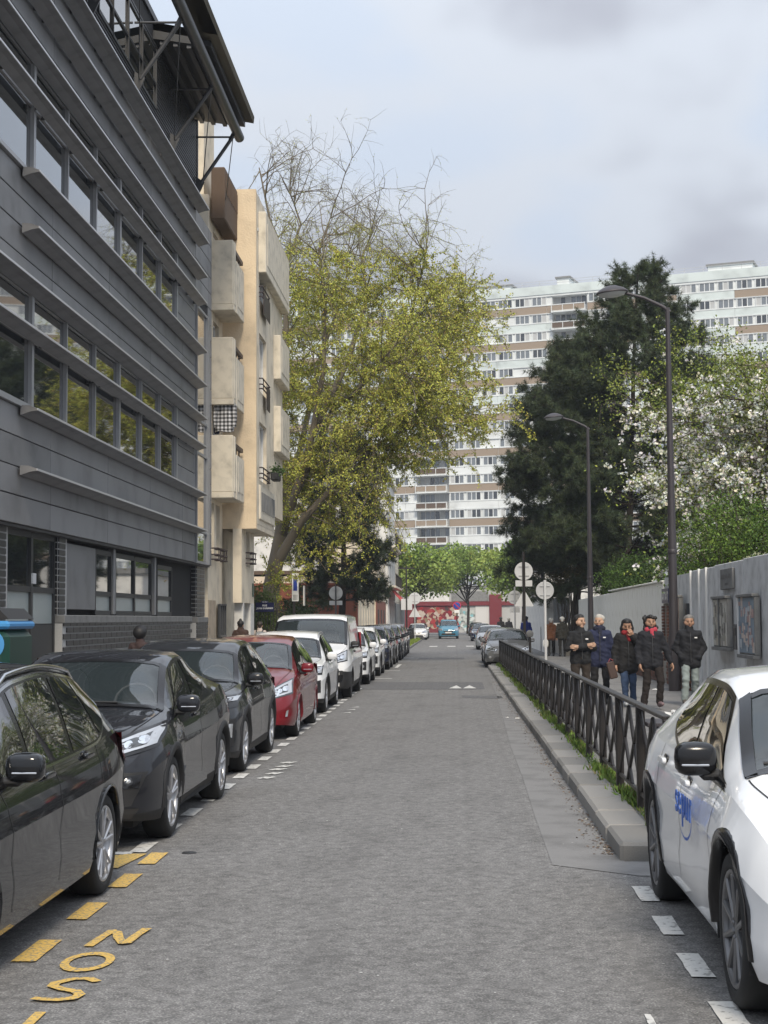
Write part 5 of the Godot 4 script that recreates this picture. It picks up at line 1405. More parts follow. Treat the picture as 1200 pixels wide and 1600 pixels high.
	p.merge({color = "carwhite", wr = .335, ar = .385, clad = 2, ring = .03, archmat = "trim", rim = 3, rimmat = "alloy_dark", mmat = "trim",
		bot = [[0, .24], [.6, .24], [4.9, .26], [5.08, .34]],
		top = [[0, .80], [.02, .92], [.08, 1.0], [.3, 1.10], [.75, 1.22], [.9, 1.27], [1.55, 1.82], [1.8, 1.93], [2.2, 1.965], [3.5, 1.97], [4.9, 1.95], [5.02, 1.85], [5.08, 1.4]],
		belt = [[0, .70], [.12, .90], [.5, 1.04], [.95, 1.12], [2.0, 1.16], [4.9, 1.16], [5.08, 1.1]], roofw = [[0, .7], [.85, .88], [1.2, .86], [1.6, .82], [2.2, .80], [4.9, .80], [5.08, .78]],
		plan = [[0, .70], [.03, .80], [.10, .88], [.25, .95], [.5, .985], [.95, 1.0], [4.8, 1.0], [5.0, .97], [5.08, .93]],
		ws = [.93, 1.58], dlo = [[1.0, 1.58, 2.0, 2.02]], seams = [[1.15, 1.1], [2.08, 2.10], [3.3, 3.32]], handles = [[1.98, 1.06], [2.2, 1.06]], hmat = "trim", mirror = [1.35, 1.18],
		front = [["headlight_housing", "trim_gloss", true, [V(.44, .90), V(.87, 1.13), V(.90, .88), V(.48, .78)], .010], ["headlight", "lens", true, [V(.48, .895), V(.85, 1.10), V(.88, .90), V(.51, .805)], .018], ["grille", "trim_gloss", false, [V(-.44, .94), V(.44, .94), V(.46, .80), V(-.46, .80)], .014], ["bumper", "trim", false, [V(-.80, .66), V(.80, .66), V(.84, .27), V(-.84, .27)], .016], ["bumper_corner", "trim", true, [V(.74, .66), V(.965, .62), V(.965, .27), V(.74, .27)], .014], ["fog_housing", "trim_gloss", true, [V(.56, .56), V(.80, .56), V(.78, .40), V(.58, .40)], .028], ["number_plate", "plate", false, [V(-.26, .54), V(.26, .54), V(.26, .43), V(-.26, .43)], .03]],
		lamps = [[.68, .48, .05, "lens_dark"]],
		rear = [["tail_light", "tail_red", true, [V(.80, 1.5), V(.93, 1.5), V(.94, .9), V(.82, .9)], .012]]}, true)
	c = make_car("white_van", "tall white panel van with dark plastic bumper and large headlights", p, "van")
	place(c, p, -2.16, -32.72)
	# dark and grey cars further back on the left
	var far = [["navy", -50.9, "dark navy SUV with silver headlights behind the white SUVs"], ["greycar", -56.4, "grey SUV with roof rails parked behind the navy SUV"], ["black", -61.9, "black SUV parked between the grey and the silver cars"], ["silver", -67.2, "silver SUV parked before the maroon car"], ["maroon", -72.6, "maroon SUV at the end of the parked row by the railing"]]
	for q in far:
		var d = suv.duplicate(); d.color = q[0]; d.mmat = "trim_gloss"
		c = make_car("parked_suv", q[2], d); place(c, d, -2.12 + rng.randf_range(-.05, .03), q[1])
	# hatchback: grey one at the railing end and the row behind it
	p = base_car(4.06, 1.73, 1.45, 2.59, .78)
	var hatch = p
	p.merge({color = "greycar", wr = .31, ar = .355, rim = 2,
		top = [[0, .54], [.03, .64], [.10, .73], [.3, .84], [.85, .98], [1.0, 1.02], [1.75, 1.37], [2.1, 1.44], [2.6, 1.45], [3.2, 1.41], [3.65, 1.3], [3.9, 1.0], [4.0, .9], [4.06, .62]],
		belt = [[0, .48], [.2, .66], [.6, .83], [1.0, .89], [2.2, .94], [3.2, 1.0], [3.7, 1.02], [4.06, .84]], roofw = [[0, .62], [1.0, .83], [1.4, .77], [1.8, .69], [2.6, .67], [3.5, .62], [4.06, .62]],
		ws = [1.03, 1.72], rw = [3.68, 3.92], dlo = [[1.15, 1.8, 2.2, 2.22], [2.26, 2.28, 3.05, 2.95]], kick = [[2.7, 0.0], [3.1, .1]], seams = [[1.3, 1.28], [2.24, 2.26], [2.95, 3.1]], handles = [[2.1, .86]], mirror = [1.45, .95],
		front = [["headlight_housing", "lens_dark", true, [V(.38, .70), V(.78, .86), V(.81, .66), V(.44, .60)], .009], ["headlight", "lens", true, [V(.42, .69), V(.77, .84), V(.79, .68), V(.47, .62)], .015], ["grille", "trim_gloss", false, [V(-.36, .64), V(.36, .64), V(.36, .58), V(-.36, .58)], .012], ["lower_grille", "trim", false, [V(-.46, .42), V(.46, .42), V(.58, .26), V(-.58, .26)], .012], ["number_plate", "plate", false, [V(-.26, .53), V(.26, .53), V(.26, .42), V(-.26, .42)], .018]],
		lamps = [[.66, .40, .045, "lens"]],
		rear = [["tail_light", "tail_red", true, [V(.5, .98), V(.82, .96), V(.84, .76), V(.56, .78)], .012]]}, true)
	c = make_car("grey_hatchback", "grey metallic hatchback parked at the end of the long railing", p)
	place(c, p, 1.0, -52.4)
	var row = [["graphite", -57.3, 1.02, "graphite hatchback parked directly behind the grey hatchback"], ["silver", -82.5, 1.15, "silver hatchback parked beyond the graphite one on the right"], ["navy", -114, 1.2, "navy hatchback parked near the far crossing on the right"], ["black", -150, 1.35, "black hatchback parked at the far end of the right kerb"]]
	for q in row:
		var d = hatch.duplicate(); d.color = q[0]
		c = make_car("parked_hatchback", q[3], d); place(c, d, q[2], q[1])
	for q in [["carwhite", -123.0, "white hatchback parked past the zebra crossing near the red awning"], ["graphite", -131.0, "dark hatchback parked just behind the white hatchback at the street end"]]:
		var d = hatch.duplicate(); d.color = q[0]
		c = make_car("parked_hatchback", q[2], d); place(c, d, -2.15, q[1])
	# blue tall hatch driving towards us
	p = base_car(4.08, 1.73, 1.62, 2.54, .80)
	p.merge({color = "bluecar", wr = .32, ar = .365, rim = 2,
		top = [[0, .66], [.03, .76], [.1, .84], [.3, .94], [.75, 1.05], [.85, 1.08], [1.55, 1.5], [1.9, 1.6], [2.6, 1.62], [3.4, 1.58], [3.75, 1.46], [3.95, 1.1], [4.08, .7]],
		belt = [[0, .56], [.2, .76], [.6, .92], [1.0, .97], [2.2, 1.0], [3.4, 1.04], [4.08, .9]], roofw = [[0, .64], [.9, .85], [1.3, .80], [1.6, .74], [2.6, .72], [3.6, .68], [4.08, .66]],
		ws = [.9, 1.52], rw = [3.78, 3.98], dlo = [[1.05, 1.6, 2.1, 2.12], [2.16, 2.18, 2.9, 2.9], [2.95, 2.95, 3.6, 3.5]], seams = [[1.2, 1.2], [2.14, 2.14]], handles = [[2.0, .94]], mirror = [1.3, 1.0],
		front = [["headlight", "lens", true, [V(.46, .80), V(.80, .92), V(.82, .70), V(.5, .68)], .012], ["grille", "trim_gloss", false, [V(-.4, .66), V(.4, .66), V(.4, .58), V(-.4, .58)], .012], ["lower_grille", "trim", false, [V(-.55, .46), V(.55, .46), V(.6, .3), V(-.6, .3)], .012], ["number_plate", "plate", false, [V(-.26, .57), V(.26, .57), V(.26, .47), V(-.26, .47)], .018]],
		rear = [["tail_light", "tail_red", true, [V(.6, 1.04), V(.82, 1.02), V(.84, .8), V(.62, .8)], .012]]}, true)
	c = make_car("blue_car", "light blue compact car driving down the middle of the street", p)
	c.position = Vector3(-.48, 0, -128.8 + .80 - 2.04)
	# white car at the right edge
	p = base_car(4.06, 1.765, 1.47, 2.54, .82)
	p.merge({color = "carwhite", wr = .33, ar = .385, ring = .05, archmat = "trim_gloss", rim = 2, rimmat = "alloy_mid", rimdark = true, mmat = "trim_gloss",
		top = [[0, .54], [.03, .63], [.10, .72], [.3, .83], [.8, .93], [1.05, .97], [1.80, 1.32], [2.15, 1.385], [2.6, 1.395], [3.2, 1.36], [3.6, 1.25], [3.86, 1.0], [3.98, .9], [4.06, .63]],
		belt = [[0, .48], [.2, .66], [.6, .81], [1.05, .865], [2.2, .885], [3.2, .93], [3.7, .965], [4.06, .82]], roofw = [[0, .62], [1.0, .83], [1.4, .78], [1.85, .70], [2.6, .68], [3.5, .62], [4.06, .62]],
		plan = [[0, .62], [.03, .72], [.10, .83], [.25, .92], [.55, .985], [.82, 1.0], [1.6, .975], [2.4, .975], [3.1, .99], [3.4, 1.0], [3.7, .965], [3.95, .88], [4.06, .76]],
		ws = [1.08, 1.77], rw = [3.62, 3.88], dlo = [[1.2, 1.86, 2.22, 2.26], [2.28, 2.32, 3.1, 2.95]], kick = [[2.6, 0.0], [3.0, .08], [3.2, .16]], seams = [[1.3, 1.28], [2.26, 2.28], [2.95, 3.12]], handles = [[2.12, .81], [2.95, .85]], mirror = [1.5, .93],
		front = [["headlight_housing", "trim_gloss", true, [V(.40, .70), V(.72, .79), V(.74, .64), V(.44, .58)], .010], ["headlight", "lens_dark", true, [V(.43, .69), V(.70, .77), V(.72, .66), V(.47, .60)], .018], ["headlight_strip", "lens", true, [V(.47, .695), V(.68, .755), V(.68, .74), V(.47, .68)], .030], ["grille", "trim", false, [V(-.46, .66), V(.46, .66), V(.42, .36), V(-.42, .36)], .014], ["number_plate", "plate", false, [V(-.26, .42), V(.26, .42), V(.26, .32), V(-.26, .32)], .03]],
		rear = [["tail_light", "tail_red", true, [V(.4, .9), V(.70, .88), V(.70, .76), V(.4, .78)], .012]]}, true)
	c = make_car("white_hatchback", "white hatchback with blue door lettering and black mirrors beside the railing", p)
	p.k = 1.0; p.ky = 1.0; place(c, p, 1.13, -6.69)
	# lettering on the door that faces the road
	var f = SystemFont.new(); f.font_names = PackedStringArray(["Droid Sans"]); f.font_weight = 700; f.font_italic = true
	var tmsh = TextMesh.new(); tmsh.font = f; tmsh.text = "sepur"; tmsh.font_size = 32; tmsh.pixel_size = .0062; tmsh.depth = .004
	var tm = part(c, "lettering", tmsh, mat("logo_blue", .02, .10, .42, .4))
	tm.transform = Transform3D(Basis(Vector3.UP, -PI / 2), Vector3(-.893, .735, 4.06 / 2 - 1.86))
	var arc = Geo.new(); var rows = []
	for k in 13:
		var w = lerpf(-2.3, .35, k / 12.0); var th = .006 * sin(PI * k / 12.0) + .002
		var cc = Vector2(.06 + cos(w) * .22, .70 + sin(w) * .13); var nn = Vector2(cos(w), sin(w)) * th
		rows.append(PackedVector3Array([Vector3(-.8945, cc.y + nn.y, 4.06 / 2 - 1.86 + cc.x + nn.x), Vector3(-.8945, cc.y - nn.y, 4.06 / 2 - 1.86 + cc.x - nn.x)]))
	arc.grid(rows); part(c, "logo_arc", arc, M.logo_blue)
# ---------------------------------------------------------------- people
# bones: [from, to, radius from, radius to]; a smooth union of tapered capsules meshed as surface nets
func nets(g: Geo, bones: Array, h: float, k: float, fold := 0.0) -> void:
	var fn := FastNoiseLite.new(); fn.frequency = 5.5; fn.seed = g.v.size() + bones.size(); fn.fractal_octaves = 2
	var lo := Vector3(9e9, 9e9, 9e9); var hi := -lo
	for b in bones:
		var r: float = maxf(b[2], b[3]) + k + h * 2
		for q in [b[0], b[1]]:
			lo = lo.min(q - Vector3.ONE * r); hi = hi.max(q + Vector3.ONE * r)
	var nx := int((hi.x - lo.x) / h) + 2; var ny := int((hi.y - lo.y) / h) + 2; var nz := int((hi.z - lo.z) / h) + 2
	var f := PackedFloat32Array(); f.resize(nx * ny * nz); f.fill(1.0)
	for b in bones:
		var a: Vector3 = b[0]; var ab: Vector3 = b[1] - a; var ll := maxf(ab.length_squared(), 1e-9); var ra: float = b[2]; var rb: float = b[3]
		var r := maxf(ra, rb) + k + h * 1.5
		var l: Vector3 = (a.min(b[1]) - Vector3.ONE * r - lo) / h; var u: Vector3 = (a.max(b[1]) + Vector3.ONE * r - lo) / h
		for z in range(maxi(0, int(l.z)), mini(nz, int(u.z) + 1)):
			for y in range(maxi(0, int(l.y)), mini(ny, int(u.y) + 1)):
				var row := (z * ny + y) * nx
				for x in range(maxi(0, int(l.x)), mini(nx, int(u.x) + 1)):
					var p := lo + Vector3(x, y, z) * h - a
					var t := clampf(p.dot(ab) / ll, 0.0, 1.0)
					var d := (p - ab * t).length() - ra - (rb - ra) * t
					var o := f[row + x]
					var e := maxf(k - absf(o - d), 0.0)
					f[row + x] = minf(o, d) - e * e / (4.0 * k)
	if fold > 0.0:         # creases of cloth
		for z in nz:
			for y in ny:
				for x in nx:
					var c := (z * ny + y) * nx + x
					if absf(f[c]) < h * 2.5: f[c] += fold * fn.get_noise_3d(x * h * 1.0, y * h * 1.6 + .5 * x * h, z * h)
	var id := PackedInt32Array(); id.resize(nx * ny * nz); id.fill(-1)
	var k0 := g.v.size()
	var sx := 1; var sy := nx; var sz := nx * ny
	var offs := [0, sx, sy, sx + sy, sz, sz + sx, sz + sy, sz + sx + sy]
	var ed := [[0, 1], [2, 3], [4, 5], [6, 7], [0, 2], [1, 3], [4, 6], [5, 7], [0, 4], [1, 5], [2, 6], [3, 7]]
	for z in nz - 1:
		for y in ny - 1:
			var row := (z * ny + y) * nx
			for x in nx - 1:
				var c := row + x
				if absf(f[c]) > h * 2.6: continue
				var m := 0
				for q in 8:
					if f[c + offs[q]] < 0.0: m |= 1 << q
				if m == 0 or m == 255: continue
				var s := Vector3.ZERO; var n := 0
				for e in ed:
					var v0 := f[c + offs[e[0]]]; var v1 := f[c + offs[e[1]]]
					if (v0 < 0.0) == (v1 < 0.0): continue
					var t := v0 / (v0 - v1)
					var p0 := Vector3(e[0] & 1, (e[0] >> 1) & 1, e[0] >> 2); var p1 := Vector3(e[1] & 1, (e[1] >> 1) & 1, e[1] >> 2)
					s += p0.lerp(p1, t); n += 1
				id[c] = g.v.size()
				g.v.append(lo + (Vector3(x, y, z) + s / n) * h); g.c.append(g.col)
				var gr := Vector3(f[c + sx] + f[c + sx + sy] + f[c + sx + sz] + f[c + sx + sy + sz] - f[c] - f[c + sy] - f[c + sz] - f[c + sy + sz], f[c + sy] + f[c + sx + sy] + f[c + sy + sz] + f[c + sx + sy + sz] - f[c] - f[c + sx] - f[c + sz] - f[c + sx + sz], f[c + sz] + f[c + sx + sz] + f[c + sy + sz] + f[c + sx + sy + sz] - f[c] - f[c + sx] - f[c + sy] - f[c + sx + sy])
				g.n.append(gr.normalized())
	for z in range(1, nz - 1):
		for y in range(1, ny - 1):
			for x in range(1, nx - 1):
				var c := (z * ny + y) * nx + x
				if absf(f[c]) > h * 2.0: continue
				var a := f[c] < 0.0
				for ax in 3:
					var st: int = [sx, sy, sz][ax]
					if a == (f[c + st] < 0.0): continue
					var u: int = [sy, sz, sx][ax]; var w: int = [sz, sx, sy][ax]
					var q0 := id[c]; var q1 := id[c - u]; var q2 := id[c - u - w]; var q3 := id[c - w]
					if q0 < 0 or q1 < 0 or q2 < 0 or q3 < 0: continue
					if a: g.ix.append_array(PackedInt32Array([q0, q2, q1, q0, q3, q2]))
					else: g.ix.append_array(PackedInt32Array([q0, q1, q2, q0, q2, q3]))
func hand_bones(w: Vector3, d: Vector3, palm_n: Vector3, s: float, side: float) -> Array:     # wrist, pointing direction, palm normal
	var lat = d.cross(palm_n).normalized() * side
	var b = [[w, w + d * .075 * s, .022 * s, .026 * s], [w + lat * .02 * s, w + d * .08 * s + lat * .026 * s, .016 * s, .014 * s], [w - lat * .02 * s, w + d * .08 * s - lat * .026 * s, .016 * s, .014 * s]]
	var ln = [.062, .072, .068, .052]
	for i in 4:
		var o = w + d * .085 * s + lat * (.03 - .02 * i) * s
		var e = (d + palm_n * .35).normalized(); var k: Vector3 = o + e * ln[i] * .5 * s
		var e2 = (d + palm_n * .95).normalized()
		b.append([o, k, .0095 * s, .009 * s]); b.append([k, k + e2 * ln[i] * .5 * s, .009 * s, .0075 * s])
	var th = w + d * .03 * s + lat * .026 * s
	var t1 = th + (d * .6 + lat * .8 + palm_n * .2).normalized() * .038 * s
	b.append([th, t1, .012 * s, .0105 * s]); b.append([t1, t1 + (d * .9 + lat * .25 + palm_n * .4).normalized() * .03 * s, .0105 * s, .0085 * s])
	return b
func person(label: String, P: Dictionary) -> Node3D:
	var H: float = P.h
	var o = thing("person", label, "person", P.at, P.get("yaw", 0.0), P.get("group", ""))
	var fine: float = P.get("cell", .014)
	var J = func(a: Array) -> Vector3: return Vector3(a[0], a[1], a[2]) * H
	var skin = mat("skin_%d" % o.get_index(), P.skin.r, P.skin.g, P.skin.b, .6)
	var top = mat("top_%d" % o.get_index(), P.top.r, P.top.g, P.top.b, .85)
	var leg = mat("leg_%d" % o.get_index(), P.leg.r, P.leg.g, P.leg.b, .9)
	grain(top, M.fine, .35, M.bump, .5); grain(leg, M.fine, .35, M.bump, .5)
	var hairm = mat("hair_%d" % o.get_index(), P.hair.r, P.hair.g, P.hair.b, .6)
	var shoem = mat("shoe_%d" % o.get_index(), P.shoe.r, P.shoe.g, P.shoe.b, .6)
	# joints
	var lean: Vector3 = P.get("lean", Vector3.ZERO)
	var sh = [J.call([-.094, .788, 0]) + lean, J.call([.094, .788, 0]) + lean]
	var el = [J.call(P.arm[0]), J.call(P.arm[2])]; var wr = [J.call(P.arm[1]), J.call(P.arm[3])]
	var hip = [J.call([-.052, .52, 0]), J.call([.052, .52, 0])]
	var kn = [J.call(P.kn[0]), J.call(P.kn[1])]; var an = [J.call(P.an[0]), J.call(P.an[1])]
	var body = []; var jk = []; var tr = []; var bj: float = P.get("bulk", .016)
	var chest = [[Vector3(-.052, .765, 0), Vector3(-.042, .57, 0), .050, .054], [Vector3(.052, .765, 0), Vector3(.042, .57, 0), .050, .054], [Vector3(0, .75, .008), Vector3(0, .6, .010), .056, .056]]
	for c in chest: 
		var b = [c[0] * H + lean, c[1] * H + lean * .3, c[2] * H, c[3] * H]
		body.append([b[0], b[1], b[2] * .82, b[3] * .82]); jk.append([b[0], b[1], b[2] + bj, b[3] + bj])
	var hem: float = P.get("hem", .50)
	for s in [-1, 1]: jk.append([Vector3(s * .044, .58, 0) * H, Vector3(s * .046, hem, 0) * H, .056 * H + bj, .062 * H + bj])
	jk.append([Vector3(0, .81, 0) * H + lean, Vector3(0, .845, 0) * H + lean, .05 * H + bj, .036 * H + bj])
	body.append([Vector3(-.05, .535, 0) * H, Vector3(.05, .535, 0) * H, .048 * H, .048 * H]); tr.append([Vector3(-.04, .53, -.006) * H, Vector3(.04, .53, -.006) * H, .060 * H, .060 * H])
	var hc: Vector3 = Vector3(0, .918, 0) * H + lean + P.get("head", Vector3.ZERO)
	body.append([Vector3(0, .80, 0) * H + lean, hc + Vector3(0, -.045, -.005) * H, .036 * H, .033 * H])
	for i in 2:
		body.append([sh[i], el[i], .025 * H, .021 * H]); body.append([el[i], wr[i], .021 * H, .017 * H])
		jk.append([sh[i], el[i], .031 * H + bj * .7, .027 * H + bj * .7]); jk.append([el[i], el[i].lerp(wr[i], .93), .027 * H + bj * .7, .021 * H + bj * .7])
		body.append([hip[i], kn[i], .042 * H, .030 * H]); body.append([kn[i], an[i], .030 * H, .021 * H])
		var fl: float = P.get("flare", .034)
		tr.append([hip[i], kn[i], .056 * H, .040 * H]); tr.append([kn[i], an[i] + Vector3(0, .015, 0) * H, .039 * H, fl * H * .92])
	var bg = Geo.new(); nets(bg, body, fine, .02)
	# head
	var hb = Basis(Vector3.UP, P.get("look", 0.0)) * Basis(Vector3.RIGHT, P.get("nod", 0.0))
	var hs = H / 1.58
	var hd = func(x, y, z) -> Vector3: return hc + hb * (Vector3(x, y, z) * hs)
	nets(bg, [[hd.call(0, .035, -.012), hd.call(0, .03, .012), .076 * hs, .074 * hs], [hd.call(0, -.03, .018), hd.call(0, -.075, .042), .058 * hs, .036 * hs], [hd.call(-.04, -.02, .025), hd.call(.04, -.02, .025), .048 * hs, .048 * hs], [hd.call(0, .015, .084), hd.call(0, -.022, .098), .010 * hs, .015 * hs], [hd.call(-.078, -.005, 0), hd.call(-.08, -.03, .004), .014 * hs, .010 * hs], [hd.call(.078, -.005, 0), hd.call(.08, -.03, .004), .014 * hs, .010 * hs]], minf(fine, .008), .012)
	for i in 2:
		if P.get("pockets", false): continue
		var d: Vector3 = (wr[i] - el[i]).normalized()
		var pn: Vector3 = P.palm[i] if P.has("palm") else Vector3(-1 if i else 1, 0, .2)
		pn = (pn - d * pn.dot(d)).normalized()
		nets(bg, hand_bones(wr[i] - d * .01, d, pn, hs, 1.0 if i else -1.0), .0045 if fine < .02 else .009, .006)
	part(o, "body", bg, skin)
	for s in [-1, 1]:
		var g = Geo.new(); g.rbox(hd.call(s * .032, .006, .078), Vector3(.022, .011, .012) * hs, 1.0, 5); part(o, "eye", g, M.trim)
		g = Geo.new(); g.rbox(hd.call(s * .033, .026, .080), Vector3(.036, .007, .012) * hs, 1.0, 5); part(o, "eyebrow", g, hairm)
	var mg = Geo.new(); mg.rbox(hd.call(0, -.058, .083), Vector3(.042, .010, .012) * hs, 1.0, 5); part(o, "mouth", mg, mat("lip_%d" % o.get_index(), P.skin.r * .75, P.skin.g * .5, P.skin.b * .5, .6))
	var gj = Geo.new(); nets(gj, jk, fine, .022, .017); part(o, P.get("topname", "jacket"), gj, top)
	var gt = Geo.new(); nets(gt, tr, fine, .02, .014); part(o, "trousers", gt, leg)
	for i in 2:
		var fd = Basis(Vector3.UP, 0.12 if i else -.12) * Vector3(0, 0, 1)
		var tip: float = P.get("toe", [0.0, 0.0])[i]
		var gs = Geo.new()
		var a: Vector3 = an[i]
		nets(gs, [[a + Vector3(0, -.002, -.012) * H, a + fd * .05 * H + Vector3(0, -.022 + tip * .5, 0) * H, .029 * H, .024 * H], [a + fd * .05 * H + Vector3(0, -.024 + tip * .5, 0) * H, a + fd * .105 * H + Vector3(0, -.027 + tip, 0) * H, .025 * H, .019 * H], [a + Vector3(0, -.02, -.02) * H, a + Vector3(0, -.022, 0) * H, .024 * H, .026 * H]], minf(fine, .01), .012)
		part(o, "shoe", gs, shoem)
	# hair
	var hbn = [[hd.call(0, .05, -.03), hd.call(0, .064, .008), .076 * hs, .068 * hs], [hd.call(-.03, .048, -.028), hd.call(.03, .048, -.028), .066 * hs, .066 * hs], [hd.call(0, .02, -.045), hd.call(0, -.04, -.045), .066 * hs, .05 * hs]]
	match P.get("hairdo", "short"):
		"long":
			for s in [-1, 1]: 
				hbn.append([hd.call(s * .06, .04, -.005), hd.call(s * .082, -.05, .01), .04 * hs, .042 * hs]); hbn.append([hd.call(s * .082, -.05, .01), hd.call(s * .085, -.17, .03), .042 * hs, .03 * hs])
			hbn.append([hd.call(0, 0, -.05), hd.call(0, -.16, -.05), .08 * hs, .07 * hs])
		"curly":
			var rr = RandomNumberGenerator.new(); rr.seed = 4
			for k in 34:
				var a = rr.randf() * TAU; var yy = rr.randf_range(-.11, .10)
				if sin(a) > .35 and yy < .055: continue
				var q = hd.call(cos(a) * (.085 + rr.randf() * .025), yy, sin(a) * .085 - .02); hbn.append([q, q + Vector3(0, .01, 0), .03 * hs, .026 * hs])
		"helmet": hbn = [[hd.call(0, .03, -.02), hd.call(0, .045, .0), .118 * hs, .115 * hs]]
		"bun": hbn.append([hd.call(0, .13, -.03), hd.call(0, .14, -.03), .04 * hs, .035 * hs])
	var gh = Geo.new(); nets(gh, hbn, minf(fine, .009), .014); part(o, "helmet" if P.get("hairdo", "") == "helmet" else "hair", gh, hairm)
	if P.has("scarf"):
		var gs = Geo.new(); nets(gs, [[hc + Vector3(-.06, -.125, .03) * hs, hc + Vector3(.06, -.125, .03) * hs, .05 * hs, .05 * hs], [hc + Vector3(0, -.13, .06) * hs, hc + Vector3(.02, -.25, .10) * hs, .045 * hs, .035 * hs], [hc + Vector3(-.02, -.13, -.03) * hs, hc + Vector3(.02, -.13, -.03) * hs, .06 * hs, .06 * hs]], .009, .015)
		part(o, "scarf", gs, mat("scarf_%d" % o.get_index(), P.scarf.r, P.scarf.g, P.scarf.b, .9))
	if fine < .02:
		var gz = Geo.new(); gz.tube([Vector3(0, .80, .075) * H + lean, Vector3(0, .72, .092) * H + lean, Vector3(0, .62, .094) * H, Vector3(0, hem + .01, .092) * H], .006, 5); part(o, "zip", gz, M.steel)
	if P.has("logo"):
		var gl = Geo.new(); gl.cbox(P.logo * H, Vector3(.05, .022, .012), .004); part(o, "chest_mark", gl, M.white)
	return o
func make_people() -> void:
	var stand = {kn = [[-.058, .285, .012], [.058, .285, .012]], an = [[-.06, .05, -.01], [.06, .05, -.01]]}
	var down = [[-.132, .62, -.015], [-.138, .475, .04], [.132, .62, -.015], [.138, .475, .04]]
	var sk = Color(.46, .29, .20); var skb = Color(.36, .21, .14)
	var blk = Color(.010, .011, .013)
	var p = {h = 1.62, at = Vector3(2.16, .10, -26.6), yaw = .12, look = .55, skin = sk, top = blk, leg = Color(.035, .026, .020), hair = Color(.012, .010, .009), shoe = Color(.02, .02, .02), topname = "sweater", bulk = .010, hem = .515, logo = Vector3(.052, .735, .092),
		arm = [[-.142, .635, .02], [.055, .665, .105], [.142, .635, .02], [-.05, .65, .125]], palm = [Vector3(0, .2, -1), Vector3(0, .2, -1)]}
	p.merge(stand)
	person("man in a black zip sweater standing with folded arms behind the railing", p)
	p = {h = 1.62, at = Vector3(2.62, .10, -28.0), yaw = -.05, look = -.35, skin = sk, top = Color(.016, .022, .060), leg = Color(.014, .014, .016), hair = Color(.42, .40, .36), shoe = Color(.02, .02, .02), hem = .47, bulk = .024, logo = Vector3(.05, .74, .105), scarf = Color(.012, .014, .03), arm = [[-.135, .63, .0], [-.14, .48, .05], [.145, .63, -.01], [.155, .475, .03]]}
	p.merge({kn = [[-.062, .285, .01], [.066, .285, .02]], an = [[-.066, .05, -.01], [.07, .05, .01]]})
	person("grey haired man in a navy rain jacket beside the man with folded arms", p)
	p = {h = 1.55, at = Vector3(3.02, .10, -27.2), yaw = .10, nod = .35, look = -.1, head = Vector3(0, -.012, .03), skin = skb, top = Color(.010, .010, .011), leg = Color(.055, .09, .17), hair = Color(.010, .008, .008), shoe = Color(.42, .44, .46), hem = .44, bulk = .03, hairdo = "long", scarf = Color(.22, .015, .02), arm = [[-.14, .62, .0], [-.15, .475, .06], [.13, .66, .07], [.045, .80, .11]], palm = [Vector3(.5, 0, -1), Vector3(-.3, .2, -1)]}
	p.merge({kn = [[-.035, .285, .035], [.062, .285, .0]], an = [[-.035, .052, .05], [.075, .055, -.05]], toe = [.01, 0.0], flare = .038})
	person("woman with long dark hair in a hooded black coat and blue jeans looking down", p)
	var bag = thing("shoulder_bag", "small brown flat bag held by the woman in the black coat", "bag", Vector3(2.74, .58, -27.05))
	var g = Geo.new(); g.cbox(Vector3(0, .16, 0), Vector3(.14, .30, .05), .015, Basis(Vector3.BACK, .25)); part(bag, "pouch", g, mat("bag_brown", .06, .035, .028, .6))
	g = Geo.new(); g.tube([Vector3(-.06, .30, 0), Vector3(-.03, .36, 0), Vector3(.02, .33, 0)], .008, 6); part(bag, "strap", g, mat("bag_strap", .28, .05, .06, .6))
	p = {h = 1.60, at = Vector3(3.34, .10, -26.4), yaw = .05, skin = skb, top = Color(.011, .012, .017), leg = Color(.018, .013, .012), hair = Color(.010, .008, .007), shoe = Color(.20, .14, .15), hem = .485, bulk = .028, hairdo = "curly", scarf = Color(.40, .045, .07), arm = [[-.14, .63, -.01], [-.13, .48, .05], [.155, .64, .0], [.205, .49, .03]]}
	p.merge({kn = [[-.055, .285, .02], [.085, .30, .07]], an = [[-.085, .05, .0], [.075, .07, .03]], flare = .042, toe = [.0, .018]})
	person("woman with curly hair and a pink scarf in a black jacket walking", p)
	p = {h = 1.60, at = Vector3(4.14, .10, -27.4), yaw = .0, nod = .05, skin = skb, top = Color(.010, .011, .015), leg = Color(.27, .32, .32), hair = Color(.16, .15, .14), shoe = Color(.10, .085, .07), hem = .47, bulk = .026, logo = Vector3(.055, .745, .112), pockets = true, arm = [[-.155, .63, -.025], [-.085, .52, .07], [.155, .63, -.025], [.085, .52, .07]]}
	p.merge({kn = [[-.055, .29, .07], [.058, .285, .0]], an = [[-.07, .06, .06], [.06, .075, -.11]], toe = [.012, -.03], flare = .040})
	person("man in a black jacket and pale washed jeans with hands in his pockets", p)
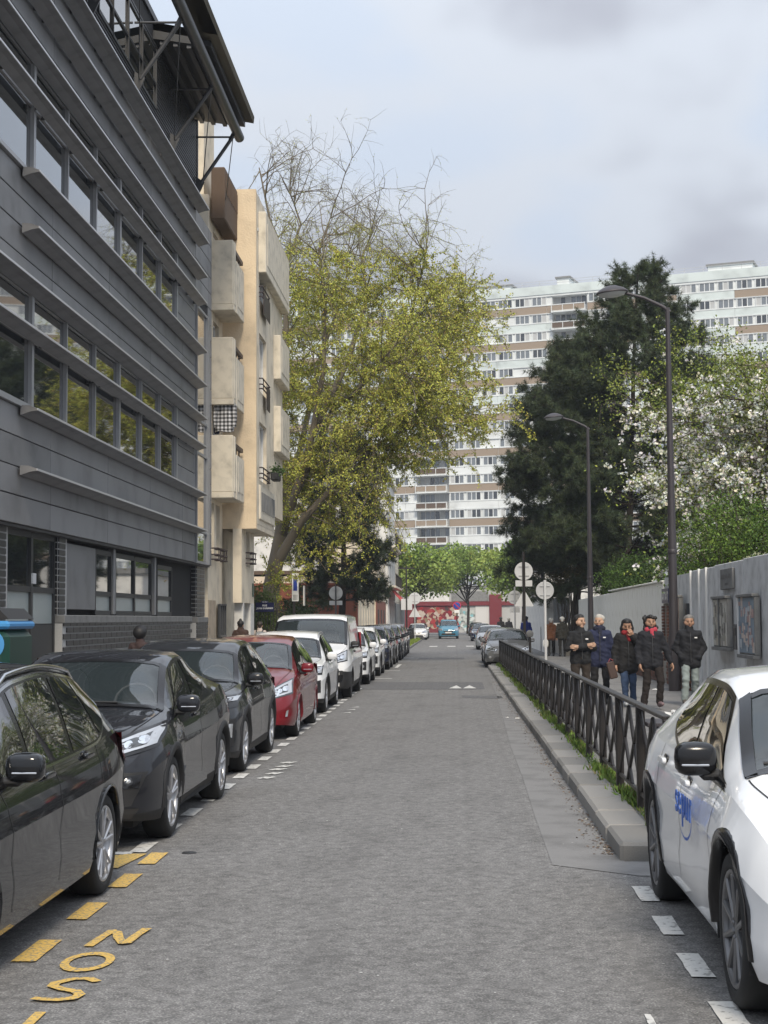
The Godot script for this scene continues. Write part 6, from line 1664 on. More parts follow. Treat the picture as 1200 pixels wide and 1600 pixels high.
	# further along the pavement, seen from behind
	for q in [[Vector3(3.95, .10, -63.2), Color(.16, .065, .03), Color(.012, .012, .012), Color(.6, .6, .58), "person in a rust brown jacket walking away with a white bag", 1.58, .024], [Vector3(4.35, .10, -62.4), Color(.028, .027, .022), Color(.014, .014, .013), Color(.62, .62, .6), "white haired person in a dark olive jacket walking away", 1.62, .024], [Vector3(3.25, .10, -70), Color(.02, .04, .25), Color(.012, .012, .014), Color(.01, .01, .01), "person in a bright blue jacket walking away past the sign poles", 1.66, .024], [Vector3(2.9, .10, -96), Color(.012, .012, .014), Color(.012, .012, .014), Color(.02, .02, .02), "person in black standing by the far parked cars", 1.66, .028], [Vector3(3.5, .10, -99), Color(.02, .02, .024), Color(.02, .02, .02), Color(.3, .3, .28), "person in charcoal clothes with grey hair by the far parked cars", 1.62, .028], [Vector3(4.4, .10, -97), Color(.45, .43, .40), Color(.05, .05, .05), Color(.05, .04, .03), "person in a pale coat near the green street tree", 1.62, .028]]:
		p = {h = q[5], at = q[0], yaw = PI + .05, skin = sk, top = q[1], leg = q[2], hair = q[3], shoe = Color(.02, .02, .02), cell = q[6], bulk = .026, hem = .48, arm = down}
		p.merge({kn = [[-.06, .285, .04], [.06, .285, .0]], an = [[-.06, .05, .05], [.06, .06, -.06]]})
		person(q[4], p)
	bag = thing("carrier_bag", "small white carrier bag in the hand of the person in rust brown", "bag", Vector3(3.72, .42, -63.15))
	g = Geo.new(); g.rbox(Vector3(0, .2, 0), Vector3(.24, .34, .14), .7, 8); part(bag, "pouch", g, M.white)
	g = Geo.new(); g.tube([Vector3(-.06, .36, 0), Vector3(0, .46, 0), Vector3(.06, .36, 0)], .008, 5); part(bag, "handle", g, M.white)
	# behind the parked cars on the left
	p = {h = 1.46, at = Vector3(-5.05, .10, -24.6), yaw = PI - .3, skin = sk, top = Color(.05, .03, .03), leg = Color(.02, .02, .02), hair = Color(.012, .012, .014), shoe = Color(.02, .02, .02), hairdo = "helmet", arm = down}
	p.merge(stand); person("person in a dark round helmet behind the parked crossover", p)
	p = {h = 1.56, at = Vector3(-5.75, .10, -41.3), yaw = PI, skin = sk, top = Color(.055, .030, .022), leg = Color(.02, .02, .02), hair = Color(.008, .007, .007), shoe = Color(.02, .02, .02), bulk = .035, hairdo = "bun", arm = down}
	p.merge(stand); person("person in a brown coat with dark hair at the gate of the cream block", p)
	p = {h = 1.52, at = Vector3(-5.85, .10, -46.2), yaw = PI, skin = sk, top = Color(.55, .47, .42), leg = Color(.03, .03, .035), hair = Color(.03, .022, .018), shoe = Color(.02, .02, .02), arm = down}
	p.merge(stand); var w = person("person in a pale shirt carrying a grey backpack on the left pavement", p)
	var bp = thing("backpack", "grey backpack worn over the pale shirt on the left pavement", "backpack", Vector3(-5.85, .98, -46.03))
	g = Geo.new(); g.rbox(Vector3(0, .16, 0), Vector3(.26, .36, .14), .6, 8); part(bp, "pouch", g, M.concrete)
	for s in [-1, 1]: 
		g = Geo.new(); g.tube([Vector3(s * .08, .32, -.02), Vector3(s * .10, .37, -.10), Vector3(s * .11, .3, -.2)], .018, 6); part(bp, "strap", g, M.trim)
# ---------------------------------------------------------------- plants
func rdir() -> Vector3:
	var z := rng.randf_range(-1, 1); var a := rng.randf() * TAU; var r := sqrt(1 - z * z)
	return Vector3(r * cos(a), z, r * sin(a))
func leaf_mesh(l: float, w: float) -> ArrayMesh:
	var g := Geo.new()
	var a := Vector3(0, 0, 0); var b := Vector3(-w / 2, .12 * w, l * .45); var c := Vector3(0, -.06 * l, l); var d := Vector3(w / 2, .12 * w, l * .45); var m := Vector3(0, 0, l * .5)
	g.tri(a, m, b); g.tri(m, c, b); g.tri(a, d, m); g.tri(m, d, c)
	return g.mesh()
func tuft_mesh(l: float, n: int) -> ArrayMesh:
	var g := Geo.new()
	for k in n:
		var d := (Vector3(0, 0, 1) * .55 + rdir() * .9).normalized()
		var s := d.cross(rdir()).normalized() * .009
		g.tri(-s, s, d * l * rng.randf_range(.75, 1.1))
	return g.mesh()
func flower_mesh(r: float) -> ArrayMesh:
	var g := Geo.new()
	for f in 3:
		var c := rdir() * r * .7; var ax := rdir(); var u := ax.cross(Vector3(.3, .8, .5)).normalized(); var v := ax.cross(u)
		for k in 5:
			var a := TAU * k / 5
			var d0 := u * cos(a - .55) + v * sin(a - .55); var d1 := u * cos(a + .55) + v * sin(a + .55)
			g.tri(c, c + (d0 * .9 + ax * .25) * r * .62, c + (d1 * .9 + ax * .25) * r * .62)
	return g.mesh()
class Growth:
	var wood := Geo.new(); var twig := Geo.new(); var spots := []      # spots: [position, direction]
func face_basis(d: Vector3, s: float) -> Basis:
	var up := rdir()
	var x := up.cross(d).normalized(); var y := d.cross(x)
	return Basis(x * s, y * s, d * s)
func grow(t: Growth, p: Vector3, d: Vector3, len: float, r: float, lvl: int, P: Dictionary) -> void:
	var n: int = P.seg
	var pts := [p]; var rad := [r]
	var q := p
	for i in n:
		d = (d + rdir() * P.wild + Vector3.UP * P.up[lvl]).normalized()
		q += d * len / n
		pts.append(q); rad.append(r * lerpf(1.0, .35, (i + 1.0) / n))
		if lvl < P.max:
			for k in P.kids[lvl]:
				if rng.randf() < P.chance:
					var s: Vector3 = (d * P.forward + rdir()).normalized()
					if P.has("flat"): s.y *= P.flat; s = s.normalized()
					grow(t, q, s, len * rng.randf_range(.4, .68), r * .5, lvl + 1, P)
	(t.wood if lvl == 0 else t.twig).tube(pts, rad, 7 if lvl == 0 else (5 if lvl == 1 else 3), false)
	if lvl >= P.max - 1:
		for i in range(1, pts.size()): t.spots.append([pts[i], d, pts[i - 1]])
func tint(c: Color, v: float) -> Color:
	var k := 1.0 + rng.randfn(0, v)
	k = clampf(k, .45, 1.7)
	return Color(c.r * k * rng.randf_range(.9, 1.1), c.g * k, c.b * k * rng.randf_range(.8, 1.2))
func plant(nm: String, label: String, cat: String, base: Vector3, t: Growth, bark: Material, mesh: Mesh, m: Material, xf: Array, cs: Array, crown := "crown", group := "") -> Node3D:
	var o := thing(nm, label, cat, base, 0.0, group)
	if t.wood.v.size() > 0: part(o, "trunk", t.wood, bark).position = -base
	if t.twig.v.size() > 0: part(o, "branches", t.twig, bark).position = -base
	var c := swarm(o, crown, mesh, m, xf, cs); c.position = -base; c.set_meta("kind", "stuff")
	return o
func px(x: float, y: float, z: float) -> Vector3:       # point at depth z seen at a pixel of the photograph
	var b := Basis(Vector3.UP, deg_to_rad(2.58)) * Basis(Vector3.RIGHT, deg_to_rad(4.0)) * Basis(Vector3.BACK, deg_to_rad(-0.4))
	var d := b * Vector3((x - 600) / 2400.0, -(y - 800) / 2400.0, -1)
	return Vector3(0, 1.65, 0) + d * (z / d.z)
func make_left_tree() -> void:
	var t := Growth.new()
	var P := {seg = 4, wild = .22, up = [.05, .03, -.05, -.16], kids = [2, 2, 2, 0], chance = .62, forward = .75, max = 3}
	var limbs := [
		[[[420, 985, -56], [424, 915, -56], [438, 840, -56.2], [446, 780, -56.5], [432, 700, -57], [448, 590, -57.5], [446, 470, -57.5], [425, 360, -57], [405, 262, -57]], .42, .05],
		[[[438, 840, -56.2], [462, 770, -55.5], [488, 680, -55], [505, 580, -54.5], [508, 480, -54.5], [498, 390, -54], [520, 330, -54]], .22, .03],
		[[[432, 880, -56.1], [470, 815, -55.5], [512, 770, -55], [560, 715, -54.5], [590, 670, -54]], .24, .06],
		[[[462, 770, -55.5], [520, 640, -57], [590, 580, -58], [660, 545, -58.5], [695, 522, -59], [722, 485, -59]], .18, .03],
		[[[488, 680, -55], [545, 560, -57], [572, 470, -58], [566, 400, -58], [590, 345, -58]], .17, .03],
		[[[590, 580, -58], [640, 500, -56], [655, 440, -55.5], [668, 385, -55.5]], .12, .02],
		[[[560, 715, -54.5], [630, 672, -55], [665, 660, -56], [705, 642, -56]], .12, .02],
		[[[446, 780, -56.5], [470, 700, -60], [500, 560, -61], [540, 450, -61], [545, 380, -61]], .2, .03],
		[[[432, 700, -57], [425, 560, -59], [440, 440, -60], [470, 350, -60], [450, 290, -60]], .18, .03],
		[[[590, 670, -54], [610, 620, -53.5], [655, 592, -54], [690, 572, -54.5]], .10, .02],
		[[[520, 640, -57], [560, 610, -53], [600, 560, -52.5], [650, 600, -52.5]], .10, .02]]
	for l in limbs:
		var pts := []; var rad := []
		var n: int = l[0].size()
		for i in n: pts.append(px(l[0][i][0], l[0][i][1], l[0][i][2])); rad.append(lerpf(l[1] * .9, l[2] * .45, pow(i / (n - 1.0), .8)))
		if pts[0].y < .5: pts[0].y = 0.05
		t.wood.tube(pts, rad, 9, false)
		for i in range(2 if n > 5 else 1, n):
			for k in (5 if i < n - 2 else 10):
				var q: Vector3 = pts[i].lerp(pts[i - 1], rng.randf())
				if q.y < 5.0 and rng.randf() < .5: continue
				var d: Vector3 = (rdir() + (pts[i] - pts[i - 1]).normalized() * .5 + Vector3(0, .1, 0)).normalized()
				if d.x < -.3 and q.x < -6.0: d.x *= -.4
				grow(t, q, d, rng.randf_range(1.3, 2.4), .026, 1, P)
	# hanging sprays on the lower right of the crown
	for k in 26:
		var q := px(rng.randf_range(500, 600), rng.randf_range(640, 760), rng.randf_range(-56, -52.5))
		grow(t, q, Vector3(rng.randf_range(-.4, .4), -.7, rng.randf_range(-.4, .4)).normalized(), rng.randf_range(1.4, 2.6), .02, 2, P)
	var xf := []; var cs := []
	for s in t.spots:
		var q: Vector3 = s[0]
		var dens := 1.0 - smoothstep(14.2, 17.6, q.y)
		var n := int(rng.randf_range(3, 11) * dens + rng.randf_range(0, 2.2) * (1.0 - dens))
		for k in n:
			var pos := q.lerp(s[2], rng.randf()) + rdir() * rng.randf() * .10
			var d := (rdir() + Vector3(0, -.7, 0)).normalized()
			xf.append(Transform3D(face_basis(d, rng.randf_range(.6, 1.25) * (.5 if q.y > 15.0 else 1.0)), pos))
			var u := rng.randf()
			cs.append(tint(Color(.40, .41, .08) if u < .62 else (Color(.27, .31, .055) if u < .87 else Color(.31, .24, .07)), .16))
	plant("spring_tree", "tall leaning tree with fresh yellow green leaves and bare top twigs behind the cream block", "tree", Vector3(-6.9, 0, -56), t, M.bark_pale, leaf_mesh(.078, .05), M.leaf, xf, cs)
func pine(label: String, base: Vector3, top: Vector3, h0: float, prof: Array, col: Color, lean := Vector3.ZERO, n_tuft := 1.0) -> void:
	var t := Growth.new()
	var pts := []; var rad := []
	for i in 9:
		var f := i / 8.0
		pts.append(base.lerp(top, f) + Vector3(sin(f * 5.0) * .12, 0, cos(f * 4.0) * .12)); rad.append(lerpf(.2, .03, f))
	pts[0] = base; t.wood.tube(pts, rad, 9, false)
	var xf := []; var cs := []
	var h := h0
	while h < top.y - .1:
		var f := (h - base.y) / (top.y - base.y)
		var c := base.lerp(top, f)
		var n := 6 if h < top.y - 2 else 4
		var a0 := rng.randf() * TAU
		for k in n:
			var len := pc(prof, h) * rng.randf_range(.62, 1.12)
			var a := a0 + TAU * k / n + rng.randf_range(-.35, .35)
			var d := Vector3(cos(a), rng.randf_range(-.08, .35) + (f * .35), sin(a)).normalized() + lean
			var bp := [c]; var br := [.05 * (1.1 - f)]
			var q := c
			var m := maxi(3, int(len / .45))
			for i in m:
				d = (d + rdir() * .16 + Vector3(0, .06 if i > m / 2 else -.03, 0)).normalized()
				q += d * len / m
				bp.append(q); br.append(lerpf(.045 * (1.1 - f), .008, (i + 1.0) / m))
				if i < m * .25: continue
				for w in 12:
					var e := (d * .7 + rdir() + Vector3(0, .2, 0)).normalized()
					var tl := rng.randf_range(.25, .62)
					var tip := q + e * tl
					t.twig.tube([q, tip], [.010, .005], 3, false)
					for s in 4:
						xf.append(Transform3D(face_basis((e + Vector3(0, .35, 0)).normalized(), rng.randf_range(.8, 1.25)), q.lerp(tip, .35 + .65 * s / 3.0)))
						cs.append(tint(col, .28))
			t.twig.tube(bp, br, 5, false)
		h += .42
	plant("pine_tree", label, "tree", base, t, M.bark_dark, tuft_mesh(.21, 17), M.needle, xf, cs)
func make_cherry() -> void:
	var t := Growth.new()
	var base := Vector3(10.3, .08, -43.5)
	var xf := []; var cs := []; var fx := []; var fc := []
	t.wood.tube([base, base + Vector3(.05, 1.2, 0), base + Vector3(-.1, 2.4, 0)], [.17, .14, .13], 9, false)
	var P := {seg = 4, wild = .2, up = [.16, .0, .02, .0], kids = [3, 2, 1, 0], chance = .75, forward = .55, max = 3, flat = .45}
	for k in 19:
		var a := TAU * k / 19 + rng.randf_range(-.2, .2); var el := rng.randf_range(.35, 1.7)
		grow(t, base + Vector3(-.1, rng.randf_range(1.4, 2.6), 0), Vector3(cos(a), el, sin(a)).normalized(), rng.randf_range(2.9, 4.1) * (1.0 + .42 * el) * .92, .075, 0, P)
	for k in 12:
		var a := TAU * k / 12; grow(t, base + Vector3(-.1, rng.randf_range(2.0, 3.0), 0), Vector3(cos(a), rng.randf_range(1.5, 3.2), sin(a)).normalized(), rng.randf_range(4.6, 5.8), .06, 0, P)
	for s in t.spots:
		var q: Vector3 = s[0]
		if q.z > -37.8 and q.x < 5.2: continue
		var hi := smoothstep(6.6, 8.8, q.y)
		var spray := rng.randf() < .40 - .36 * hi
		for k in (5 if spray else 0):
			fx.append(Transform3D(face_basis(rdir(), rng.randf_range(.75, 1.35)), q.lerp(s[2], rng.randf()) + rdir() * .07))
			fc.append(tint(Color(.80, .80, .74), .05))
		for k in int(4 + 8 * hi):
			xf.append(Transform3D(face_basis((rdir() + Vector3(0, .2, 0)).normalized(), rng.randf_range(.6, 1.2)), q + rdir() * .2))
			cs.append(tint(Color(.21, .25, .05) if rng.randf() < .7 else Color(.11, .155, .035), .25))
	var o := plant("blossom_tree", "cherry tree covered in white blossom behind the panel wall", "tree", base, t, M.bark, leaf_mesh(.088, .05), M.leaf, xf, cs)
	var b := swarm(o, "blossom", flower_mesh(.062), M.blossom, fx, fc); b.position = -base; b.set_meta("kind", "stuff")
func bush(nm: String, label: String, c: Vector3, r: Vector3, n: int, leaf: float, cols: Array, cat := "shrub", group := "") -> void:
	var t := Growth.new(); var xf := []; var cs := []
	var ground := Vector3(c.x, .08, c.z)
	var nc := maxi(8, int(n / 130.0))
	for k in nc:
		var d := rdir(); d.y = absf(d.y) * 1.1 - .25
		var q := c + d * r * pow(rng.randf(), .45) * .88
		if q.y < .15: q.y = .15
		t.twig.tube([ground + Vector3(rng.randf_range(-.3, .3) * r.x, 0, rng.randf_range(-.3, .3) * r.z), ground.lerp(q, .5) + rdir() * .15, q], [.025, .018, .006], 4, false)
		var cr := minf(r.x, minf(r.y, r.z)) * rng.randf_range(.28, .5)
		var base: Color = cols[rng.randi() % cols.size()]
		for i in int(n / float(nc)):
			var e := rdir() * pow(rng.randf(), .4)
			xf.append(Transform3D(face_basis((rdir() + e).normalized(), rng.randf_range(.6, 1.3)), q + e * cr * Vector3(1, .75, 1)))
			cs.append(tint(base, .25))
	plant(nm, label, cat, ground, t, M.bark, leaf_mesh(leaf, leaf * .55), M.leaf, xf, cs, "foliage", group)
func street_tree(label: String, base: Vector3, h: float, r: float, c: Array, n := 3600) -> void:
	var t := Growth.new(); var xf := []; var cs := []
	t.wood.tube([base, base + Vector3(.1, h * .25, 0), base + Vector3(0, h * .4, .1), base + Vector3(0, h * .8, 0)], [.16, .13, .11, .03], 8, false)
	var nc := 26
	for k in nc:
		var d := rdir(); d.y *= .8
		var q := base + Vector3(0, h * .64, 0) + d * Vector3(r, h * .34, r) * pow(rng.randf(), .4) * .85
		t.twig.tube([base + Vector3(0, h * rng.randf_range(.3, .6), 0), base.lerp(q, .7) + Vector3(0, h * .12, 0), q], [.06, .04, .015], 4, false)
		var col: Color = c[rng.randi() % c.size()]; var cr := r * rng.randf_range(.28, .45)
		for i in n / nc:
			var e := rdir() * pow(rng.randf(), .42)
			xf.append(Transform3D(face_basis((rdir() + e * .6).normalized(), rng.randf_range(.6, 1.3)), q + e * cr * Vector3(1, .7, 1)))
			cs.append(tint(col, .24))
	plant("street_tree", label, "tree", base, t, M.bark_dark, leaf_mesh(.30, .2), M.leaf, xf, cs, "crown")
func make_plants() -> void:
	make_left_tree()
	pine("tall dark pine with an open tufted top rising behind the blossom tree", Vector3(6.55, .08, -62), Vector3(7.75, 15.9, -62), 3.2, [[3, 3.6], [5, 4.2], [8, 4.2], [10.5, 3.7], [12.5, 2.6], [14.2, 1.6], [15.9, .6]], Color(.062, .082, .042), Vector3(-.10, 0, 0))
	pine("broad dark pine leaning over the sign posts beside the taller pine", Vector3(5.3, .08, -68), Vector3(5.3, 13.8, -67), 2.8, [[2.5, 2.6], [5, 3.3], [8, 3.0], [10.5, 2.2], [12, 1.5], [13.8, .5]], Color(.058, .075, .040), Vector3(-.05, 0, 0))
	pine("dark pine with drooping tufts over the terracotta annex", Vector3(-5.6, .08, -75), Vector3(-5.3, 11.0, -75), 2.6, [[2.5, 2.0], [4.5, 2.4], [7, 2.1], [9, 1.5], [11, .5]], Color(.034, .046, .025), Vector3(.06, -.06, 0))
	make_cherry()
	bush("leafy_shrub", "large mid green shrub leaning over the grey wall by the plaque", Vector3(6.9, 2.8, -36.6), Vector3(2.1, 2.3, 1.6), 20000, .075, [Color(.085, .145, .026), Color(.055, .10, .02), Color(.11, .17, .03)])
	bush("leafy_shrub", "low bright shrub with pale flowers along the top of the grey wall", Vector3(6.3, 2.2, -31.2), Vector3(.9, .75, 2.4), 7000, .07, [Color(.10, .16, .03), Color(.075, .13, .025), Color(.30, .32, .20)])
	bush("leafy_shrub", "yellow green shrub growing at the right beyond the blossom tree", Vector3(11.2, 4.0, -48), Vector3(2.0, 3.4, 2.0), 8000, .1, [Color(.14, .18, .035), Color(.10, .14, .03)])
	bush("leafy_shrub", "dense green shrub behind the white panel wall below the pine", Vector3(6.6, 2.6, -57), Vector3(1.5, 1.7, 2.6), 7000, .1, [Color(.06, .11, .02), Color(.045, .08, .018)])
	bush("leafy_shrub", "brownish bush at the foot of the broad pine", Vector3(4.9, 3.4, -66), Vector3(1.1, 1.5, 1.4), 3500, .1, [Color(.10, .085, .035), Color(.075, .07, .03)])
	bush("leafy_shrub", "dark laurel filling the yard behind the blossom tree", Vector3(8.8, 3.0, -53), Vector3(2.6, 2.8, 2.2), 8000, .12, [Color(.035, .06, .016), Color(.05, .085, .02)])
	bush("ivy_hedge", "dark ivy hedge behind the street name plate", Vector3(-6.75, 1.6, -51.8), Vector3(1.0, 1.6, 1.4), 9000, .075, [Color(.035, .06, .016), Color(.055, .085, .022), Color(.09, .12, .03)], "hedge")
	bush("ivy_hedge", "low hedge between the leaning tree and the terracotta annex", Vector3(-6.2, 1.5, -60), Vector3(1.0, 1.3, 3.0), 7000, .09, [Color(.03, .05, .015), Color(.045, .07, .02)], "hedge")
	var gr := [Color(.19, .27, .055), Color(.15, .22, .045), Color(.22, .29, .07)]
	street_tree("bright green street tree over the left pavement before the red shop", Vector3(-3.6, .1, -140), 9.4, 4.3, gr, 8000)
	street_tree("bright green street tree in the middle distance in front of the red shop", Vector3(1.4, .1, -160), 10.2, 5.0, gr, 9000)
	street_tree("dense green street tree on the right past the parked cars", Vector3(5.4, .1, -122), 8.8, 3.5, gr, 7000)
	street_tree("green street tree beside the white garden wall", Vector3(5.6, .1, -100), 7.4, 2.4, [Color(.10, .16, .03), Color(.08, .13, .025)], 4200)
	street_tree("green street tree at the far left corner of the crossing", Vector3(-5.6, .1, -168), 9.4, 4.2, gr, 6000)
	# weeds along the foot of the railing
	var xf := []; var cs := []
	for k in 15000:
		var z := -10.95 - rng.randf() * 40.0
		var clump := .55 + .45 * sin(z * 2.3 + 1.3 * sin(z * .9))
		if rng.randf() > clump + .25: continue
		var x := 1.475 + rng.randfn(0, .05) - .03 * sin(z * .7)
		if x < 1.425 and rng.randf() < .5: continue
		var d := Vector3(rng.randfn(0, .45), 1, rng.randfn(0, .45)).normalized()
		xf.append(Transform3D(face_basis(d, rng.randf_range(.4, 1.2) * (0.55 + .6 * clump)), Vector3(x, .10, z)))
		cs.append(tint(Color(.125, .19, .035) if rng.randf() < .6 else (Color(.085, .14, .03) if rng.randf() < .7 else Color(.20, .18, .08)), .25))
	var w := swarm(self, "grass", leaf_mesh(.10, .022), M.leaf, xf, cs)
	w.set_meta("kind", "stuff"); w.set_meta("label", "bright green weeds growing along the foot of the railing"); w.set_meta("category", "grass")
	xf = []; cs = []
	for k in 4000:
		var z := -79.0 - rng.randf() * 36.0
		xf.append(Transform3D(face_basis(Vector3(rng.randfn(0, .4), 1, rng.randfn(0, .4)).normalized(), rng.randf_range(1.2, 2.4)), Vector3(-2.78 + rng.randfn(0, .10), .10, z))); cs.append(tint(Color(.17, .23, .045), .2))
	w = swarm(self, "grass", leaf_mesh(.10, .03), M.leaf, xf, cs)
	w.set_meta("kind", "stuff"); w.set_meta("label", "pale green grass strip along the far left railing"); w.set_meta("category", "grass")
# ---------------------------------------------------------------- street furniture
func railing(nm: String, label: String, pts: Array, y0: float, h: float, step: float) -> void:
	var o = thing(nm, label, "railing", Vector3(pts[0].x, y0, pts[0].y))
	for s in pts.size() - 1:
		var a = Vector3(pts[s].x, 0, pts[s].y); var b = Vector3(pts[s + 1].x, 0, pts[s + 1].y)
		var L = a.distance_to(b); var n = maxi(1, roundi(L / step)); var d = (b - a) / n
		var dir = d.normalized(); var bs = Basis(dir.cross(Vector3.UP), Vector3.UP, -dir)
		var off = a - Vector3(pts[0].x, 0, pts[0].y)
		var pm = bmesh(Vector3(.07, h - .01, .07), .008); var rm = bmesh(Vector3(.075, .028, d.length() - .004), .006); var bm = bmesh(Vector3(.03, .03, d.length() - .06), .004)
		var w = d.length() - .06; var hh = h - .20
		var dg = Geo.new()
		for k in n + 1:
			var p = part(o, "post", pm, M.rail); p.position = off + d * k + Vector3(0, h * .5, 0); p.basis = bs
			if k == n: break
			var c = off + d * (k + .5)
			p = part(o, "top_rail", rm, M.rail); p.position = c + Vector3(0, h + .004, 0); p.basis = bs
			p = part(o, "bottom_rail", bm, M.rail); p.position = c + Vector3(0, .14, 0); p.basis = bs
			for q in [[-.5, 0.0, .0, 1.0], [.5, 0.0, .0, 1.0], [-.5, 1.0, .12, .0], [.5, 1.0, -.12, .0]]:
				var g = Geo.new()
				var p0 = Vector3(0, .15 + hh * q[1], q[0] * w); var p1 = Vector3(0, .15 + hh * q[3], q[2] * w)
				if k == 0 or not dup_mesh.has(str(q) + nm + str(s)):
					g.tube([p0, p1], .017, 5, true); dup_mesh[str(q) + nm + str(s)] = g.mesh()
				p = part(o, "diagonal_bar", dup_mesh[str(q) + nm + str(s)], M.rail); p.position = c; p.basis = bs
var dup_mesh = {}
func lamp_post(label: String, at_: Vector3, h: float, arm: float, group := "") -> void:
	var o = thing("street_lamp", label, "street lamp", at_)
	var g = Geo.new()
	g.lathe([Vector2(.0, .0), Vector2(.135, 0), Vector2(.13, 1.1), Vector2(.10, 1.2), Vector2(.088, 3.0), Vector2(.09, 3.02), Vector2(.068, h * .62), Vector2(.048, h)], 16); part(o, "pole", g, M.lamp_post)
	g = Geo.new(); g.lathe([Vector2(.095, 0), Vector2(.104, .02), Vector2(.104, .07), Vector2(.092, .09)], 16, Transform3D(Basis(), Vector3(0, 2.9, 0))); part(o, "collar", g, M.lamp_post)
	g = Geo.new(); g.tube([Vector3(.05, h - .1, 0), Vector3(-.1, h + .02, 0), Vector3(-arm * .5, h + .22, .0), Vector3(-arm, h + .36, 0)], [.045, .042, .035, .03], 8); part(o, "arm", g, M.lamp_post)
	g = Geo.new(); g.lathe([Vector2(0, .14), Vector2(.10, .13), Vector2(.24, .07), Vector2(.33, .0), Vector2(.33, -.03), Vector2(.30, -.035)], 20, Transform3D(Basis(Vector3.BACK, .10).scaled(Vector3(1.05, 1, .75)), Vector3(-arm - .18, h + .36, 0))); var hd = part(o, "lamp_head", g, M.lamp_post)
	g = Geo.new(); g.lathe([Vector2(.30, -.03), Vector2(.24, -.09), Vector2(.1, -.12), Vector2(0, -.125)], 20, Transform3D(Basis(Vector3.BACK, .10).scaled(Vector3(1.05, 1, .75)), Vector3(-arm - .18, h + .36, 0))); part(hd, "lens", g, M.lamp_lens)
	g = Geo.new(); g.cbox(Vector3(-.02, .75, .125), Vector3(.11, .4, .03), .008); part(o, "service_door", g, M.lamp_post)
func disc_sign(o: Node3D, y: float, r: float, m: Material, nm := "sign_disc") -> void:
	var g = Geo.new(); g.lathe([Vector2(0, .012), Vector2(r - .02, .012), Vector2(r, .02), Vector2(r, -.012), Vector2(r - .02, -.004), Vector2(0, -.004)], 28, Transform3D(Basis(Vector3.RIGHT, PI / 2), Vector3(0, y, -.06)))
	part(o, nm, g, m)
	for dy in [-.5, .5]:
		g = Geo.new(); g.cbox(Vector3(0, y + dy * r, -.035), Vector3(r * 1.1, .035, .03), .005); part(o, "clamp_rail", g, M.galv)
func sign_post(nm: String, label: String, at_: Vector3, h: float, m: Material, r := .035) -> Node3D:
	var o = thing(nm, label, "road sign", at_)
	var g = Geo.new(); g.tube([Vector3.ZERO, Vector3(0, h, 0)], r, 10); part(o, "pole", g, m)
	return o
func plate_sign(o: Node3D, y: float, w: float, h: float, m: Material, nm := "sign_plate", z := -.06) -> void:
	var g = Geo.new(); g.cbox(Vector3(0, y, z), Vector3(w, h, .02), .008); part(o, nm, g, m)
func text(parent: Node3D, s: String, p: Vector3, size: float, m: Material, b := Basis(), font := "Droid Sans") -> void:
	var f = SystemFont.new(); f.font_names = PackedStringArray([font]); f.font_weight = 700
	var t = TextMesh.new(); t.font = f; t.text = s; t.font_size = 32; t.pixel_size = size / 24.0; t.depth = .004
	var o = part(parent, "lettering", t, m); o.transform = Transform3D(b, p)
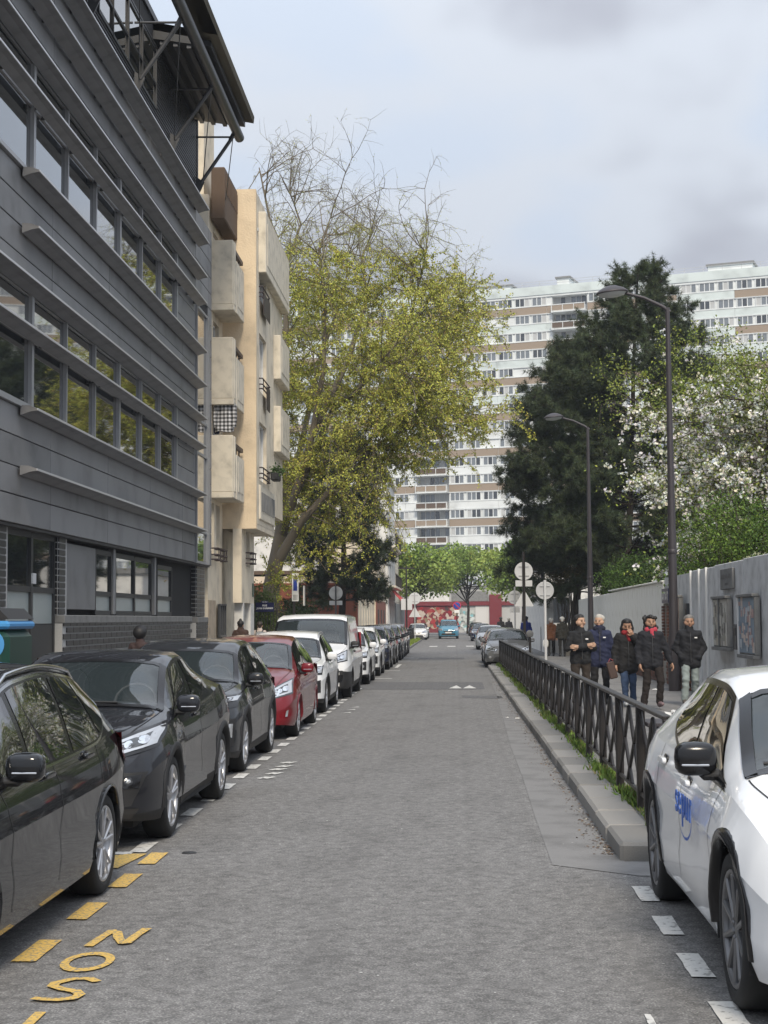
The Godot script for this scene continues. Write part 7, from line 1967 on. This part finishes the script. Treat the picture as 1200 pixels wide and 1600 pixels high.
func make_street() -> void:
	railing("cross_railing", "long dark brown railing of crossed bars along the right kerb with a turned end", [Vector2(3.1, -10.95), Vector2(1.49, -10.95), Vector2(1.50, -51.0)], .10, .84, 1.58)
	railing("cross_railing", "short dark railing beside the grass strip at the far left crossing", [Vector2(-3.05, -80), Vector2(-3.0, -114)], .10, .9, 1.6)
	var lam = [["tall dark street lamp rising from the pavement in front of the grey wall", Vector3(4.65, .10, -32.9)], ["tall dark street lamp halfway along the white panel wall", Vector3(4.72, .10, -53.5)], ["tall dark street lamp beside the iron fence", Vector3(4.2, .10, -73)]]
	for q in lam: lamp_post(q[0], q[1], 8.2, 1.0)
	# left side lamp / sign pole near the crossing
	var o = sign_post("road_sign", "dark pole with a white square sign back by the far left railing", Vector3(-3.2, .1, -104), 5.2, M.rail, .05)
	plate_sign(o, 2.55, .75, .75, M.sign_back); plate_sign(o, 5.0, 1.1, .12, M.rail, "lamp_bar", .0)
	o = sign_post("road_sign", "grey pole with a disc and triangle sign back at the far left crossing", Vector3(-2.75, .1, -108), 3.4, M.galv)
	disc_sign(o, 3.0, .42, M.sign_back)
	var g = Geo.new(); g.prism(PackedVector2Array([Vector2(-.42, 0), Vector2(.42, 0), Vector2(0, .74)]), Transform3D(Basis(), Vector3(0, 1.7, -.07)), .014); part(o, "sign_triangle", g, M.sign_back)
	# cluster of sign backs on the right
	o = sign_post("road_sign", "black pole carrying a white disc back, a plate and a triangle sign back", Vector3(2.75, .10, -60.5), 4.15, M.rail, .06)
	disc_sign(o, 3.40, .36, M.sign_back); plate_sign(o, 2.92, .66, .24, M.sign_back)
	g = Geo.new(); g.prism(PackedVector2Array([Vector2(-.37, .03), Vector2(-.34, 0), Vector2(.34, 0), Vector2(.37, .03), Vector2(.03, .62), Vector2(-.03, .62)]), Transform3D(Basis(), Vector3(0, 2.02, -.08)), .016); part(o, "sign_triangle", g, M.sign_back)
	o = sign_post("road_sign", "white pole with a weathered pale disc sign back above the railing end", Vector3(2.86, .10, -48.5), 2.75, M.sign_back, .04)
	disc_sign(o, 2.42, .285, M.galv)
	o = sign_post("road_sign", "grey pole with a disc sign back and small plate beside the black sign pole", Vector3(2.6, .10, -66), 2.9, M.galv)
	disc_sign(o, 2.45, .30, M.sign_back); plate_sign(o, 1.93, .42, .24, M.sign_back)
	# no parking sign far away, facing us
	o = sign_post("road_sign", "blue no parking disc with red ring in front of the red shop", Vector3(-.05, 0, -152), 2.9, M.rail, .06)
	o.position.x = 0.28
	for q in [[.42, M.sign_red, .0], [.34, M.sign_blue, .02]]:
		g = Geo.new(); g.lathe([Vector2(0, .01), Vector2(q[0], .01), Vector2(q[0], -.01), Vector2(0, -.01)], 26, Transform3D(Basis(Vector3.RIGHT, PI / 2), Vector3(0, 2.95, .08 + q[2]))); part(o, "sign_disc", g, q[1])
	g = Geo.new(); g.cbox(Vector3(0, 2.95, .115), Vector3(.09, .66, .01), .003, Basis(Vector3.BACK, PI / 4)); part(o, "sign_bar", g, M.sign_red)
	plate_sign(o, 2.38, .5, .3, M.white, "sign_plate", .09)
	# left: round sign back with plate, blue and white panel, street name
	o = sign_post("road_sign", "grey round sign back with a plate under it in front of the terracotta wall", Vector3(-5.0, .10, -65), 3.0, M.steel)
	disc_sign(o, 2.68, .29, M.galv); plate_sign(o, 2.26, .55, .18, M.galv)
	o = thing("sign_panel", "white panel with a blue field on a thin post beside the ivy hedge", "sign", Vector3(-5.75, .10, -55.2))
	g = Geo.new(); g.tube([Vector3.ZERO, Vector3(0, 3.2, 0)], .04, 8); part(o, "pole", g, M.rail)
	g = Geo.new(); g.cbox(Vector3(.05, 2.72, .06), Vector3(.24, 1.0, .05), .01); part(o, "panel", g, M.white)
	g = Geo.new(); g.box(Vector3(.05, 2.85, .088), Vector3(.14, .5, .006)); part(o, "blue_field", g, M.sign_blue)
	for k in 4:
		g = Geo.new(); g.box(Vector3(-.02 + k * .045, 2.36, .088), Vector3(.02, .2, .006)); part(o, "symbol", g, M.steel)
	g = Geo.new(); g.cbox(Vector3(.36, 2.42, -.02), Vector3(.05, .72, .3), .01); part(o, "side_panel", g, M.off_white)
	o = thing("street_name_plate", "dark blue enamel street name plate reading RUE JEAN DUNAND on the garden gate", "sign", Vector3(-6.12, 1.95, -49.6))
	g = Geo.new(); g.cbox(Vector3(0, .12, 0), Vector3(.60, .30, .02), .006); g.cbox(Vector3(0, .29, 0), Vector3(.24, .07, .02), .006); part(o, "plate", g, M.plate_navy)
	text(o, "RUE", Vector3(0, .175, .012), .062, M.white); text(o, "JEAN DUNAND", Vector3(0, .085, .012), .058, M.white); text(o, "13e Arrt", Vector3(0, .288, .012), .034, M.white)
	o = thing("garden_gate", "dark iron garden gate under the street name plate", "gate", Vector3(-6.2, .1, -49.7))
	for k in 11: 
		g = Geo.new(); g.tube([Vector3(-.35 + k * .1, 0, 0), Vector3(-.35 + k * .1, 1.95, 0)], .012, 5); part(o, "bar", g, M.rail)
	for y in [.15, 1.0, 1.85]: 
		g = Geo.new(); g.cbox(Vector3(.15, y, 0), Vector3(1.15, .04, .03), .005); part(o, "cross_bar", g, M.rail)
	# green recycling container at the left edge
	o = thing("recycling_container", "dark green recycling container with a blue band beside the tiled pier", "container", Vector3(-5.78, .1, -18.5))
	g = Geo.new(); g.cbox(Vector3(0, .72, 0), Vector3(1.05, 1.24, 1.1), .08); part(o, "body", g, M.green_box)
	g = Geo.new(); g.cbox(Vector3(0, 1.39, 0), Vector3(1.08, .09, 1.13), .03); part(o, "band", g, M.blue_band)
	g = Geo.new(); g.prism(PackedVector2Array([Vector2(-.53, 0), Vector2(.53, 0), Vector2(.40, .12), Vector2(-.40, .12)]), Transform3D(Basis(), Vector3(0, 1.455, -.55)), 1.1); part(o, "lid", g, M.trim)
	g = Geo.new(); g.lathe([Vector2(0, .006), Vector2(.15, .006), Vector2(.15, 0)], 24, Transform3D(Basis(Vector3.RIGHT, PI / 2), Vector3(.33, 1.18, .552))); part(o, "badge", g, M.blue_band)
	text(o, "O", Vector3(.38, 1.20, .56), .1, M.white); text(o, "s", Vector3(.38, 1.09, .56), .07, M.white)
	g = Geo.new(); g.box(Vector3(.40, .93, .553), Vector3(.14, .06, .004)); part(o, "sticker", g, M.white)
	o.scale.y = 1.09
	o = thing("bollard", "black bollard with a white band beside the recycling container", "bollard", Vector3(-5.05, .1, -18.6))
	g = Geo.new(); g.lathe([Vector2(0, 1.12), Vector2(.04, 1.11), Vector2(.05, 1.05), Vector2(.05, .1), Vector2(.08, .05), Vector2(.08, 0)], 14); part(o, "post", g, M.rail)
	g = Geo.new(); g.lathe([Vector2(.052, .98), Vector2(.053, .97), Vector2(.053, .90), Vector2(.052, .89)], 14); part(o, "band", g, M.white)
	# short post with oval top beyond the railing end
	o = thing("bollard", "short brown post with a round grey green top beyond the railing", "bollard", Vector3(2.45, .1, -50.2))
	g = Geo.new(); g.tube([Vector3.ZERO, Vector3(0, .95, 0)], .04, 10); part(o, "post", g, M.rail)
	g = Geo.new(); g.rbox(Vector3(0, 1.05, 0), Vector3(.24, .24, .08), .9, 8); part(o, "head", g, M.concrete)
	# crumpled papers on a slatted bench behind the railing corner
	o = thing("slatted_bench", "dark slatted bench tucked behind the railing corner", "bench", Vector3(2.12, .1, -12.6))
	for k in 5: 
		g = Geo.new(); g.cbox(Vector3(0, .70, -.22 + k * .11), Vector3(1.2, .035, .09), .006); part(o, "slat", g, M.lamp_post)
	for s in [-1, 1]: 
		g = Geo.new(); g.cbox(Vector3(s * .5, .34, 0), Vector3(.06, .68, .45), .008); part(o, "leg", g, M.rail)
	var nw = thing("newspaper_heap", "crumpled pale newspapers lying on the slatted bench", "newspaper", Vector3(1.86, .82, -12.6))
	for k in 5:
		g = Geo.new(); var rows = []
		for i in 6:
			var r = PackedVector3Array()
			for j in 6: r.append(Vector3(-.16 + j * .06 + rng.randf_range(-.02, .02) + k * .03, .01 + k * .018 + .02 * rng.randf() + .02 * sin(i * 1.7 + j + k), -.14 + i * .055 + rng.randf_range(-.01, .01)))
			rows.append(r)
		g.grid(rows); part(nw, "sheet", g, M.off_white)
	# small litter on road and pavement
	var spots = [[1.02, -25.4, .07, "white paper scrap in the gutter against the kerb"], [.86, -25.6, .05, "tiny pale scrap on the smooth gutter strip"], [1.5, -22.9, .05, "pale scrap caught in the weeds under the railing"], [4.3, -33.4, .12, "flat white paper beside the foot of the street lamp"], [1.35, -9.6, .05, "pale scrap on the asphalt next to the kerb return"]]
	for q in spots:
		o = thing("paper_scrap", q[3], "litter", Vector3(q[0], .012 if q[0] < 1.1 or q[1] > -10 else .10, q[1]), rng.randf() * TAU, "paper scraps")
		g = Geo.new(); g.cbox(Vector3(0, .008, 0), Vector3(q[2], .012, q[2] * .7), .004); g.tri(Vector3(-q[2] / 2, .014, 0), Vector3(q[2] / 2, .016, 0), Vector3(0, .03, q[2] * .3)); part(o, "scrap", g, M.white)
	# dead leaf and drain details
	o = thing("scooter_box", "dark delivery box by the tiled wall behind the parked cars", "box", Vector3(-5.6, .1, -24.2))
	g = Geo.new(); g.cbox(Vector3(0, .3, 0), Vector3(.4, .6, .4), .04); part(o, "case", g, M.trim); g = Geo.new(); g.cbox(Vector3(0, .63, 0), Vector3(.43, .07, .43), .02); part(o, "lid", g, M.trim)
	# plant pot on the bay window sill
	o = thing("window_planter", "dark planter with a drooping green plant on the bay window rail", "planter", Vector3(-5.35, 5.85, -46.1))
	g = Geo.new(); g.cbox(Vector3(0, .12, 0), Vector3(.25, .24, .6), .03); part(o, "trough", g, M.trim)
	var xf = []; var cs = []
	for k in 260: xf.append(Transform3D(face_basis(rdir(), rng.randf_range(.7, 1.3)), Vector3(rng.randfn(.03, .1), .28 + rng.randfn(0, .08), rng.randfn(0, .2)))); cs.append(tint(Color(.05, .09, .025), .2))
	swarm(o, "foliage", leaf_mesh(.09, .04), M.leaf, xf, cs).set_meta("kind", "stuff")
func _ready() -> void:
	rng.seed = 12345
	make_camera()
	make_materials()
	make_ground()
	make_dark_building()
	make_cream_building()
	make_far_left()
	make_shop()
	make_tower()
	make_right_far()
	make_cars()
	make_street()
	make_people()
	make_plants()
